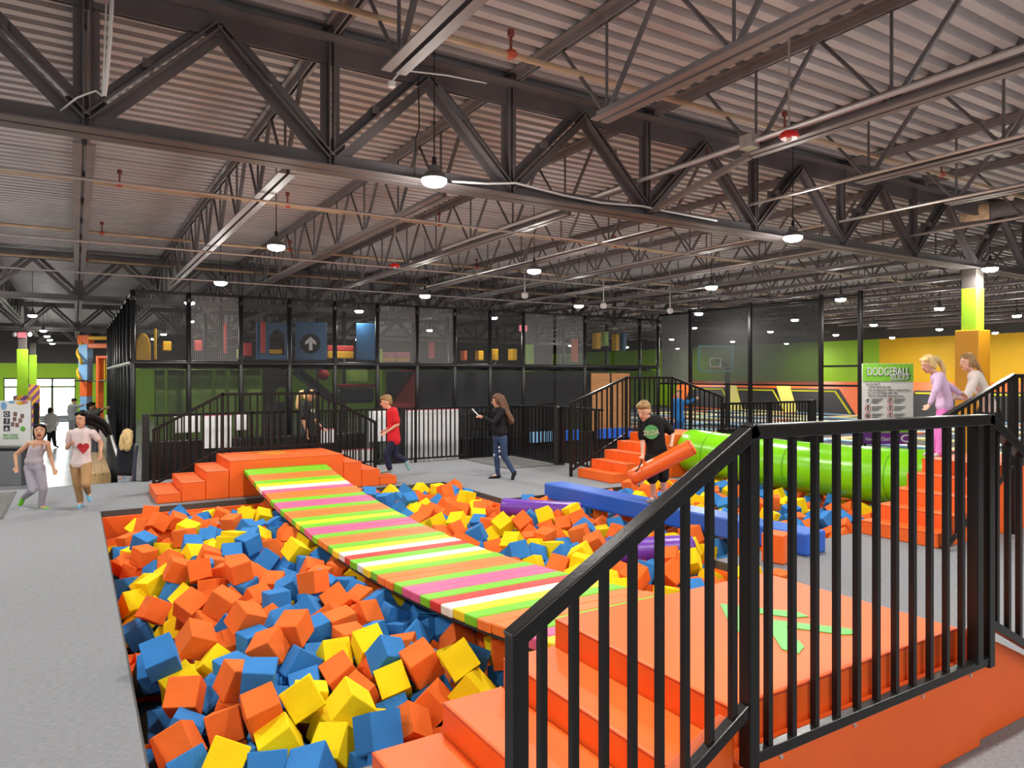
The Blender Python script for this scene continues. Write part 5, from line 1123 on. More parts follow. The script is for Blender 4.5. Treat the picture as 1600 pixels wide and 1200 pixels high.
# yellow dome door
a, b = onY(211, 562, YI), onY(236, 562, YI)
arch = [(a.x, ZM), (b.x, ZM)] + [((a.x + b.x) / 2 + (b.x - a.x) / 2 * math.cos(t), ZM + .35 + .36 * math.sin(t)) for t in [math.pi * q / 12 for q in range(13)]]
MB().prism(arch, 'y', YI, YI + .5).build("dome_door", PYEL, cf, bevel=.03, label="yellow domed plastic door in the upper storey at the left")
board("foam_pillar", "slim yellow pillar beside the domed door", "pillar", 240, 245, 513, 562, YI, PYEL, parent=cf)
# house-shaped window panel
def panel_with_hole(name, label, outer, hole, Yp, m, thick=.06):
    """panel in the xz plane with a polygonal opening bridged by a slit"""
    bm = bmesh.new()
    o = [bm.verts.new((p[0], Yp, p[1])) for p in outer]
    h = [bm.verts.new((p[0], Yp, p[1])) for p in hole]
    eo = [bm.edges.new((o[i], o[(i + 1) % len(o)])) for i in range(len(o))]
    eh = [bm.edges.new((h[i], h[(i + 1) % len(h)])) for i in range(len(h))]
    bmesh.ops.triangle_fill(bm, use_beauty=True, use_dissolve=False, edges=eo + eh)
    r = bmesh.ops.extrude_face_region(bm, geom=bm.faces[:])
    bmesh.ops.translate(bm, verts=[v for v in r['geom'] if isinstance(v, bmesh.types.BMVert)], vec=(0, thick, 0))
    bmesh.ops.recalc_face_normals(bm, faces=bm.faces)
    me = bpy.data.meshes.new(name); bm.to_mesh(me); bm.free()
    me.materials.append(m)
    return put(name, me, cf, label=label)
def rectY(px0, px1, py0, py1, Yp):
    p, q = onY(px0, py1, Yp), onY(px1, py0, Yp)
    z0 = onY((px0 + px1) / 2, py1, Yp).z; z1 = onY((px0 + px1) / 2, py0, Yp).z
    return p.x, q.x, z0, z1
x0, x1, z0, z1 = rectY(401, 453, 504, 562, YI)
hx0, hx1 = x0 + (x1 - x0) * .38, x0 + (x1 - x0) * .86
panel_with_hole("house_panel", "dark blue play panel with a house-shaped window", [(x0, z0), (x1, z0), (x1, z1), (x0, z1)],
                [(hx0, z0 + .12), (hx1, z0 + .12), (hx1, z0 + .62), ((hx0 + hx1) / 2, z0 + .8), (hx0, z0 + .62)], YI, PBLUE)
x0, x1, z0, z1 = rectY(462, 511, 503, 563, YI)
ap = put("arrow_panel", MB().box(x0, x1, YI, YI + .06, z0, z1).mesh("arrow_panel", PBLUE), cf, bevel=.02, label="dark blue play panel with a white arrow in a black circle")
cx_, cz_ = onY(485, 537, YI).x, onY(485, 537, YI).z
MB().cyl((cx_, YI - .02, cz_), (cx_, YI, cz_), .26, n=32).build("disc", BLACKF, ap)
MB().prism([(cx_ - .045, cz_ - .17), (cx_ + .045, cz_ - .17), (cx_ + .045, cz_ + .02), (cx_ + .14, cz_ - .03), (cx_ + .14, cz_ + .05), (cx_, cz_ + .18), (cx_ - .14, cz_ + .05), (cx_ - .14, cz_ - .03), (cx_ - .045, cz_ + .02)],
           'y', YI - .03, YI - .02).build("arrow", WHITE, ap)
board("blue_panel", "dark blue play panel right of the arrow panel", "play panel", 557, 590, 505, 563, YI, PBLUE, parent=cf)
board("foam_pillar", "red pillar behind the net left of the house window", "pillar", 408, 415, 502, 552, YI - .2, PRED, parent=cf)
board("foam_pillar", "slim red pillar behind the second net panel", "pillar", 350, 355, 505, 552, YI, PRED, parent=cf)
for i, (px0, px1, py0, py1, m, lab) in enumerate(((603, 617, 550, 559, PPINK, "pink foam block left of its twin in the upper storey"), (603, 617, 559, 565, PYEL, "yellow foam block under the left pink block"),
        (621, 641, 550, 559, PPINK, "pink foam block right of its twin in the upper storey"), (621, 641, 559, 565, PYEL, "yellow foam block under the right pink block"),
        (255, 268, 533, 548, PYEL, "small yellow toy face behind the first net panel"), (305, 316, 532, 548, PRED, "small red and cream toy behind the second net panel"),
        (381, 394, 536, 556, PRED, "small red barrel behind the third post"), (372, 380, 545, 560, PGRN, "small green block beside the red barrel"),
        (420, 441, 546, 553, PYEL, "yellow rail seen through the house window"), (512, 553, 540, 548, PRED, "red band behind the open bay"), (512, 553, 549, 560, PYEL, "yellow frame behind the open bay"),
        (675, 679, 535, 560, PRED, "slim red marker behind the nets"), (748, 756, 548, 563, PYEL, "yellow marker in the dark bay"), (725, 730, 548, 563, PORG, "orange marker in the dark bay"),
        (800, 808, 545, 563, PYEL, "yellow marker left of the lime column"), (774, 779, 545, 563, PYEL, "cream marker in the dark bay"), (899, 903, 529, 565, PORG, "orange rod behind the bright net"),
        (932, 939, 520, 545, PYEL, "yellow hanging bag in the dark right bay"), (945, 951, 518, 540, PGRN, "olive hanging bag in the dark right bay"), (963, 968, 522, 548, PYEL, "tilted yellow bag in the dark right bay"), (974, 979, 520, 548, PBLUE, "blue hanging bag in the dark right bay"))):
    board("play_block", lab, "play piece", px0, px1, py0, py1, YI + .3 + .02 * (i % 5), m, .25, .015)
board("exit_sign", "pink lit exit sign on top of the lime column in the frame", "sign", 812, 824, 508, 518, 19.6, mat("exit_glow", (.7, .15, .18), .5, emit=(1, .25, .3), estr=.8), .05)
# lower storey: green panels, dark arch wall, slide, red ramp
for i, (px0, px1) in enumerate(((242, 258), (262, 290), (296, 332), (336, 352), (358, 376), (380, 408))):
    board("green_panel", f"green wall panel {WORD[i]} from the left in the lower storey", "play panel", px0, px1, 577, 700, 18.1, PGRN, .08, parent=cf)
x0, x1, z0, z1 = rectY(411, 455, 575, 700, 19.0)
w1 = x0 + (x1 - x0) * .45; w2 = x0 + (x1 - x0) * .85
panel_with_hole("arched_wall", "dark brown wall with an arched window in the lower storey", [(x0, z0), (x1, z0), (x1, z1), (x0, z1)],
                [(w1, z0 + 1.2), (w2, z0 + 1.2), (w2, z0 + 1.45)] + [((w1 + w2) / 2 + (w2 - w1) / 2 * math.cos(t), z0 + 1.45 + .15 * math.sin(t)) for t in [math.pi * q / 6 for q in range(1, 6)]] + [(w1, z0 + 1.45)], 19.0, mat("umber_panel", (.055, .045, .04), .6))
p, q = onY(470, 580, 18.2), onY(530, 628, 18.2)
MB().bar(p + Vector((0, .4, 0)), q + Vector((0, .4, 0)), .7, .16).build("slide", BLACKP, cf, bevel=.03, label="dark slide running down inside the lower storey")
MB().sph(onY(505, 585, 18.9), .16).build("foam_ball", PRED, smooth=True, label="red foam ball under the frame behind the slide", cat="ball")
board("green_panel", "green panel behind the red bench in the lower storey", "play panel", 540, 575, 572, 597, 19.5, PGRN, parent=cf)
board("red_bench", "red edged padded bench in the lower storey", "bench", 530, 588, 600, 606, 18.5, PRED, .5, parent=cf)
board("foam_mound", "black padded mound below the red bench", "pad", 532, 586, 607, 630, 18.3, BLACKP, .6, .08, parent=cf)
a, b = onY(608, 640, 19.0), onY(652, 570, 19.0)
MB().prism([(a.x, a.z), (b.x, a.z), (b.x, b.z - .15)], 'y', 19.0, 20.2).build("red_ramp", PRED, cf, label="red sloping ramp in the lower storey")
board("green_panel", "bright green panel behind the red ramp", "play panel", 606, 652, 580, 620, 20.4, PGRN, parent=cf)
board("yellow_canopy", "yellow canopy board above the red ramp", "play piece", 606, 650, 572, 578, 20.3, PYEL, parent=cf)
PLYW = mat("tan_plywood", (0.42, 0.19, 0.07), .6, .12, 3, stretch=(1, 1, 6))
for px0, px1, lab in ((924, 953, "left plywood board leaning in the lower storey at the right"), (956, 984, "right plywood board leaning in the lower storey at the right")):
    board("plywood_board", lab, "board", px0, px1, 583, 760, YS - .12, PLYW, .03, .004)
MB().box(7.6, 15.9, 19.2, 19.3, LOW, ZM - .15).build("back_partition", mat("charcoal_partition", (.045, .046, .05), .7, .15, 1.5), label="charcoal partition behind the lower storey mesh", cat="partition")

# low black padded wall and white boards between deck and frame
MB().box(1.3, 5.9, 16.35, 16.5, LOW, .62).build("low_wall", BLACKP, bevel=.03, label="low black padded wall behind the far orange platform", cat="wall")
MB().box(8.0, 15.6, 16.5, 16.65, LOW, .35).build("low_wall", BLACKP, bevel=.03, label="low black padded wall behind the tall orange stairs", cat="wall")
WPL = mat("white_board", (0.74, 0.74, 0.75), .5, .06, 3)
def white_boards(label, px0, px1, py0, py1, Yp, n):
    x0, x1, z0, z1 = rectY(px0, px1, py0, py1, Yp)
    z0 = max(z0, LOW + .01)
    t = thing("white_board_wall", label, "partition", loc=(x0, Yp, z0))
    w = (x1 - x0) / n
    for i in range(n):
        MB().box(x0 + i * w + .004, x0 + (i + 1) * w - .004, Yp, Yp + .03, z0, z1).build("plank", WPL, t, bevel=.004)
    MB().box(x0, x1, Yp + .005, Yp + .035, z1, z1 + .03).build("cap", PPINK, t)
white_boards("white boarded partition between the boy in red and the woman with the phone", 634, 717, 641, 726, 15.1, 11)
white_boards("white boarded partition directly behind the boy in red", 577, 603, 642, 690, 15.4, 4)
white_boards("narrow white boards left of the woman in black", 318, 362, 650, 700, 15.6, 5)
white_boards("white boards near the left end of the far railing", 272, 313, 650, 676, 15.7, 5)
white_boards("white boards just left of the staff woman", 368, 387, 648, 672, 15.7, 2)
white_boards("short white boards right of the staff woman", 500, 526, 672, 692, 15.5, 3)
white_boards("low white boards beneath the far railing", 533, 583, 704, 728, 15.3, 6)
# blue and red floor pads behind the back railing
for px0, px1, m, lab in ((826, 860, PSKY, "blue floor pad left behind the black railing"), (864, 905, BLUEV, "blue floor pad middle behind the black railing"), (930, 985, BLUEV, "blue floor pad behind the tall stair railing")):
    x0, x1, z0, z1 = rectY(px0, px1, 684, 697, 16.42)
    MB().box(x0, x1, 16.3, 16.45, .12, .42).build("floor_pad", m, bevel=.02, label=lab, cat="pad")

# ------------------------------------------------------------------ netting and trampoline court on the right
XN = 15.97
cg = thing("court_netting", "tall black posts and fine netting around the trampoline court", "netting", loc=(XN, 12, 0))
NY = [16.9, 15.6, 13.35, 11.15, 10.1]
for yy in NY[1:]:
    MB().box(XN - .045, XN + .045, yy - .045, yy + .045, .0, 4.0).build("post", BLACKM, cg, bevel=.006)
for z in (1.72, 3.9):
    MB().bar((XN, 16.9, z), (XN, 10.1, z), .05, .05).build("rail", BLACKM, cg)
MB().bar((XN, 11.15, 2.2), (XN, 10.1, 2.2), .05, .05).build("rail", BLACKM, cg)
for i in range(3):
    MB().box(XN - .002, XN + .002, NY[i + 1] + .05, NY[i] - .05, 1.75, 3.88).build("mesh_screen", SCRIM2, cg)
net(cg, (XN - .01, NY[1] + .05, 1.75), (0, 1, 0), UP, 1.2, 2.1, .03, .008, m=NETM_L)
# column-side near net stub at the far right
net(cg, (XN, 4.0, .02), (0, 1, 0), UP, 2.0, .55, .05, .02, name="low_net")

# basketball hoop
bh = thing("basketball_hoop", "clear basketball backboard with teal edge behind the court netting", "hoop", loc=at(1120, 575, 27))
p0 = at(1092, 580, 27); p1 = at(1145, 541, 27)
def quad_frame(mb, a, b, w):
    a2 = Vector((b.x, b.y, a.z)); b2 = Vector((a.x, a.y, b.z))
    for u, v in ((a, a2), (a2, b), (b, b2), (b2, a)):
        mb.bar(u, v, w, w)
fr = MB(); quad_frame(fr, p0, p1, .06); fr.build("edge_frame", mat("teal_edge", (.15, .5, .45), .4), bh)
fr = MB(); quad_frame(fr, at(1110, 573, 26.95), at(1126, 560, 26.95), .04); fr.build("target_square", WHITE, bh)
bd = (p1 - p0); bd.z = 0
MB()._add([p0, p0 + bd, p1, p1 - bd], [(0, 1, 2, 3)]).build("backboard_pane", mat("backboard_glass", (.25, .3, .3), .1, alpha=.25), bh)
rc = at(1118, 575, 26.6)
MB().tube([rc + Vector((.22 * math.cos(t), .22 * math.sin(t), 0)) for t in [2 * math.pi * q / 20 for q in range(21)]], .018, 6).build("rim", RED, bh)
MB().cyl(at(1137, 575, 27.3), Vector((at(1137, 575, 27.3).x, at(1137, 575, 27.3).y, 0)), .1, n=10).build("pole", BLACKP, bh)
MB().bar(at(1137, 572, 27.3), at(1118, 560, 27.05), .1, .1).build("arm", BLACKP, bh)

# trampoline beds in the court floor
TBED = mat("trampoline_bed", (.012, .012, .014), .6)
PADS = [mat("pad_yellow", (.80, .72, .28), .4), mat("pad_blue", (.25, .45, .62), .4), mat("pad_orange", (.75, .2, .1), .4)]
ti = 0
for i in range(6):
    for j in range(6):
        x, y = 16.6 + i * 2.6, 6.0 + j * 3.6
        if x > 31 or (x < at(1137, 575, 27.3).x < x + 2.6 and y < at(1137, 575, 27.3).y < y + 3.6):
            continue
        t = thing("trampoline", f"floor trampoline with coloured edge pads, court row {WORD[i]}, place {WORD[j]}", "trampoline", loc=(x, y, 0), group="floor trampolines in the court")
        MB().box(x + .2, x + 2.4, y + .2, y + 3.4, .0, .03).build("bed", TBED, t)
        m = PADS[(i + j) % 2]
        for a in ((x, x + .22, y, y + 3.6), (x + 2.38, x + 2.6, y, y + 3.6)):
            MB().box(a[0] + .01, a[1] - .01, a[2] + .01, a[3] - .01, 0, .09).build("edge_pad", m, t, bevel=.02)
        for a in ((x + .22, x + 2.38, y, y + .22), (x + .22, x + 2.38, y + 3.38, y + 3.6)):
            MB().box(a[0], a[1], a[2] + .01, a[3] - .01, 0, .085).build("edge_pad", PADS[2] if (i + j) % 3 == 0 else m, t, bevel=.02)
# slanted trampoline wall at the far side of the court
TX = 32.3
tw = thing("trampoline_wall", "orange padded wall with black slanted trampolines outlined in yellow", "padded wall", loc=(TX, 20, 0))
def slant(y, z, off=0.0):
    return Vector((TX + .9 * z / 1.7 - off, y, z))
def slab(name, poly, m, off, th):
    """outline in (y, z) laid on the slanted wall"""
    n = len(poly); v = [slant(a, b, off) for a, b in poly] + [slant(a, b, off - th) for a, b in poly]
    f = [list(range(n)), list(range(2 * n - 1, n - 1, -1))] + [[i, n + i, n + (i + 1) % n, (i + 1) % n] for i in range(n)]
    MB()._add(v, f).build(name, m, tw)
LIME = mat("yellow_outline", (.75, .72, .03), .5)
PALE = mat("pale_yellow_pad", (.80, .72, .16), .45)
for y0 in (7.0, 13.6, 20.2, 26.8):
    slab("orange_pad", [(y0 + .03, .0), (y0 + 6.57, .0), (y0 + 6.57, 1.68), (y0 + .03, 1.68)], PORG, .0, .12)
BEDS = [(12.6, 18.2, -1), (22.0, 25.0, 1), (25.8, 28.6, 1), (29.4, 32.2, 1)]
for a, b, s in BEDS:
    k = 1.3
    # leaning trapezoids: right-hand edge falls outward towards smaller y
    slab("bed", [(a - k, .08), (b, .08), (b, 1.30), (a, 1.30)], TBED, .03, .03)
    for u, v, w_ in (((a + .15, 1.18), (b - .1, 1.18), .05), ((a + .15, 1.18), (a - k + .25, .1), .05)):
        MB().bar(slant(u[0], u[1], .05), slant(v[0], v[1], .05), .05, .075, Vector((0, 0, 1))).build("yellow_outline", LIME, tw)
for a in (28.9, 25.25):
    slab("yellow_divider", [(a - 1.35, .05), (a - .55, .05), (a + .55, 1.42), (a - .3, 1.42)], PALE, .08, .08)

# ------------------------------------------------------------------ dodgeball rules sign and banner
SGN_W, SGN_G = mat("sign_white", (.66, .65, .64), .5), mat("sign_green", (.22, .55, .04), .5, .2, 30)
Zs = 16.9
sg = thing("rules_sign", "green and white dodgeball rules sign hung on the netting post behind the girls", "sign", loc=at(1387, 664, Zs))
pxm = Zs / FPX
nrm = -FWD
def sp(px, py, off=0.0):
    return at(px, py, Zs) + nrm * off
def sign_rect(px0, px1, py0, py1, off, m, name, parent):
    pts = [sp(px0, py1, off), sp(px1, py1, off), sp(px1, py0, off), sp(px0, py0, off)]
    back = [p + FWD * .02 for p in pts]
    return MB()._add(pts + back, [(0, 1, 2, 3), (7, 6, 5, 4), (0, 4, 5, 1), (1, 5, 6, 2), (2, 6, 7, 3), (3, 7, 4, 0)]).build(name, m, parent)
sign_rect(1347, 1427, 568, 664, 0, SGN_W, "board", sg)
sign_rect(1348, 1427, 568.5, 596, .012, SGN_G, "green_header", sg)
INK = mat("sign_ink", (.05, .05, .06), .6)
GREYL = mat("sign_letter_grey", (.72, .72, .74), .4)
put_text("DODGEBALL", 19 * pxm, INK, sp(1388, 582, .016), RIGHT, nrm, sg, sx=.64)
put_text("DODGEBALL", 18 * pxm, WHITE, sp(1387, 581, .02), RIGHT, nrm, sg, sx=.64)
put_text("RULES", 15 * pxm, INK, sp(1405, 590, .024), RIGHT + UP * .1, nrm, sg, sx=.75, shear=.2)
put_text("RULES", 14 * pxm, GREYL, sp(1404, 589.5, .028), RIGHT + UP * .1, nrm, sg, sx=.75, shear=.2)
for i, tx in enumerate(("You Are Out If:", "You are hit by a live ball", "If an opposing player catches a ball you throw", "You cross the orange center line", "You drop a ball after deflecting another")):
    put_text(tx, 4.4 * pxm, INK, sp(1352 + len(tx) * .75 + (2 if i else 0), 600 + i * 4.7, .016), RIGHT, nrm, sg, sx=.8)
REDI = mat("sign_red", (.5, .03, .03), .5)
for r in range(3):
    for c in range(2):
        px, py = 1355.5 + c * 35, 626.5 + r * 11.5
        ring = MB().tube([sp(px + 4.1 * math.cos(t), py + 4.6 * math.sin(t), .012) for t in [2 * math.pi * q / 20 for q in range(21)]], .4 * pxm, 5)
        ring.build("pictogram_ring", GREYL if (r, c) == (0, 0) else REDI, sg)
        f = MB().bar(sp(px, py - 2.2, .012), sp(px + (r - 1) * .5, py + 2.8, .012), 1.3 * pxm, .01, FWD).sph(sp(px, py - 2.8, .012), .9 * pxm, nu=8, nv=5)
        if not (r == 2 and c == 0):
            f.build("pictogram_figure", INK, sg)
        else:
            MB().sph(sp(px, py, .012), 2.3 * pxm, nu=10, nv=6).build("pictogram_ball", INK, sg)
        for k in range(3):
            w = (17, 14, 10)[k]
            sign_rect(px + 6.5, px + 6.5 + w, py - 3 + k * 2.6, py - 2 + k * 2.6, .012, INK, "text_line", sg)
MB().bar(sp(1344, 572, -.03), sp(1360, 572, -.03), .03, .03).bar(sp(1344, 655, -.03), sp(1360, 655, -.03), .03, .03).build("bracket", BLACKM, sg)

bn = thing("floor_banner", "purple and green banner with white lettering on the court edge", "banner", loc=(16.3, 10, 0))
Zs = 17.2; pxm = Zs / FPX
sign_rect(1347, 1425, 676, 694, 0, mat("banner_purple", (.16, .02, .28), .5), "purple_field", bn)
sign_rect(1347, 1425, 668, 676, .0, SGN_G, "green_field", bn)
put_text("Have you Class?", 8 * pxm, WHITE, sp(1371, 686, .02), RIGHT, nrm, bn, sx=.75)
ring = MB(); ring.tube([sp(1416 + 8 * math.cos(t), 685 + 5 * math.sin(t), .02) for t in [2 * math.pi * q / 20 for q in range(21)]], .02, 5); ring.build("white_badge", WHITE, bn)
for px in (1352, 1420):
    MB().cyl(Vector((sp(px, 690).x, sp(px, 690).y, .002)), sp(px, 692), .03, n=8).build("leg", BLACKM, bn)

# ------------------------------------------------------------------ left background: kiosk, tower, bench, bins
ZK = 17.5
kb = thing("photo_kiosk", "white photo kiosk panel with share icons at the left edge", "kiosk", loc=at(20, 740, ZK))
Zs = ZK; pxm = Zs / FPX
sign_rect(-16, 48, 626, 696, 0, WHITE, "panel", kb)
sign_rect(48, 56, 630, 720, -.1, BLACKP, "side_panel", kb)
for px0, px1, py0, py1, m in ((2, 11, 628, 640, PSKY), (14, 24, 626, 630, PSKY), (26, 40, 627, 632, PYEL), (34, 45, 626, 630, PPINK)):
    pts = [sp((px0 + px1) / 2 + (px1 - px0) / 2 * math.cos(t), (py0 + py1) / 2 + (py1 - py0) / 2 * math.sin(t), .02) for t in [2 * math.pi * q / 16 for q in range(16)]]
    MB()._add(pts, [list(range(16))]).build("colour_splash", m, kb)
for i, py in enumerate((647, 658, 669)):
    sign_rect(6, 15.5, py - 4.5, py + 4.5, .012, INK, "icon_square", kb)
    if i == 0:
        MB().tube([sp(10.7 + 2.6 * math.cos(t), py + 2.6 * math.sin(t), .016) for t in [2 * math.pi * q / 16 for q in range(17)]], .5 * pxm, 5).build("icon_ring", WHITE, kb)
    elif i == 1:
        put_text("f", 10 * pxm, WHITE, sp(11.5, py, .016), RIGHT, nrm, kb)
    else:
        MB()._add([sp(8, py + 3, .016), sp(14, py + 3, .016), sp(11, py - 2, .016)], [(0, 1, 2)]).build("icon_mark", WHITE, kb)
for px, py in ((24, 647), (23, 655), (20, 663), (35, 650), (32, 657), (27, 664)):
    sign_rect(px - 2.6, px + 2.6, py - 3.2, py + 3.2, .012, mat("photo_brown", (.22, .12, .1), .6, .5, 20), "photo_print", kb)
MB().cyl(sp(36, 670, .005), sp(36, 670, .02), 3.7 * pxm, n=20).build("green_badge", mat("badge_green", (.12, .42, .06), .5), kb)
for i, tx in enumerate(("PRINT & SHARE", "YOUR PHOTOS!")):
    put_text(tx, 5.2 * pxm, mat("badge_green", (.12, .42, .06), .5), sp(17, 680 + 4.6 * i, .016), RIGHT, nrm, kb, sx=.65)
p = at(14, 742, ZK)
MB().obox(Matrix.Translation((p.x, p.y, LOW + .42)) @ Matrix.Rotation(-YAW, 4, 'Z'), (.5, .3, .42)).build("base_cabinet", mat("grey_cabinet", (.18, .19, .2), .5), kb, bevel=.02)
MB().obox(Matrix.Translation((p.x, p.y, LOW + .88)) @ Matrix.Rotation(-YAW, 4, 'Z'), (.51, .31, .045)).build("black_lid", BLACKP, kb, bevel=.03)
p = at(41, 705, 20)
bt = thing("round_stand", "blue round stand with pink base behind the running girl", "stand", loc=(p.x, p.y, LOW))
MB().cyl((p.x - .05, p.y, p.z + .05), (p.x + .05, p.y, p.z + .05), .36, n=28).build("disc", mat("stand_blue", (.03, .2, .55), .4), bt)
MB().lathe((p.x, p.y, LOW), UP, [(0, .3), (.05, .3), (.08, .1), (.5, .06)], 20).build("base", PPINK, bt)

# climbing tower near the entrance
ZT_ = 36.0
ct = thing("climbing_tower", "orange and blue climbing tower with yellow rails near the entrance", "tower", loc=at(133, 672, ZT_))
def at_box(mb, px0, px1, py0, py1, Zd, depth=.5):
    a, b = at(px0, py1, Zd), at(px1, py0, Zd)
    c = (a + b) / 2
    w = (px1 - px0) / FPX * Zd / 2
    h = (b.z - a.z) / 2
    mb.obox(Matrix.Translation(c) @ Matrix.Rotation(-YAW, 4, 'Z'), (w, depth / 2, max(h, .02)))
for nm, a, m in (("pillar_section", (127, 141, 538, 594, ZT_), PSKY), ("pillar_section", (129, 140, 596, 619, ZT_), PORG), ("pillar_section", (129, 140, 619, 672, ZT_), PSKY), ("pillar_section", (125, 143, 524, 538, ZT_), PORG),
                 ("top_beam", (141, 172, 526, 531, ZT_), PYEL), ("lower_beam", (141, 172, 537, 544, ZT_), PORG), ("corner_post", (154, 158, 556, 668, ZT_), PORG), ("platform", (118, 174, 594, 596, ZT_), BLACKP),
                 ("rail_panel", (158, 173, 556, 560, ZT_), PORG)):
    b = MB(); at_box(b, *a); b.build(nm, m, ct, bevel=.02)
for px in (160, 164, 168, 172):
    b = MB(); at_box(b, px - .8, px + .8, 560, 594, ZT_, .08); b.build("rail_bar", PYEL if px % 8 else PORG, ct)
sp_ = [at(124 + 3 * math.cos(q * .9), 536 + q * 4.4, ZT_ - .3 + .3 * math.sin(q * .9)) for q in range(14)]
MB().tube(sp_, .07, 8).build("spiral_rail", PYEL, ct, smooth=True)

# wooden bench box, lined bins, netting rope at the lower left
WOOD = mat("pale_wood", (0.52, 0.34, 0.15), .5, .15, 3, stretch=(6, 1, 1))
wb = thing("wooden_bench", "long pale wooden bench box behind the girl in the pink shirt", "bench", loc=(.25, 18, LOW))
for i in range(5):
    MB().box(-.05 + i * .13, .075 + i * .13, 16.3, 20.8, -.02, .03).build("slat", WOOD, wb, bevel=.004)
MB().box(-.05, .6, 16.3, 16.36, -.35, -.02).build("front_board", WOOD, wb)
MB().box(0.0, .55, 16.4, 20.7, LOW, -.03).build("carcass", mat("bench_dark", (.03, .03, .032), .6), wb)
for i, (x, y) in enumerate(((.25, 15.75),)):
    b_ = thing("lined_bin", "grey bin with black liner in front of the wooden bench", "bin", loc=(x, y, LOW))
    MB().lathe((x, y, LOW), UP, [(0, .24), (.02, .27), (.42, .30)], 20).build("bin_body", mat("bin_grey", (.16, .17, .19), .4), b_, smooth='auto')
    MB().lathe((x, y, LOW + .34), UP, [(0, .31), (.06, .33), (.15, .325), (.2, .31), (.2, .27), (.1, .25)], 20).build("liner", BLACKM, b_, smooth='auto')
nr = thing("net_fence", "sagging black net with white rope edge beside the wooden bench", "net", loc=(.75, 19, LOW))
rope = [(.75, 16.2 + q * .5, .28 + .55 * (q / 14) ** 1.4) for q in range(15)]
MB().tube(rope, .035, 8).build("rope", WHITE, nr, smooth=True)
b = MB()
for q in range(14):
    b._add([rope[q], rope[q + 1], (rope[q + 1][0], rope[q + 1][1], LOW), (rope[q][0], rope[q][1], LOW)], [(0, 1, 2, 3)])
b.build("net_sheet", mat("net_sheet_black", (.02, .022, .02), .7, alpha=.85), nr)
# leaning boards by the gate post
MB().obox(Matrix.Translation((.93, 15.2, -.02)) @ Euler((0, .08, 0)).to_matrix().to_4x4(), (.02, .2, .68)).build("leaning_board", mat("slate_board", (.05, .055, .09), .4), bevel=.005, label="dark slate board leaning by the thick black post", cat="board")

# ------------------------------------------------------------------ services under the roof
def pipe_x(label, y, z, r, x0, x1, heads=()):
    t = thing("sprinkler_pipe", label, "pipe", loc=(x0, y, z))
    MB().cyl((x0, y, z), (x1, y, z), r, n=10).build("pipe", PIPE, t, smooth='auto')
    for x in heads:
        MB().cyl((x, y, z), (x, y, z + .2), .012, n=6).cyl((x, y, z + .15), (x, y, z + .2), .03, n=8).build("sprinkler_head", mat("sprinkler_brown", (.2, .05, .03), .5), t)
        MB().lathe((x, y, z - .03), UP, [(0, .03), (.03, .06), (.06, .045)], 10).build("fitting", mat("sprinkler_red", (.4, .07, .04), .5), t)
pipe_x("tan sprinkler pipe in front of the nearest girder", 4.9, 4.55, .026, -6, 20, (3.0, 6.4, 9.5))
pipe_x("tan sprinkler pipe behind the nearest girder", 10.8, 4.5, .03, -6, 24, (.5, 2.7, 5.2, 9.0))
pipe_x("second tan sprinkler pipe behind the nearest girder", 14.6, 4.5, .03, -6, 26, (.4, 3.7, 8.0))
pipe_x("tan sprinkler pipe near the second girder", 18.2, 4.5, .03, -6, 28, (.2, 4.5))
def conduit(label, x, z, y0, y1, r=.018):
    MB().cyl((x, y0, z), (x, y1, z), r, n=8).build("conduit", GALV, smooth='auto', label=label, cat="conduit")
conduit("bright conduit pipe along the joist left of the red alarm", 5.36, 4.13, -4, 11, .026)
conduit("conduit pipe along the joist in front of the column", 7.2, 4.10, -4, 16)
conduit("conduit pipe along the joist right of the column", 9.05, 4.10, -4, 18)
conduit("conduit pipe over the court on the right", 10.9, 4.10, -4, 18)
def ext_x(label, y, z, x0, x1):
    MB().cyl((x0, y, z), (x1, y, z), .016, n=8).build("conduit", GALV, smooth='auto', label=label, cat="conduit")
ext_x("thin conduit crossing the joists above the first lamps", 8.6, 4.0, -5, 14)
ext_x("thin conduit crossing the joists over the boy in red", 12.6, 4.0, -5, 18)
ext_x("thin conduit crossing the joists above the railings", 16.4, 4.0, -5, 18)
jx = thing("junction_box", "grey junction box on the conduit by the red alarm", "box", loc=(5.36, 4.5, 4.1))
MB().box(5.30, 5.42, 4.42, 4.56, 4.07, 4.2).build("box_body", GALV, jx, bevel=.006)
MB().bar((5.5, 4.6, 4.06), (5.55, 6.1, 3.80), .06, .05).build("joist_brace", STEEL, label="diagonal brace from a joist down to the nearest girder", kind="structure")
def strobe(label, p):
    t = thing("fire_alarm", label, "alarm", loc=p)
    MB().lathe((p[0], p[1], p[2] + .05), (0, 0, -1), [(0, .05), (.015, .075), (.05, .085), (.065, .07)], 20).build("body", RED, t, smooth='auto')
    MB().cyl((p[0], p[1], p[2] + .04), (p[0], p[1], ZDECK + .01), .01, n=6).build("stem", GALV, t)
    MB().lathe((p[0], p[1], p[2] - .015), (0, 0, -1), [(0, .025), (.02, .02), (.025, .005)], 12).build("lens", WHITE, t, smooth='auto')
strobe("red round fire alarm beside the junction box", at(1233, 214, 6.25))
strobe("red round fire alarm over the climbing frame", at(617, 416, 12.2))
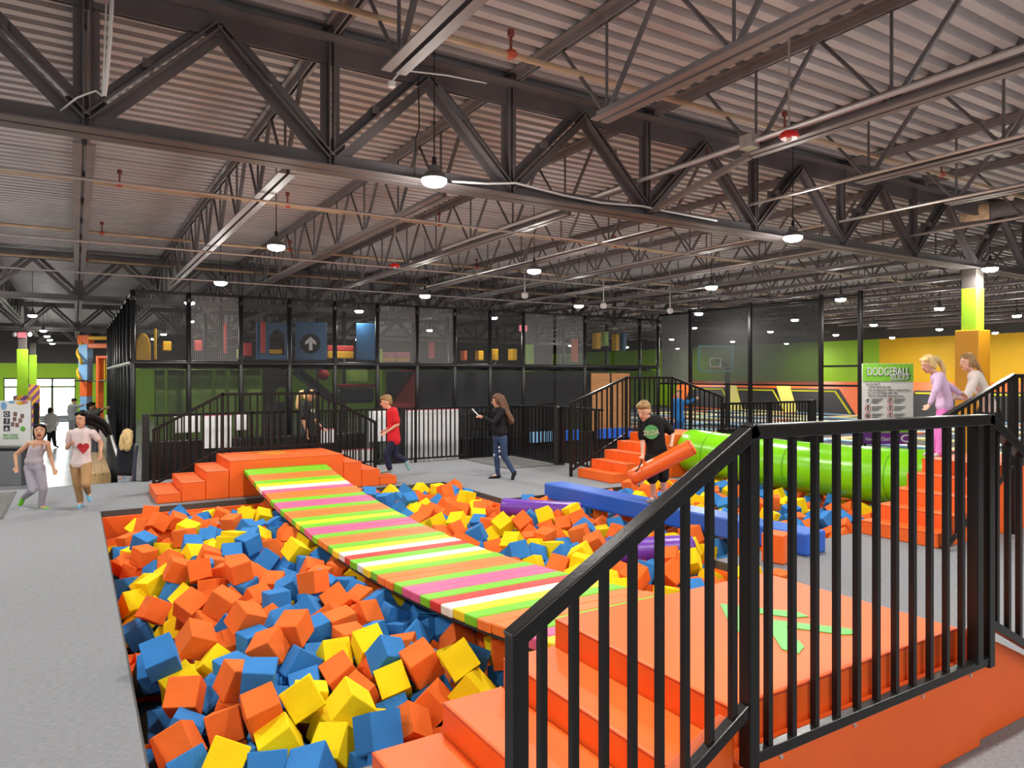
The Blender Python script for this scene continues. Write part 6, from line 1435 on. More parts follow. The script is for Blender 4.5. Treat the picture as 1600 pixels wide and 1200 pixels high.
# white hanging conduit and cable at the upper left
hc = thing("hanging_conduit", "white conduit and cable hanging beside the nearest girder at the upper left", "conduit", loc=(.33, 5.6, 4.3))
MB().tube([at(176, -20, 4.95), at(172, 60, 4.95), at(166, 130, 4.95), at(163, 150, 4.97)], .013, 8).build("conduit", WHITE, hc, smooth=True)
MB().tube([at(166, 5, 4.97), at(163, 90, 4.97), at(160, 150, 4.98)], .006, 6).build("cable", WHITE, hc, smooth=True)
MB().tube([at(160, 150, 4.98), at(150, 142, 4.98), at(135, 147, 5.0), at(120, 153, 5.05), at(95, 173, 5.1)], .007, 6).build("loose_cable", WHITE, hc, smooth=True)
gc = thing("girder_cable", "white cable sagging along the bottom of the nearest girder", "cable", loc=onY(900, 300, 6.0))
MB().tube([onY(706, 284, 5.98), onY(760, 287, 5.98), onY(806, 286, 5.98), onY(830, 292, 5.98), onY(880, 305, 5.98), onY(940, 317, 5.98), onY(1003, 322, 5.98), onY(1040, 330, 5.98), onY(1120, 345, 5.98)], .012, 6).build("cable", WHITE, gc, smooth=True)
cc = thing("ceiling_camera", "small white camera with cable on the end of a joist", "camera", loc=at(612, 130, 5.3))
p = at(612, 132, 5.25)
MB().box(p.x - .025, p.x + .025, p.y - .025, p.y + .025, p.z - .02, p.z + .02).build("body", WHITE, cc, bevel=.006)
MB().tube([at(612, 128, 5.25), at(620, 118, 5.25), at(632, 110, 5.3), at(700, 118, 5.5), at(760, 130, 5.8)], .006, 6).build("cable", WHITE, cc, smooth=True)
MB().tube([onY(654, 122, 6.02), onY(655, 200, 6.02), onY(650, 215, 6.02), onY(648, 275, 6.02)], .006, 6).build("lamp_cord", BLACKF, smooth=True, label="thin black cord hanging to the lamp under the nearest girder", cat="cord")
# insulated duct elbow by the column
du = thing("insulated_pipe", "rusty white insulated pipe elbow under the roof beside the column", "pipe", loc=at(1520, 330, 12.6))
a, b, c_ = at(1499, 334, 12.2), at(1545, 328, 12.0), at(1640, 312, 11.6)
dd = b - a
MB().lathe(a, dd, [(0, .05), (0, .13), (.01, .15), (dd.length * .5, .155), (dd.length, .155)], 24).build("lagging", mat("stained_lagging", (.55, .36, .22), .6, .5, 4), du, smooth='auto')
MB().lathe(b, c_ - b, [(0, .165), (.06, .165), (.062, .15), ((c_ - b).length, .15)], 24).build("dark_pipe", STEEL_D, du, smooth='auto')
MB().tube([at(1508, 309, 11.9), at(1520, 303, 11.9), at(1535, 300, 11.9), at(1555, 300, 11.8), at(1585, 304, 11.7)], .1, 14).build("flexible_elbow", mat("white_lagging", (.68, .55, .46), .6, .15, 5), du, smooth=True)
# small security cameras over the frame
for i, (px, py) in enumerate(((820, 462), (943, 478), (1047, 486))):
    p = at(px, py, 15.5 + i)
    t = thing("dome_camera", f"white dome camera hanging over the climbing frame, {WORD[i]} from the left", "camera", loc=p)
    MB().lathe(p + Vector((0, 0, .08)), (0, 0, -1), [(0, .03), (.03, .07), (.09, .075), (.13, .06), (.15, .01)], 16).build("dome", WHITE, t, smooth='auto')
    MB().cyl(p + Vector((0, 0, .07)), Vector((p.x, p.y, ZDECK + .01)), .012, n=6).build("stem", GALV, t)
# exit signs at the left
p = at(66, 576, 41)
MB().obox(Matrix.Translation(p) @ Matrix.Rotation(-YAW, 4, 'Z'), (.14, .05, .09)).build("exit_sign", mat("exit_glow", (.7, .15, .18), .5, emit=(1, .25, .3), estr=.8), label="small red exit sign on the lime wall above the doors", cat="sign")
p = Vector((-1.75, 33.4 - .2, at(36, 525, 28).z))
em = thing("emergency_light", "twin-headed emergency light with exit sign on the left lime column", "emergency light", loc=p)
MB().obox(Matrix.Translation(p) @ Matrix.Rotation(-YAW, 4, 'Z'), (.14, .05, .1)).build("box_body", MATS["exit_glow"], em)
for s in (-1, 1):
    MB().sph(p + RIGHT * .27 * s + UP * .03, .1).build("lamp_head", WHITE, em, smooth=True)

# ------------------------------------------------------------------ people
SKIN_A = mat("skin_light", (0.66, 0.36, 0.25), .5, .05, 8)
SKIN_B = mat("skin_warm", (0.58, 0.30, 0.18), .5, .05, 8)
LIP = mat("mouth_red", (0.22, 0.03, 0.03), .5)
EYEW, EYEB = mat("eye_white", (.75, .73, .7), .3), mat("eye_dark", (.03, .02, .015), .3)
HAIRS = {'black': mat("hair_black", (.008, .006, .006), .6, .3, 30, spec=.12, stretch=(1, 1, .2)), 'brown': mat("hair_brown", (.10, .04, .016), .6, .45, 30, .5, 60, stretch=(1, 1, .25)),
         'blond': mat("hair_blond", (.66, .46, .20), .6, .25, 30, .4, 60, stretch=(1, 1, .25)), 'sand': mat("hair_sand", (.30, .17, .065), .6, .35, 30, .4, 60, stretch=(1, 1, .25)),
         'grey': mat("hair_dark", (.02, .014, .012), .5, spec=.15)}

def soft(mb, name, m, parent, voxel=.012, it=6, **kw):
    """merge overlapping volumes into one continuous smooth surface"""
    o = mb.build(name, m, parent, **kw)
    r = o.modifiers.new("merge", 'REMESH'); r.mode = 'VOXEL'; r.voxel_size = voxel; r.use_smooth_shade = True
    s = o.modifiers.new("smooth", 'SMOOTH'); s.iterations = it; s.factor = .5
    return o

def person(label, Z, J, face, look, s=1.0, group=None):
    """J: joint -> (px, py, depth offset); face = (right, away, up) direction the head looks.
    look keys: skin, hair, shirt, sleeve, pants, legs, shoes, voxel ..."""
    W = {k: at(v[0], v[1], Z + (v[2] if len(v) > 2 else 0)) for k, v in J.items()}
    base = Vector((W['hipa'].x, W['hipa'].y, min(W[k].z for k in W)))
    P = thing("person", label, "person", loc=base, group=group)
    vx = look.get('voxel', .011)
    f = (RIGHT * face[0] + FWD * face[1] + UP * face[2]).normalized()
    r = f.cross(UP).normalized()
    u = r.cross(f).normalized()
    R = Matrix((r, f, u)).transposed()
    hc = W['head']
    k = look.get('hk', 1.0) * s
    def H(a, b, c):
        return hc + R @ (Vector((a, b, c)) * k)
    smid = (W['sha'] + W['shb']) / 2
    hmid = (W['hipa'] + W['hipb']) / 2
    waist = W['waist']
    across = (W['shb'] - W['sha']).normalized()
    # --- body: one continuous surface
    B = MB()
    B.sph(H(0, -.008, .012), (.074 * k, .092 * k, .098 * k), R, 18, 12)
    B.sph(H(0, .022, -.045), (.056 * k, .062 * k, .070 * k), R, 14, 9)
    B.cap(H(0, .088, .0), H(0, .103, -.022), .010 * k, .014 * k, 8)
    B.sph(H(0, .072, -.062), (.026 * k, .014 * k, .012 * k), R, 8, 6)
    B.sph(H(0, .056, -.100), (.022 * k, .02 * k, .016 * k), R, 8, 6)
    for q in (-1, 1):
        B.sph(H(.074 * q, -.006, -.008), (.010 * k, .018 * k, .028 * k), R, 8, 6)
    B.cap(smid + (W['neck'] - smid) * .3, hc - u * .05 * k, .044 * s, .040 * s)
    B.cap(W['sha'], W['shb'], .046 * s)
    B.cap(smid, waist, .082 * s, .074 * s)
    B.cap(smid + across * .05 * s, waist + across * .03 * s, .062 * s)
    B.cap(smid - across * .05 * s, waist - across * .03 * s, .062 * s)
    B.cap(waist, hmid, .08 * s, .085 * s)
    B.cap(W['hipa'], W['hipb'], .072 * s)
    for a in 'ab':
        B.cap(W['sh' + a], W['el' + a], .041 * s, .033 * s)
        B.cap(W['el' + a], W['wr' + a], .033 * s, .022 * s)
        # hand: palm, four fingers, thumb
        d = (W['ha' + a] - W['wr' + a])
        d = d.normalized() if d.length > 1e-4 else Vector((0, 0, -1))
        side = d.cross(f if abs(d.dot(f)) < .9 else UP).normalized()
        nn = side.cross(d).normalized()
        p0 = W['wr' + a]
        hk = .92 * s
        for q in (-1, 0, 1):
            B.cap(p0 + d * .012 * hk + side * q * .012 * hk, p0 + d * .075 * hk + side * q * .022 * hk, .015 * hk, .014 * hk, 8)
        curl = look.get('curl', .45)
        for q, ln in ((-1.5, .052), (-.5, .062), (.5, .066), (1.5, .060)):
            b0 = p0 + d * .078 * hk + side * q * .017 * hk
            d1 = (d + nn * curl).normalized(); d2 = (d + nn * curl * 3).normalized()
            b1 = b0 + d1 * ln * .55 * hk; b2 = b1 + d2 * ln * .5 * hk
            B.cap(b0, b1, .0088 * hk, .0082 * hk, 7); B.cap(b1, b2, .0082 * hk, .0072 * hk, 7)
        tq = 1 if a == 'a' else -1
        t0 = p0 + d * .03 * hk + side * tq * .022 * hk
        t1 = t0 + (d * .7 + side * tq * .7 + nn * .3).normalized() * .038 * hk
        t2 = t1 + (d + nn * .5).normalized() * .028 * hk
        B.cap(t0, t1, .011 * hk, .0095 * hk, 7); B.cap(t1, t2, .0095 * hk, .0085 * hk, 7)
        B.cap(W['hip' + a], W['kn' + a], .070 * s, .050 * s)
        B.cap(W['kn' + a], W['an' + a], .048 * s, .032 * s)
        B.cap(W['an' + a], W['to' + a], .031 * s, .026 * s)
    soft(B, "body", look['skin'], P, vx * .85, 3)
    # --- shirt
    sm = look['shirt']
    ex = look.get('loose', .014) * s
    G = MB()
    sl = look.get('sleeve', .5)
    if sl > 0:
        G.cap(W['sha'], W['shb'], .050 * s + ex * .5)
    top = smid if sl > 0 else smid.lerp(waist, .36)
    hem = waist.lerp(hmid, look.get('hem', .75))
    for q in (-.055, 0, .055):
        G.cap(top + across * q * s, waist + across * q * .8 * s, .078 * s + ex, .076 * s + ex)
        G.cap(waist + across * q * .8 * s, hem + across * q * 1.05 * s, .078 * s + ex, .090 * s + ex)
    if look.get('collar', True):
        G.cap(smid, smid.lerp(W['neck'], .45), .062 * s, .050 * s)
    for a in 'ab':
        if sl <= 0:
            b0 = W['sh' + a].lerp(smid, .3)
            G.cap(b0 + UP * .05 * s, b0 - UP * .1 * s + f * .095 * s, .020 * s)
            G.cap(b0 + UP * .05 * s, b0 - UP * .1 * s - f * .085 * s, .020 * s)
            continue
        e = W['el' + a]
        if sl <= 1:
            G.cap(W['sh' + a], W['sh' + a].lerp(e, sl), .046 * s + ex * .8, .042 * s + ex)
        else:
            G.cap(W['sh' + a], e, .048 * s + ex * .6, .040 * s + ex * .6)
            G.cap(e, e.lerp(W['wr' + a], .93), .040 * s + ex * .5, .030 * s + ex * .4)
    soft(G, look.get('shirt_name', "shirt"), sm, P, vx, 4)
    # --- trousers
    if look.get('pants'):
        T_ = MB()
        lp = look.get('pl', 1.0)
        px_ = look.get('ploose', .012) * s
        T_.cap(W['hipa'], W['hipb'], .080 * s + px_)
        T_.cap(waist.lerp(hmid, .45), hmid, .082 * s, .088 * s + px_ * .5)
        for a in 'ab':
            if lp <= .5:
                T_.cap(W['hip' + a], W['hip' + a].lerp(W['kn' + a], lp * 2), .078 * s + px_, .066 * s + px_)
            else:
                T_.cap(W['hip' + a], W['kn' + a], .077 * s + px_, .058 * s + px_)
                fl_ = look.get('flare', 0) * s
                T_.cap(W['kn' + a], W['kn' + a].lerp(W['an' + a], min(lp, .97)), .056 * s + px_, .042 * s + px_ + fl_)
        soft(T_, look.get('pants_name', "trousers"), look['pants'], P, vx, 4)
    # --- footwear
    if look.get('shoes'):
        for a in 'ab':
            d = (W['to' + a] - W['an' + a])
            F_ = MB()
            sole = W['an' + a] - UP * 0
            heel = W['an' + a] - d.normalized() * .02 * s - UP * .03 * s * (1 if abs(d.normalized().z) < .8 else 0)
            F_.cap(heel, W['to' + a], .040 * s, .032 * s)
            F_.cap(W['an' + a] + (W['kn' + a] - W['an' + a]).normalized() * (look.get('sock', .03) * s), heel, .037 * s, .038 * s)
            F_.cap(W['to' + a], W['to' + a] + d.normalized() * .03 * s, .032 * s, .027 * s)
            soft(F_, look.get('shoe_name', "shoe"), look['shoes'], P, vx, 4)
    # --- face
    for q in (-1, 1):
        MB().sph(H(.029 * q, .0765, .002), (.011 * k, .006 * k, .0045 * k), R, 10, 7).build("eye", EYEW, P, smooth=True)
        MB().sph(H(.029 * q, .0805, .002), (.0055 * k, .0035 * k, .0045 * k), R, 8, 6).build("iris", EYEB, P, smooth=True)
        MB().cap(H(.016 * q, .0835, .022), H(.044 * q, .070, .023), .0038 * k, n=6).build("eyebrow", HAIRS[look['hair'] if look['hair'] != 'blond' else 'sand'], P)
    mo = look.get('mouth', .006)
    MB().sph(H(0, .078, -.056 - mo * .3), ((.020 if mo < .02 else .026) * k, .011 * k, mo * k), R, 12, 7).build("mouth", LIP, P, smooth=True)
    # --- hair
    hm = HAIRS[look['hair']]
    Hh = MB()
    st = look.get('style', 'short')
    Hh.sph(H(0, -.024, .042), (.080 * k, .092 * k, .088 * k), R, 18, 12)
    for q in (-1, 1):
        Hh.sph(H(.034 * q, .030, .078), (.044 * k, .044 * k, .030 * k), R, 10, 7)
    if st == 'short':
        Hh.sph(H(0, .03, .085), (.066 * k, .062 * k, .036 * k), R, 14, 9)
        rr = random.Random(5)
        for q in range(26):
            a_ = rr.uniform(0, 6.28); b_ = rr.uniform(.15, 1)
            Hh.sph(H(.075 * b_ * math.cos(a_), -.015 + .085 * b_ * math.sin(a_), .118 - .06 * b_ * b_), .017 * k, None, 7, 5)
        Hh.sph(H(0, -.06, -.02), (.066 * k, .05 * k, .06 * k), R, 12, 8)
    else:
        Hh.sph(H(0, -.06, -.03), (.072 * k, .05 * k, .075 * k), R, 14, 9)
        for q in (-1, 1):
            Hh.sph(H(.068 * q, -.012, -.0), (.018 * k, .045 * k, .07 * k), R, 10, 7)
    for path, r0, r1 in look.get('locks', ()):
        pts = [H(*p) if not isinstance(p, Vector) else p for p in path]
        for q in range(len(pts) - 1):
            t0 = q / (len(pts) - 1); t1 = (q + 1) / (len(pts) - 1)
            Hh.cap(pts[q], pts[q + 1], (r0 + (r1 - r0) * t0) * k, (r0 + (r1 - r0) * t1) * k, 8)
    soft(Hh, "hair", hm, P, vx * .9, 2)
    return P, W, H, R

def chest_print(P, W, R_unused, normal, centre, shape, m, name, size):
    """flat printed motif lying on the chest: outline in (right, up) units"""
    n = normal.normalized()
    x = UP.cross(n).normalized()
    y = n.cross(x)
    pts = [centre + x * a * size + y * b * size - n * .12 * size * (a * a) for a, b in shape]
    back = [p - n * .012 for p in pts]
    k = len(pts)
    MB()._add(pts + back, [list(range(k)), list(range(2 * k - 1, k - 1, -1))] + [[i, k + i, k + (i + 1) % k, (i + 1) % k] for i in range(k)]).build(name, m, P)

cl = lambda n, c, r=.8, v=.08: mat("cloth_" + n, c, r, v, 9, .35, 26, spec=.2)
# girl with the open mouth
P, W, H, R = person("girl in grey tank top and joggers with green socks, running with mouth open", 10.56, dict(
    head=(62, 675), neck=(59, 688), sha=(46, 693, .05), shb=(74, 693, -.02), ela=(24, 711, .02), wra=(25.5, 728, -.06), haa=(26, 737, -.08), elb=(79, 714, .05), wrb=(84, 732, .0), hab=(86.5, 741, -.02),
    waist=(53, 717), hipa=(46, 731, .02), hipb=(62, 731, -.02), kna=(51, 766, -.12), ana=(37, 777, .12), toa=(31, 790, .16), knb=(68, 764, -.05), anb=(64, 792, .0), tob=(74, 796, -.08)),
    (.45, -.8, .25), dict(hk=1.12, skin=SKIN_B, hair='black', style='tied', locks=[([(0, -.09, .06), (0, -.12, .09)], .04, .035), ([(-.03, -.09, -.02), (-.02, -.12, -.09)], .03, .02)], shirt=cl("tank", (.42, .36, .40)), shirt_name="tank_top",
    sleeve=0, collar=False, hem=.3, pants=cl("joggers", (.33, .31, .36)), pants_name="joggers", pl=.93, shoes=cl("green_sock", (.16, .55, .03)), shoe_name="sock", mouth=.024, loose=.006, ploose=.006), .93)
# girl with the heart shirt
P, W, H, R = person("girl with long black hair in pale pink heart shirt and tan trousers, running", 10.6, dict(
    head=(127.5, 655), neck=(127.5, 671), sha=(110, 677, .02), shb=(145.5, 676, .02), ela=(105, 700, .05), wra=(111, 693, -.16), haa=(118, 689, -.22), elb=(158, 693, .12), wrb=(157, 708, .02), hab=(156.5, 717, .0),
    waist=(127.5, 713), hipa=(118, 727), hipb=(135, 726), kna=(121, 757, -.02), ana=(126, 785, .06), toa=(124, 792, -.06), knb=(134, 757, -.25), anb=(138, 769, .1), tob=(140, 780, .02)),
    (.02, -1, -.03), dict(hk=1.12, skin=SKIN_B, hair='black', style='long', locks=[([(-.05, -.05, .03), (-.12, -.10, .01), (-.20, -.14, -.04), (-.27, -.16, -.12), (-.31, -.16, -.22)], .055, .03), ([(-.04, -.06, -.04), (-.12, -.12, -.08), (-.2, -.15, -.15), (-.26, -.15, -.26)], .05, .02),
    ([(.06, -.03, .0), (.082, -.03, -.08), (.075, -.03, -.12)], .03, .02)], shirt=cl("pink_tee", (.68, .56, .55)), shirt_name="t_shirt", sleeve=.55, loose=.012, hem=.8,
    pants=cl("cargo", (.36, .215, .10)), pants_name="cargo_trousers", pl=.9, ploose=.006, shoes=cl("blue_sock", (.16, .40, .58)), shoe_name="sock"), 0.95)
heart = [(.0, -.55), (.3, -.25), (.52, .05), (.5, .32), (.28, .45), (.08, .36), (0, .22), (-.08, .36), (-.28, .45), (-.5, .32), (-.52, .05), (-.3, -.25)]
chest_print(P, W, R, -FWD + RIGHT * .02, at(129.5, 700, 10.6 - .135), heart, mat("heart_red", (.42, .012, .02), .7, .2, 20), "heart_print", .16)
# boy in red on the steps
person("boy in red t-shirt and navy trousers stepping down the far orange stairs", 13.1, dict(
    head=(603.5, 628), neck=(606.5, 638), sha=(616, 644, -.13), shb=(610, 644, .13), ela=(622, 663, -.17), wra=(604, 675, -.16), haa=(599, 680, -.14), elb=(613, 664, .2), wrb=(602, 672, .18), hab=(597, 676, .16),
    waist=(614.5, 672), hipa=(616, 688, -.07), hipb=(615, 688, .07), kna=(603.5, 710, -.08), ana=(609, 733, -.08), toa=(598, 737.5, -.08), knb=(617, 711, .08), anb=(633, 719, .08), tob=(638, 731, .08)),
    (-1, -.12, -.25), dict(hk=1.05, skin=SKIN_A, hair='sand', style='short', shirt=cl("red_tee", (.60, .02, .03)), shirt_name="t_shirt", sleeve=.75, loose=.022, hem=.95, pants=cl("navy", (.018, .022, .05)), pl=.97, ploose=.012,
    shoes=cl("teal_sock", (.20, .40, .40)), shoe_name="sock", curl=.9), 1.0)
# woman with the phone
DEN = mat("denim", (.022, .045, .11), .8, .45, 9, .3, 60)
P, W, H, R = person("woman with long brown curls, black top and ripped jeans, looking at a phone", 13.5, dict(
    head=(777, 626), neck=(780, 638), sha=(786, 643, -.14), shb=(774, 643, .12), ela=(771, 661, -.2), wra=(755, 652, -.1), haa=(747, 648, -.06), elb=(768, 660, .18), wrb=(755, 653, .06), hab=(747, 650, .02),
    waist=(782, 666), hipa=(786, 684, -.07), hipb=(777, 684, .07), kna=(788, 713, -.08), ana=(803, 739, -.08), toa=(801, 748, -.12), knb=(776, 714, .08), anb=(778, 742, .08), tob=(767, 747, .06)),
    (-1, .15, -.2), dict(skin=SKIN_A, hair='brown', style='long', hk=1.0, locks=[([(.0, -.07, .02), (.03, -.1, -.1), (.03, -.12, -.22), (.02, -.13, -.33), (.03, -.16, -.42)], .08, .045), ([(.06, -.05, .0), (.09, -.07, -.12), (.09, -.08, -.25)], .05, .035), ([(-.06, -.06, .0), (-.08, -.09, -.15), (-.06, -.16, -.3), (-.05, -.2, -.42)], .05, .03), ([(.05, -.1, -.15), (.06, -.16, -.3), (.05, -.2, -.40)], .05, .03)],
    shirt=cl("black_top", (.010, .010, .012)), shirt_name="sweater", sleeve=2, loose=.014, hem=.55, pants=DEN, pants_name="jeans", pl=.94, ploose=.0, shoes=cl("slipper", (.012, .012, .013)), shoe_name="slipper", sock=-.02), 1.08)
for px, py in ((780, 699), (780.5, 705), (781, 714), (772, 711)):
    MB().sph(at(px, py, 13.5 - .145), (.02, .012, .026), None, 10, 7).build("jean_rip", mat("denim_rip", (.55, .55, .6), .9, .3, 40), P, smooth=True)
ph = thing("smartphone", "thin white smartphone held by the woman with brown curls", "phone", loc=at(742.5, 643.5, 13.42))
Mph = Matrix.Translation(at(743, 644, 13.42)) @ Matrix.Rotation(-YAW, 4, 'Z') @ Euler((0, -.75, 0)).to_matrix().to_4x4()
MB().obox(Mph, (.012, .045, .09)).build("case", mat("phone_case", (.6, .62, .65), .3), ph, bevel=.004)
MB().obox(Mph @ Matrix.Translation((.013, 0, 0)), (.001, .04, .083)).build("screen", mat("phone_screen", (.02, .03, .04), .1), ph)
# boy in black on the beam
P, W, H, R = person("blond boy in black t-shirt with green logo standing on the blue beam", 9.6, dict(
    head=(1006, 642, -.06), neck=(1015, 655), sha=(1003, 660, -.02), shb=(1036, 659, .05), ela=(1004, 690, -.1), wra=(1004, 712, -.2), haa=(1003, 721, -.32), elb=(1051, 678, .02), wrb=(1049, 694, -.16), hab=(1045, 702, -.28),
    waist=(1025, 697), hipa=(1018, 715, -.02), hipb=(1035, 713, .05), kna=(1019, 748, -.08), ana=(1021, 779, .0), toa=(1014, 783, -.08), knb=(1036, 746, .0), anb=(1038, 776, .08), tob=(1031, 780, .02)),
    (-.6, -.75, -.42), dict(skin=SKIN_A, hair='sand', style='short', hk=1.12, shirt=cl("black_tee", (.008, .008, .009)), shirt_name="t_shirt", sleeve=.75, loose=.022, hem=1.0, pants=cl("black_shorts", (.012, .012, .014)), pants_name="shorts", pl=.48, ploose=.02,
    shoes=cl("grey_sock", (.2, .2, .2)), shoe_name="sock"), .98)
nv = -FWD - RIGHT * .25
ctr = at(1017.5, 675, 9.6 - .15)
circ = [(.5 * math.cos(t), .5 * math.sin(t)) for t in [2 * math.pi * q / 20 for q in range(20)]]
chest_print(P, W, R, nv, ctr, circ, mat("logo_green", (.10, .38, .12), .7), "logo_disc", .19)
CREAM = mat("logo_cream", (.75, .70, .55), .7)
put_text("ZELDA", .085, CREAM, ctr + nv.normalized() * .012 - UP * .01, UP.cross(nv).normalized() + UP * .12, nv, P, name="shirt_lettering", sx=.8)
# girls on the right stairs
person("blond girl with ponytail in lilac top and pink flared trousers on the stairs", 9.1, dict(
    head=(1450, 569), neck=(1458, 583), sha=(1468, 591, -.12), shb=(1463, 590, .12), ela=(1461, 612, -.17), wra=(1453, 631, -.16), haa=(1446, 640, -.15), elb=(1490, 608, .1), wrb=(1500, 615, .05), hab=(1506, 618, .02),
    waist=(1476, 622), hipa=(1476, 638, -.06), hipb=(1474, 638, .06), kna=(1472, 672, -.07), ana=(1471, 707, -.07), toa=(1462, 711, -.07), knb=(1466, 672, .07), anb=(1457, 705, .09), tob=(1448, 709, .09)),
    (-1, -.15, -.4), dict(skin=SKIN_A, hair='blond', style='tied', locks=[([(0, -.10, .03), (0, -.15, .02), (0, -.185, -.06), (0, -.19, -.15), (.0, -.17, -.22)], .045, .03)], shirt=cl("lilac", (.58, .42, .60)), shirt_name="top", sleeve=2, loose=.012, hem=.75,
    pants=cl("pink", (.72, .20, .55)), pl=.97, ploose=.0, flare=.035, shoes=cl("pale_sock", (.6, .5, .5)), shoe_name="sock"), .95)
P, W, H, R = person("fair-haired girl in cream sweater and black skirt behind the lilac girl", 9.45, dict(
    head=(1511, 566), neck=(1516, 580), sha=(1525, 589, -.12), shb=(1522, 588, .12), ela=(1511, 620, -.16), wra=(1484, 621, -.14), haa=(1475, 615, -.13), elb=(1512, 616, .14), wrb=(1490, 616, .1), hab=(1482, 612, .08),
    waist=(1541, 622), hipa=(1546, 641, -.07), hipb=(1544, 641, .07), kna=(1542, 673, -.07), ana=(1549, 708, -.07), toa=(1540, 712, -.07), knb=(1534, 673, .08), anb=(1532, 707, .08), tob=(1523, 711, .08)),
    (-1, -.1, -.1), dict(skin=SKIN_A, hair='sand', style='tied', locks=[([(0, -.10, .0), (0, -.14, -.05), (.0, -.18, -.14), (0, -.22, -.2)], .035, .02)], shirt=cl("cream", (.66, .58, .54)), shirt_name="sweater", sleeve=2, loose=.016, hem=.9,
    pants=cl("leggings", (.02, .02, .022), .8, .6), pants_name="leggings", pl=.97, ploose=-.004, shoes=cl("white_sock", (.55, .55, .55)), shoe_name="sock"), .97)
sk_ = MB(); hm_ = (W['hipa'] + W['hipb']) / 2
sk_.lathe(hm_ + UP * .05, (0, 0, -1), [(0, .11), (.04, .13), (.12, .15), (.22, .175), (.225, .165)], 20)
sk_.build("skirt", cl("black_skirt", (.012, .012, .013)), P, smooth='auto')
# staff woman behind the far platform
P, W, H, R = person("woman in black cap and charcoal shirt walking behind the far orange platform", 14.0, dict(
    head=(484, 617), neck=(480, 628), sha=(477, 634, -.15), shb=(481, 634, .15), ela=(474, 656, -.18), wra=(480, 676, -.2), haa=(480, 686, -.2), elb=(490, 655, .18), wrb=(503, 668, .16), hab=(508, 673, .16),
    waist=(482, 661), hipa=(481, 680, -.08), hipb=(482, 680, .08), kna=(486, 709, -.09), ana=(478, 738, -.09), toa=(488, 742, -.09), knb=(476, 709, .09), anb=(468, 736, .09), tob=(475, 741, .09)),
    (1, -.1, -.12), dict(skin=SKIN_B, hair='blond', style='tied', locks=[([(0, -.09, .03), (0, -.15, .02), (0, -.19, -.06), (0, -.2, -.17), (0, -.19, -.25)], .055, .035)], shirt=cl("charcoal_tee", (.03, .03, .033)), shirt_name="t_shirt", sleeve=.8, loose=.02, hem=.9,
    pants=cl("black_pants", (.012, .012, .014)), pl=.97, shoes=cl("black_shoe", (.012, .012, .013)), shoe_name="shoe"), 1.12)
CAPM = cl("black_cap", (.012, .012, .013))
cp = MB(); cp.sph(H(0, -.015, .05), (.09 * 1.12, .104 * 1.12, .085 * 1.12), R, 18, 10); cp.sph(H(0, .12, .045), (.065 * 1.12, .06 * 1.12, .010 * 1.12), R, 14, 6)
soft(cp, "cap", CAPM, P, .01, 2)
chest_print(P, W, R, RIGHT - FWD * .8, at(489, 641, 13.83), [(-.4, -.1), (.1, -.5), (.5, -.2), (.1, .5)], mat("print_pale_green", (.5, .6, .35), .7), "shirt_print", .12)
# child in blue in the court
person("child in blue top with outstretched arm behind the court railing", 17.3, dict(
    head=(1061, 616), neck=(1060, 624), sha=(1052, 628, -.03), shb=(1066, 628, -.03), ela=(1050, 641, -.1), wra=(1052, 652, -.15), haa=(1052, 658, -.15), elb=(1077, 628, -.05), wrb=(1087, 623, -.08), hab=(1091, 622, -.1),
    waist=(1059, 646), hipa=(1055, 657), hipb=(1063, 657), kna=(1055, 683, -.05), ana=(1055, 708), toa=(1054, 710, -.1), knb=(1064, 683, -.05), anb=(1064, 708), tob=(1065, 710, -.1)),
    (.25, -.9, .0), dict(skin=SKIN_B, hair='sand', style='short', shirt=cl("bright_blue", (.02, .16, .45)), shirt_name="sweater", sleeve=2, loose=.02, hem=.9, pants=cl("blue_pants", (.02, .08, .25)), pl=.97, shoes=cl("dark_sock", (.04, .04, .05)), shoe_name="sock"), 1.0)
# people on the lower floor at the left
person("blond woman in dark jacket and pale jeans standing below the deck edge", 14.1, dict(
    head=(199, 682), neck=(198, 693), sha=(189, 699, .0), shb=(206, 699, .0), ela=(186, 721, .0), wra=(188, 741, -.08), haa=(189, 750, -.1), elb=(209, 721), wrb=(208, 741, -.08), hab=(208, 750, -.1),
    waist=(197, 727), hipa=(192, 742), hipb=(202, 742), kna=(192, 770, -.03), ana=(192, 796), toa=(190, 799, -.12), knb=(202, 770, -.03), anb=(202, 796), tob=(203, 799, -.12)),
    (-.3, .9, -.1), dict(skin=SKIN_A, hair='blond', style='long', hk=1.1, locks=[([(0, -.06, .0), (.03, -.09, -.1), (.02, -.1, -.2)], .08, .05), ([(-.05, -.05, 0), (-.07, -.07, -.12), (-.06, -.08, -.2)], .05, .035)], shirt=cl("dark_jacket", (.022, .023, .03)), shirt_name="jacket", sleeve=2, loose=.02, hem=.7,
    pants=cl("pale_denim", (.42, .48, .56)), pants_name="jeans", pl=.97, shoes=cl("tan_shoe", (.3, .25, .2)), shoe_name="shoe"), 1.1)
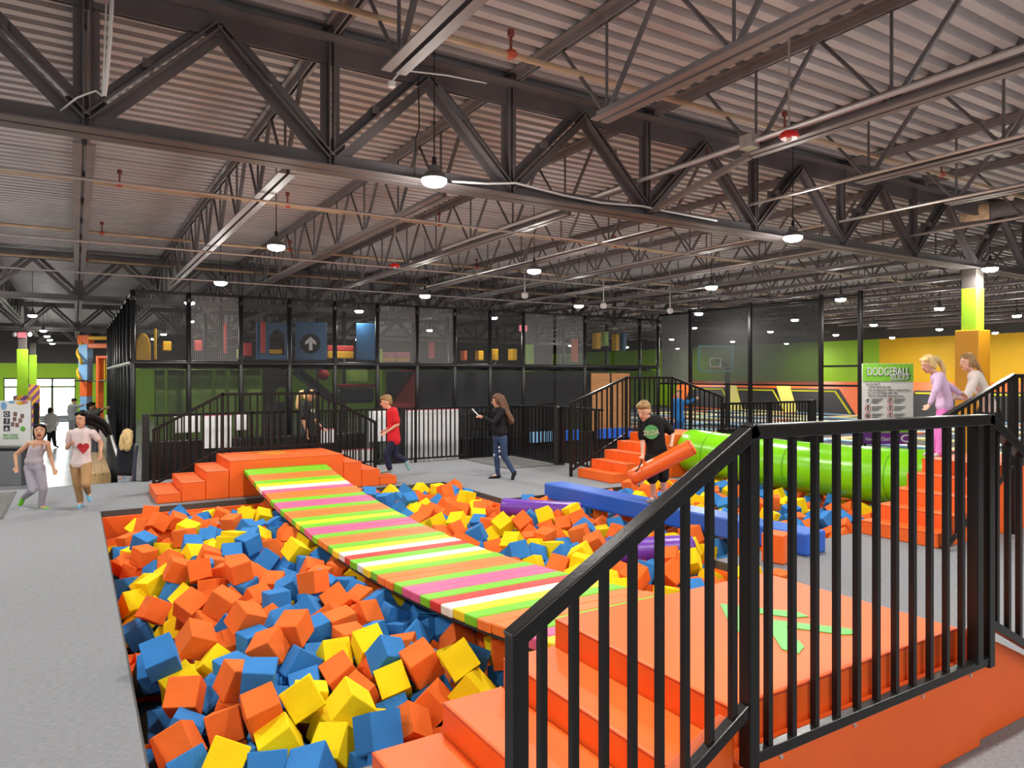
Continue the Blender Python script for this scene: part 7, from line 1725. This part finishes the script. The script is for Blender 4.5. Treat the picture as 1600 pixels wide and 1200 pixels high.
person("person in white jacket and black leggings walking towards the entrance", 26.5, dict(
    head=(80, 642), neck=(80, 647), sha=(73, 650), shb=(86, 650), ela=(71, 659), wra=(74, 666, -.2), haa=(76, 668, -.3), elb=(90, 659), wrb=(88, 666, -.2), hab=(86, 668, -.3),
    waist=(80, 662), hipa=(77, 671), hipb=(83, 671), kna=(77, 684), ana=(76, 696, .1), toa=(78, 698, .0), knb=(84, 684, -.1), anb=(86, 695, -.1), tob=(90, 698, -.1)),
    (.6, .4, -.1), dict(skin=SKIN_B, hair='grey', style='tied', voxel=.02, shirt=cl("white_jacket", (.6, .58, .54)), shirt_name="jacket", sleeve=2, loose=.04, hem=1.0, pants=cl("black_leggings", (.012, .012, .014)), pants_name="leggings", pl=.97,
    shoes=cl("black_sneaker", (.02, .02, .02)), shoe_name="shoe"), 1.05)
P, W, H, R = person("person in grey hoodie and cap reaching out beside the climbing tower", 31.5, dict(
    head=(116, 627), neck=(115, 632), sha=(109, 635), shb=(119, 635), ela=(107, 643), wra=(109, 650, -.1), haa=(110, 653, -.1), elb=(126, 634), wrb=(131, 632), hab=(134, 632),
    waist=(113, 647), hipa=(111, 655), hipb=(116, 655), kna=(110, 668), ana=(110, 679), toa=(112, 681, -.2), knb=(116, 668), anb=(116, 679), tob=(119, 681, -.2)),
    (.9, -.2, 0), dict(skin=SKIN_B, hair='grey', style='short', voxel=.022, shirt=cl("grey_hoodie", (.28, .30, .31)), shirt_name="hoodie", sleeve=2, loose=.04, hem=1.0, pants=cl("grey_pants", (.22, .23, .24)), pl=.97, shoes=cl("black_sneaker", (.02, .02, .02)), shoe_name="shoe"), 1.12)
cp = MB(); cp.sph(H(0, -.01, .05), (.1, .12, .09), R, 14, 8); cp.sph(H(0, .13, .04), (.07, .07, .015), R, 12, 6); soft(cp, "cap", cl("black_cap", (.012, .012, .013)), P, .02, 1)
person("dark-haired person leaning on the net behind the girl in the pink shirt", 19.0, dict(
    head=(143, 636), neck=(146, 641), sha=(146, 645, -.1), shb=(150, 644, .1), ela=(156, 642, -.1), wra=(163, 638, -.05), haa=(167, 637, .0), elb=(158, 641, .1), wrb=(164, 638, .1), hab=(168, 637, .1),
    waist=(146, 664), hipa=(143, 676, -.05), hipb=(147, 676, .05), kna=(143, 706, -.05), ana=(143, 735), toa=(147, 741, -.1), knb=(148, 706), anb=(148, 735), tob=(152, 741, -.1)),
    (.8, .5, 0), dict(skin=SKIN_B, hair='grey', style='short', voxel=.016, shirt=cl("olive_tee", (.12, .11, .09)), shirt_name="t_shirt", sleeve=.8, loose=.03, hem=1.0, pants=cl("grey_pants", (.22, .23, .24)), pl=.97, shoes=cl("black_sneaker", (.02, .02, .02)), shoe_name="shoe"), 1.1)
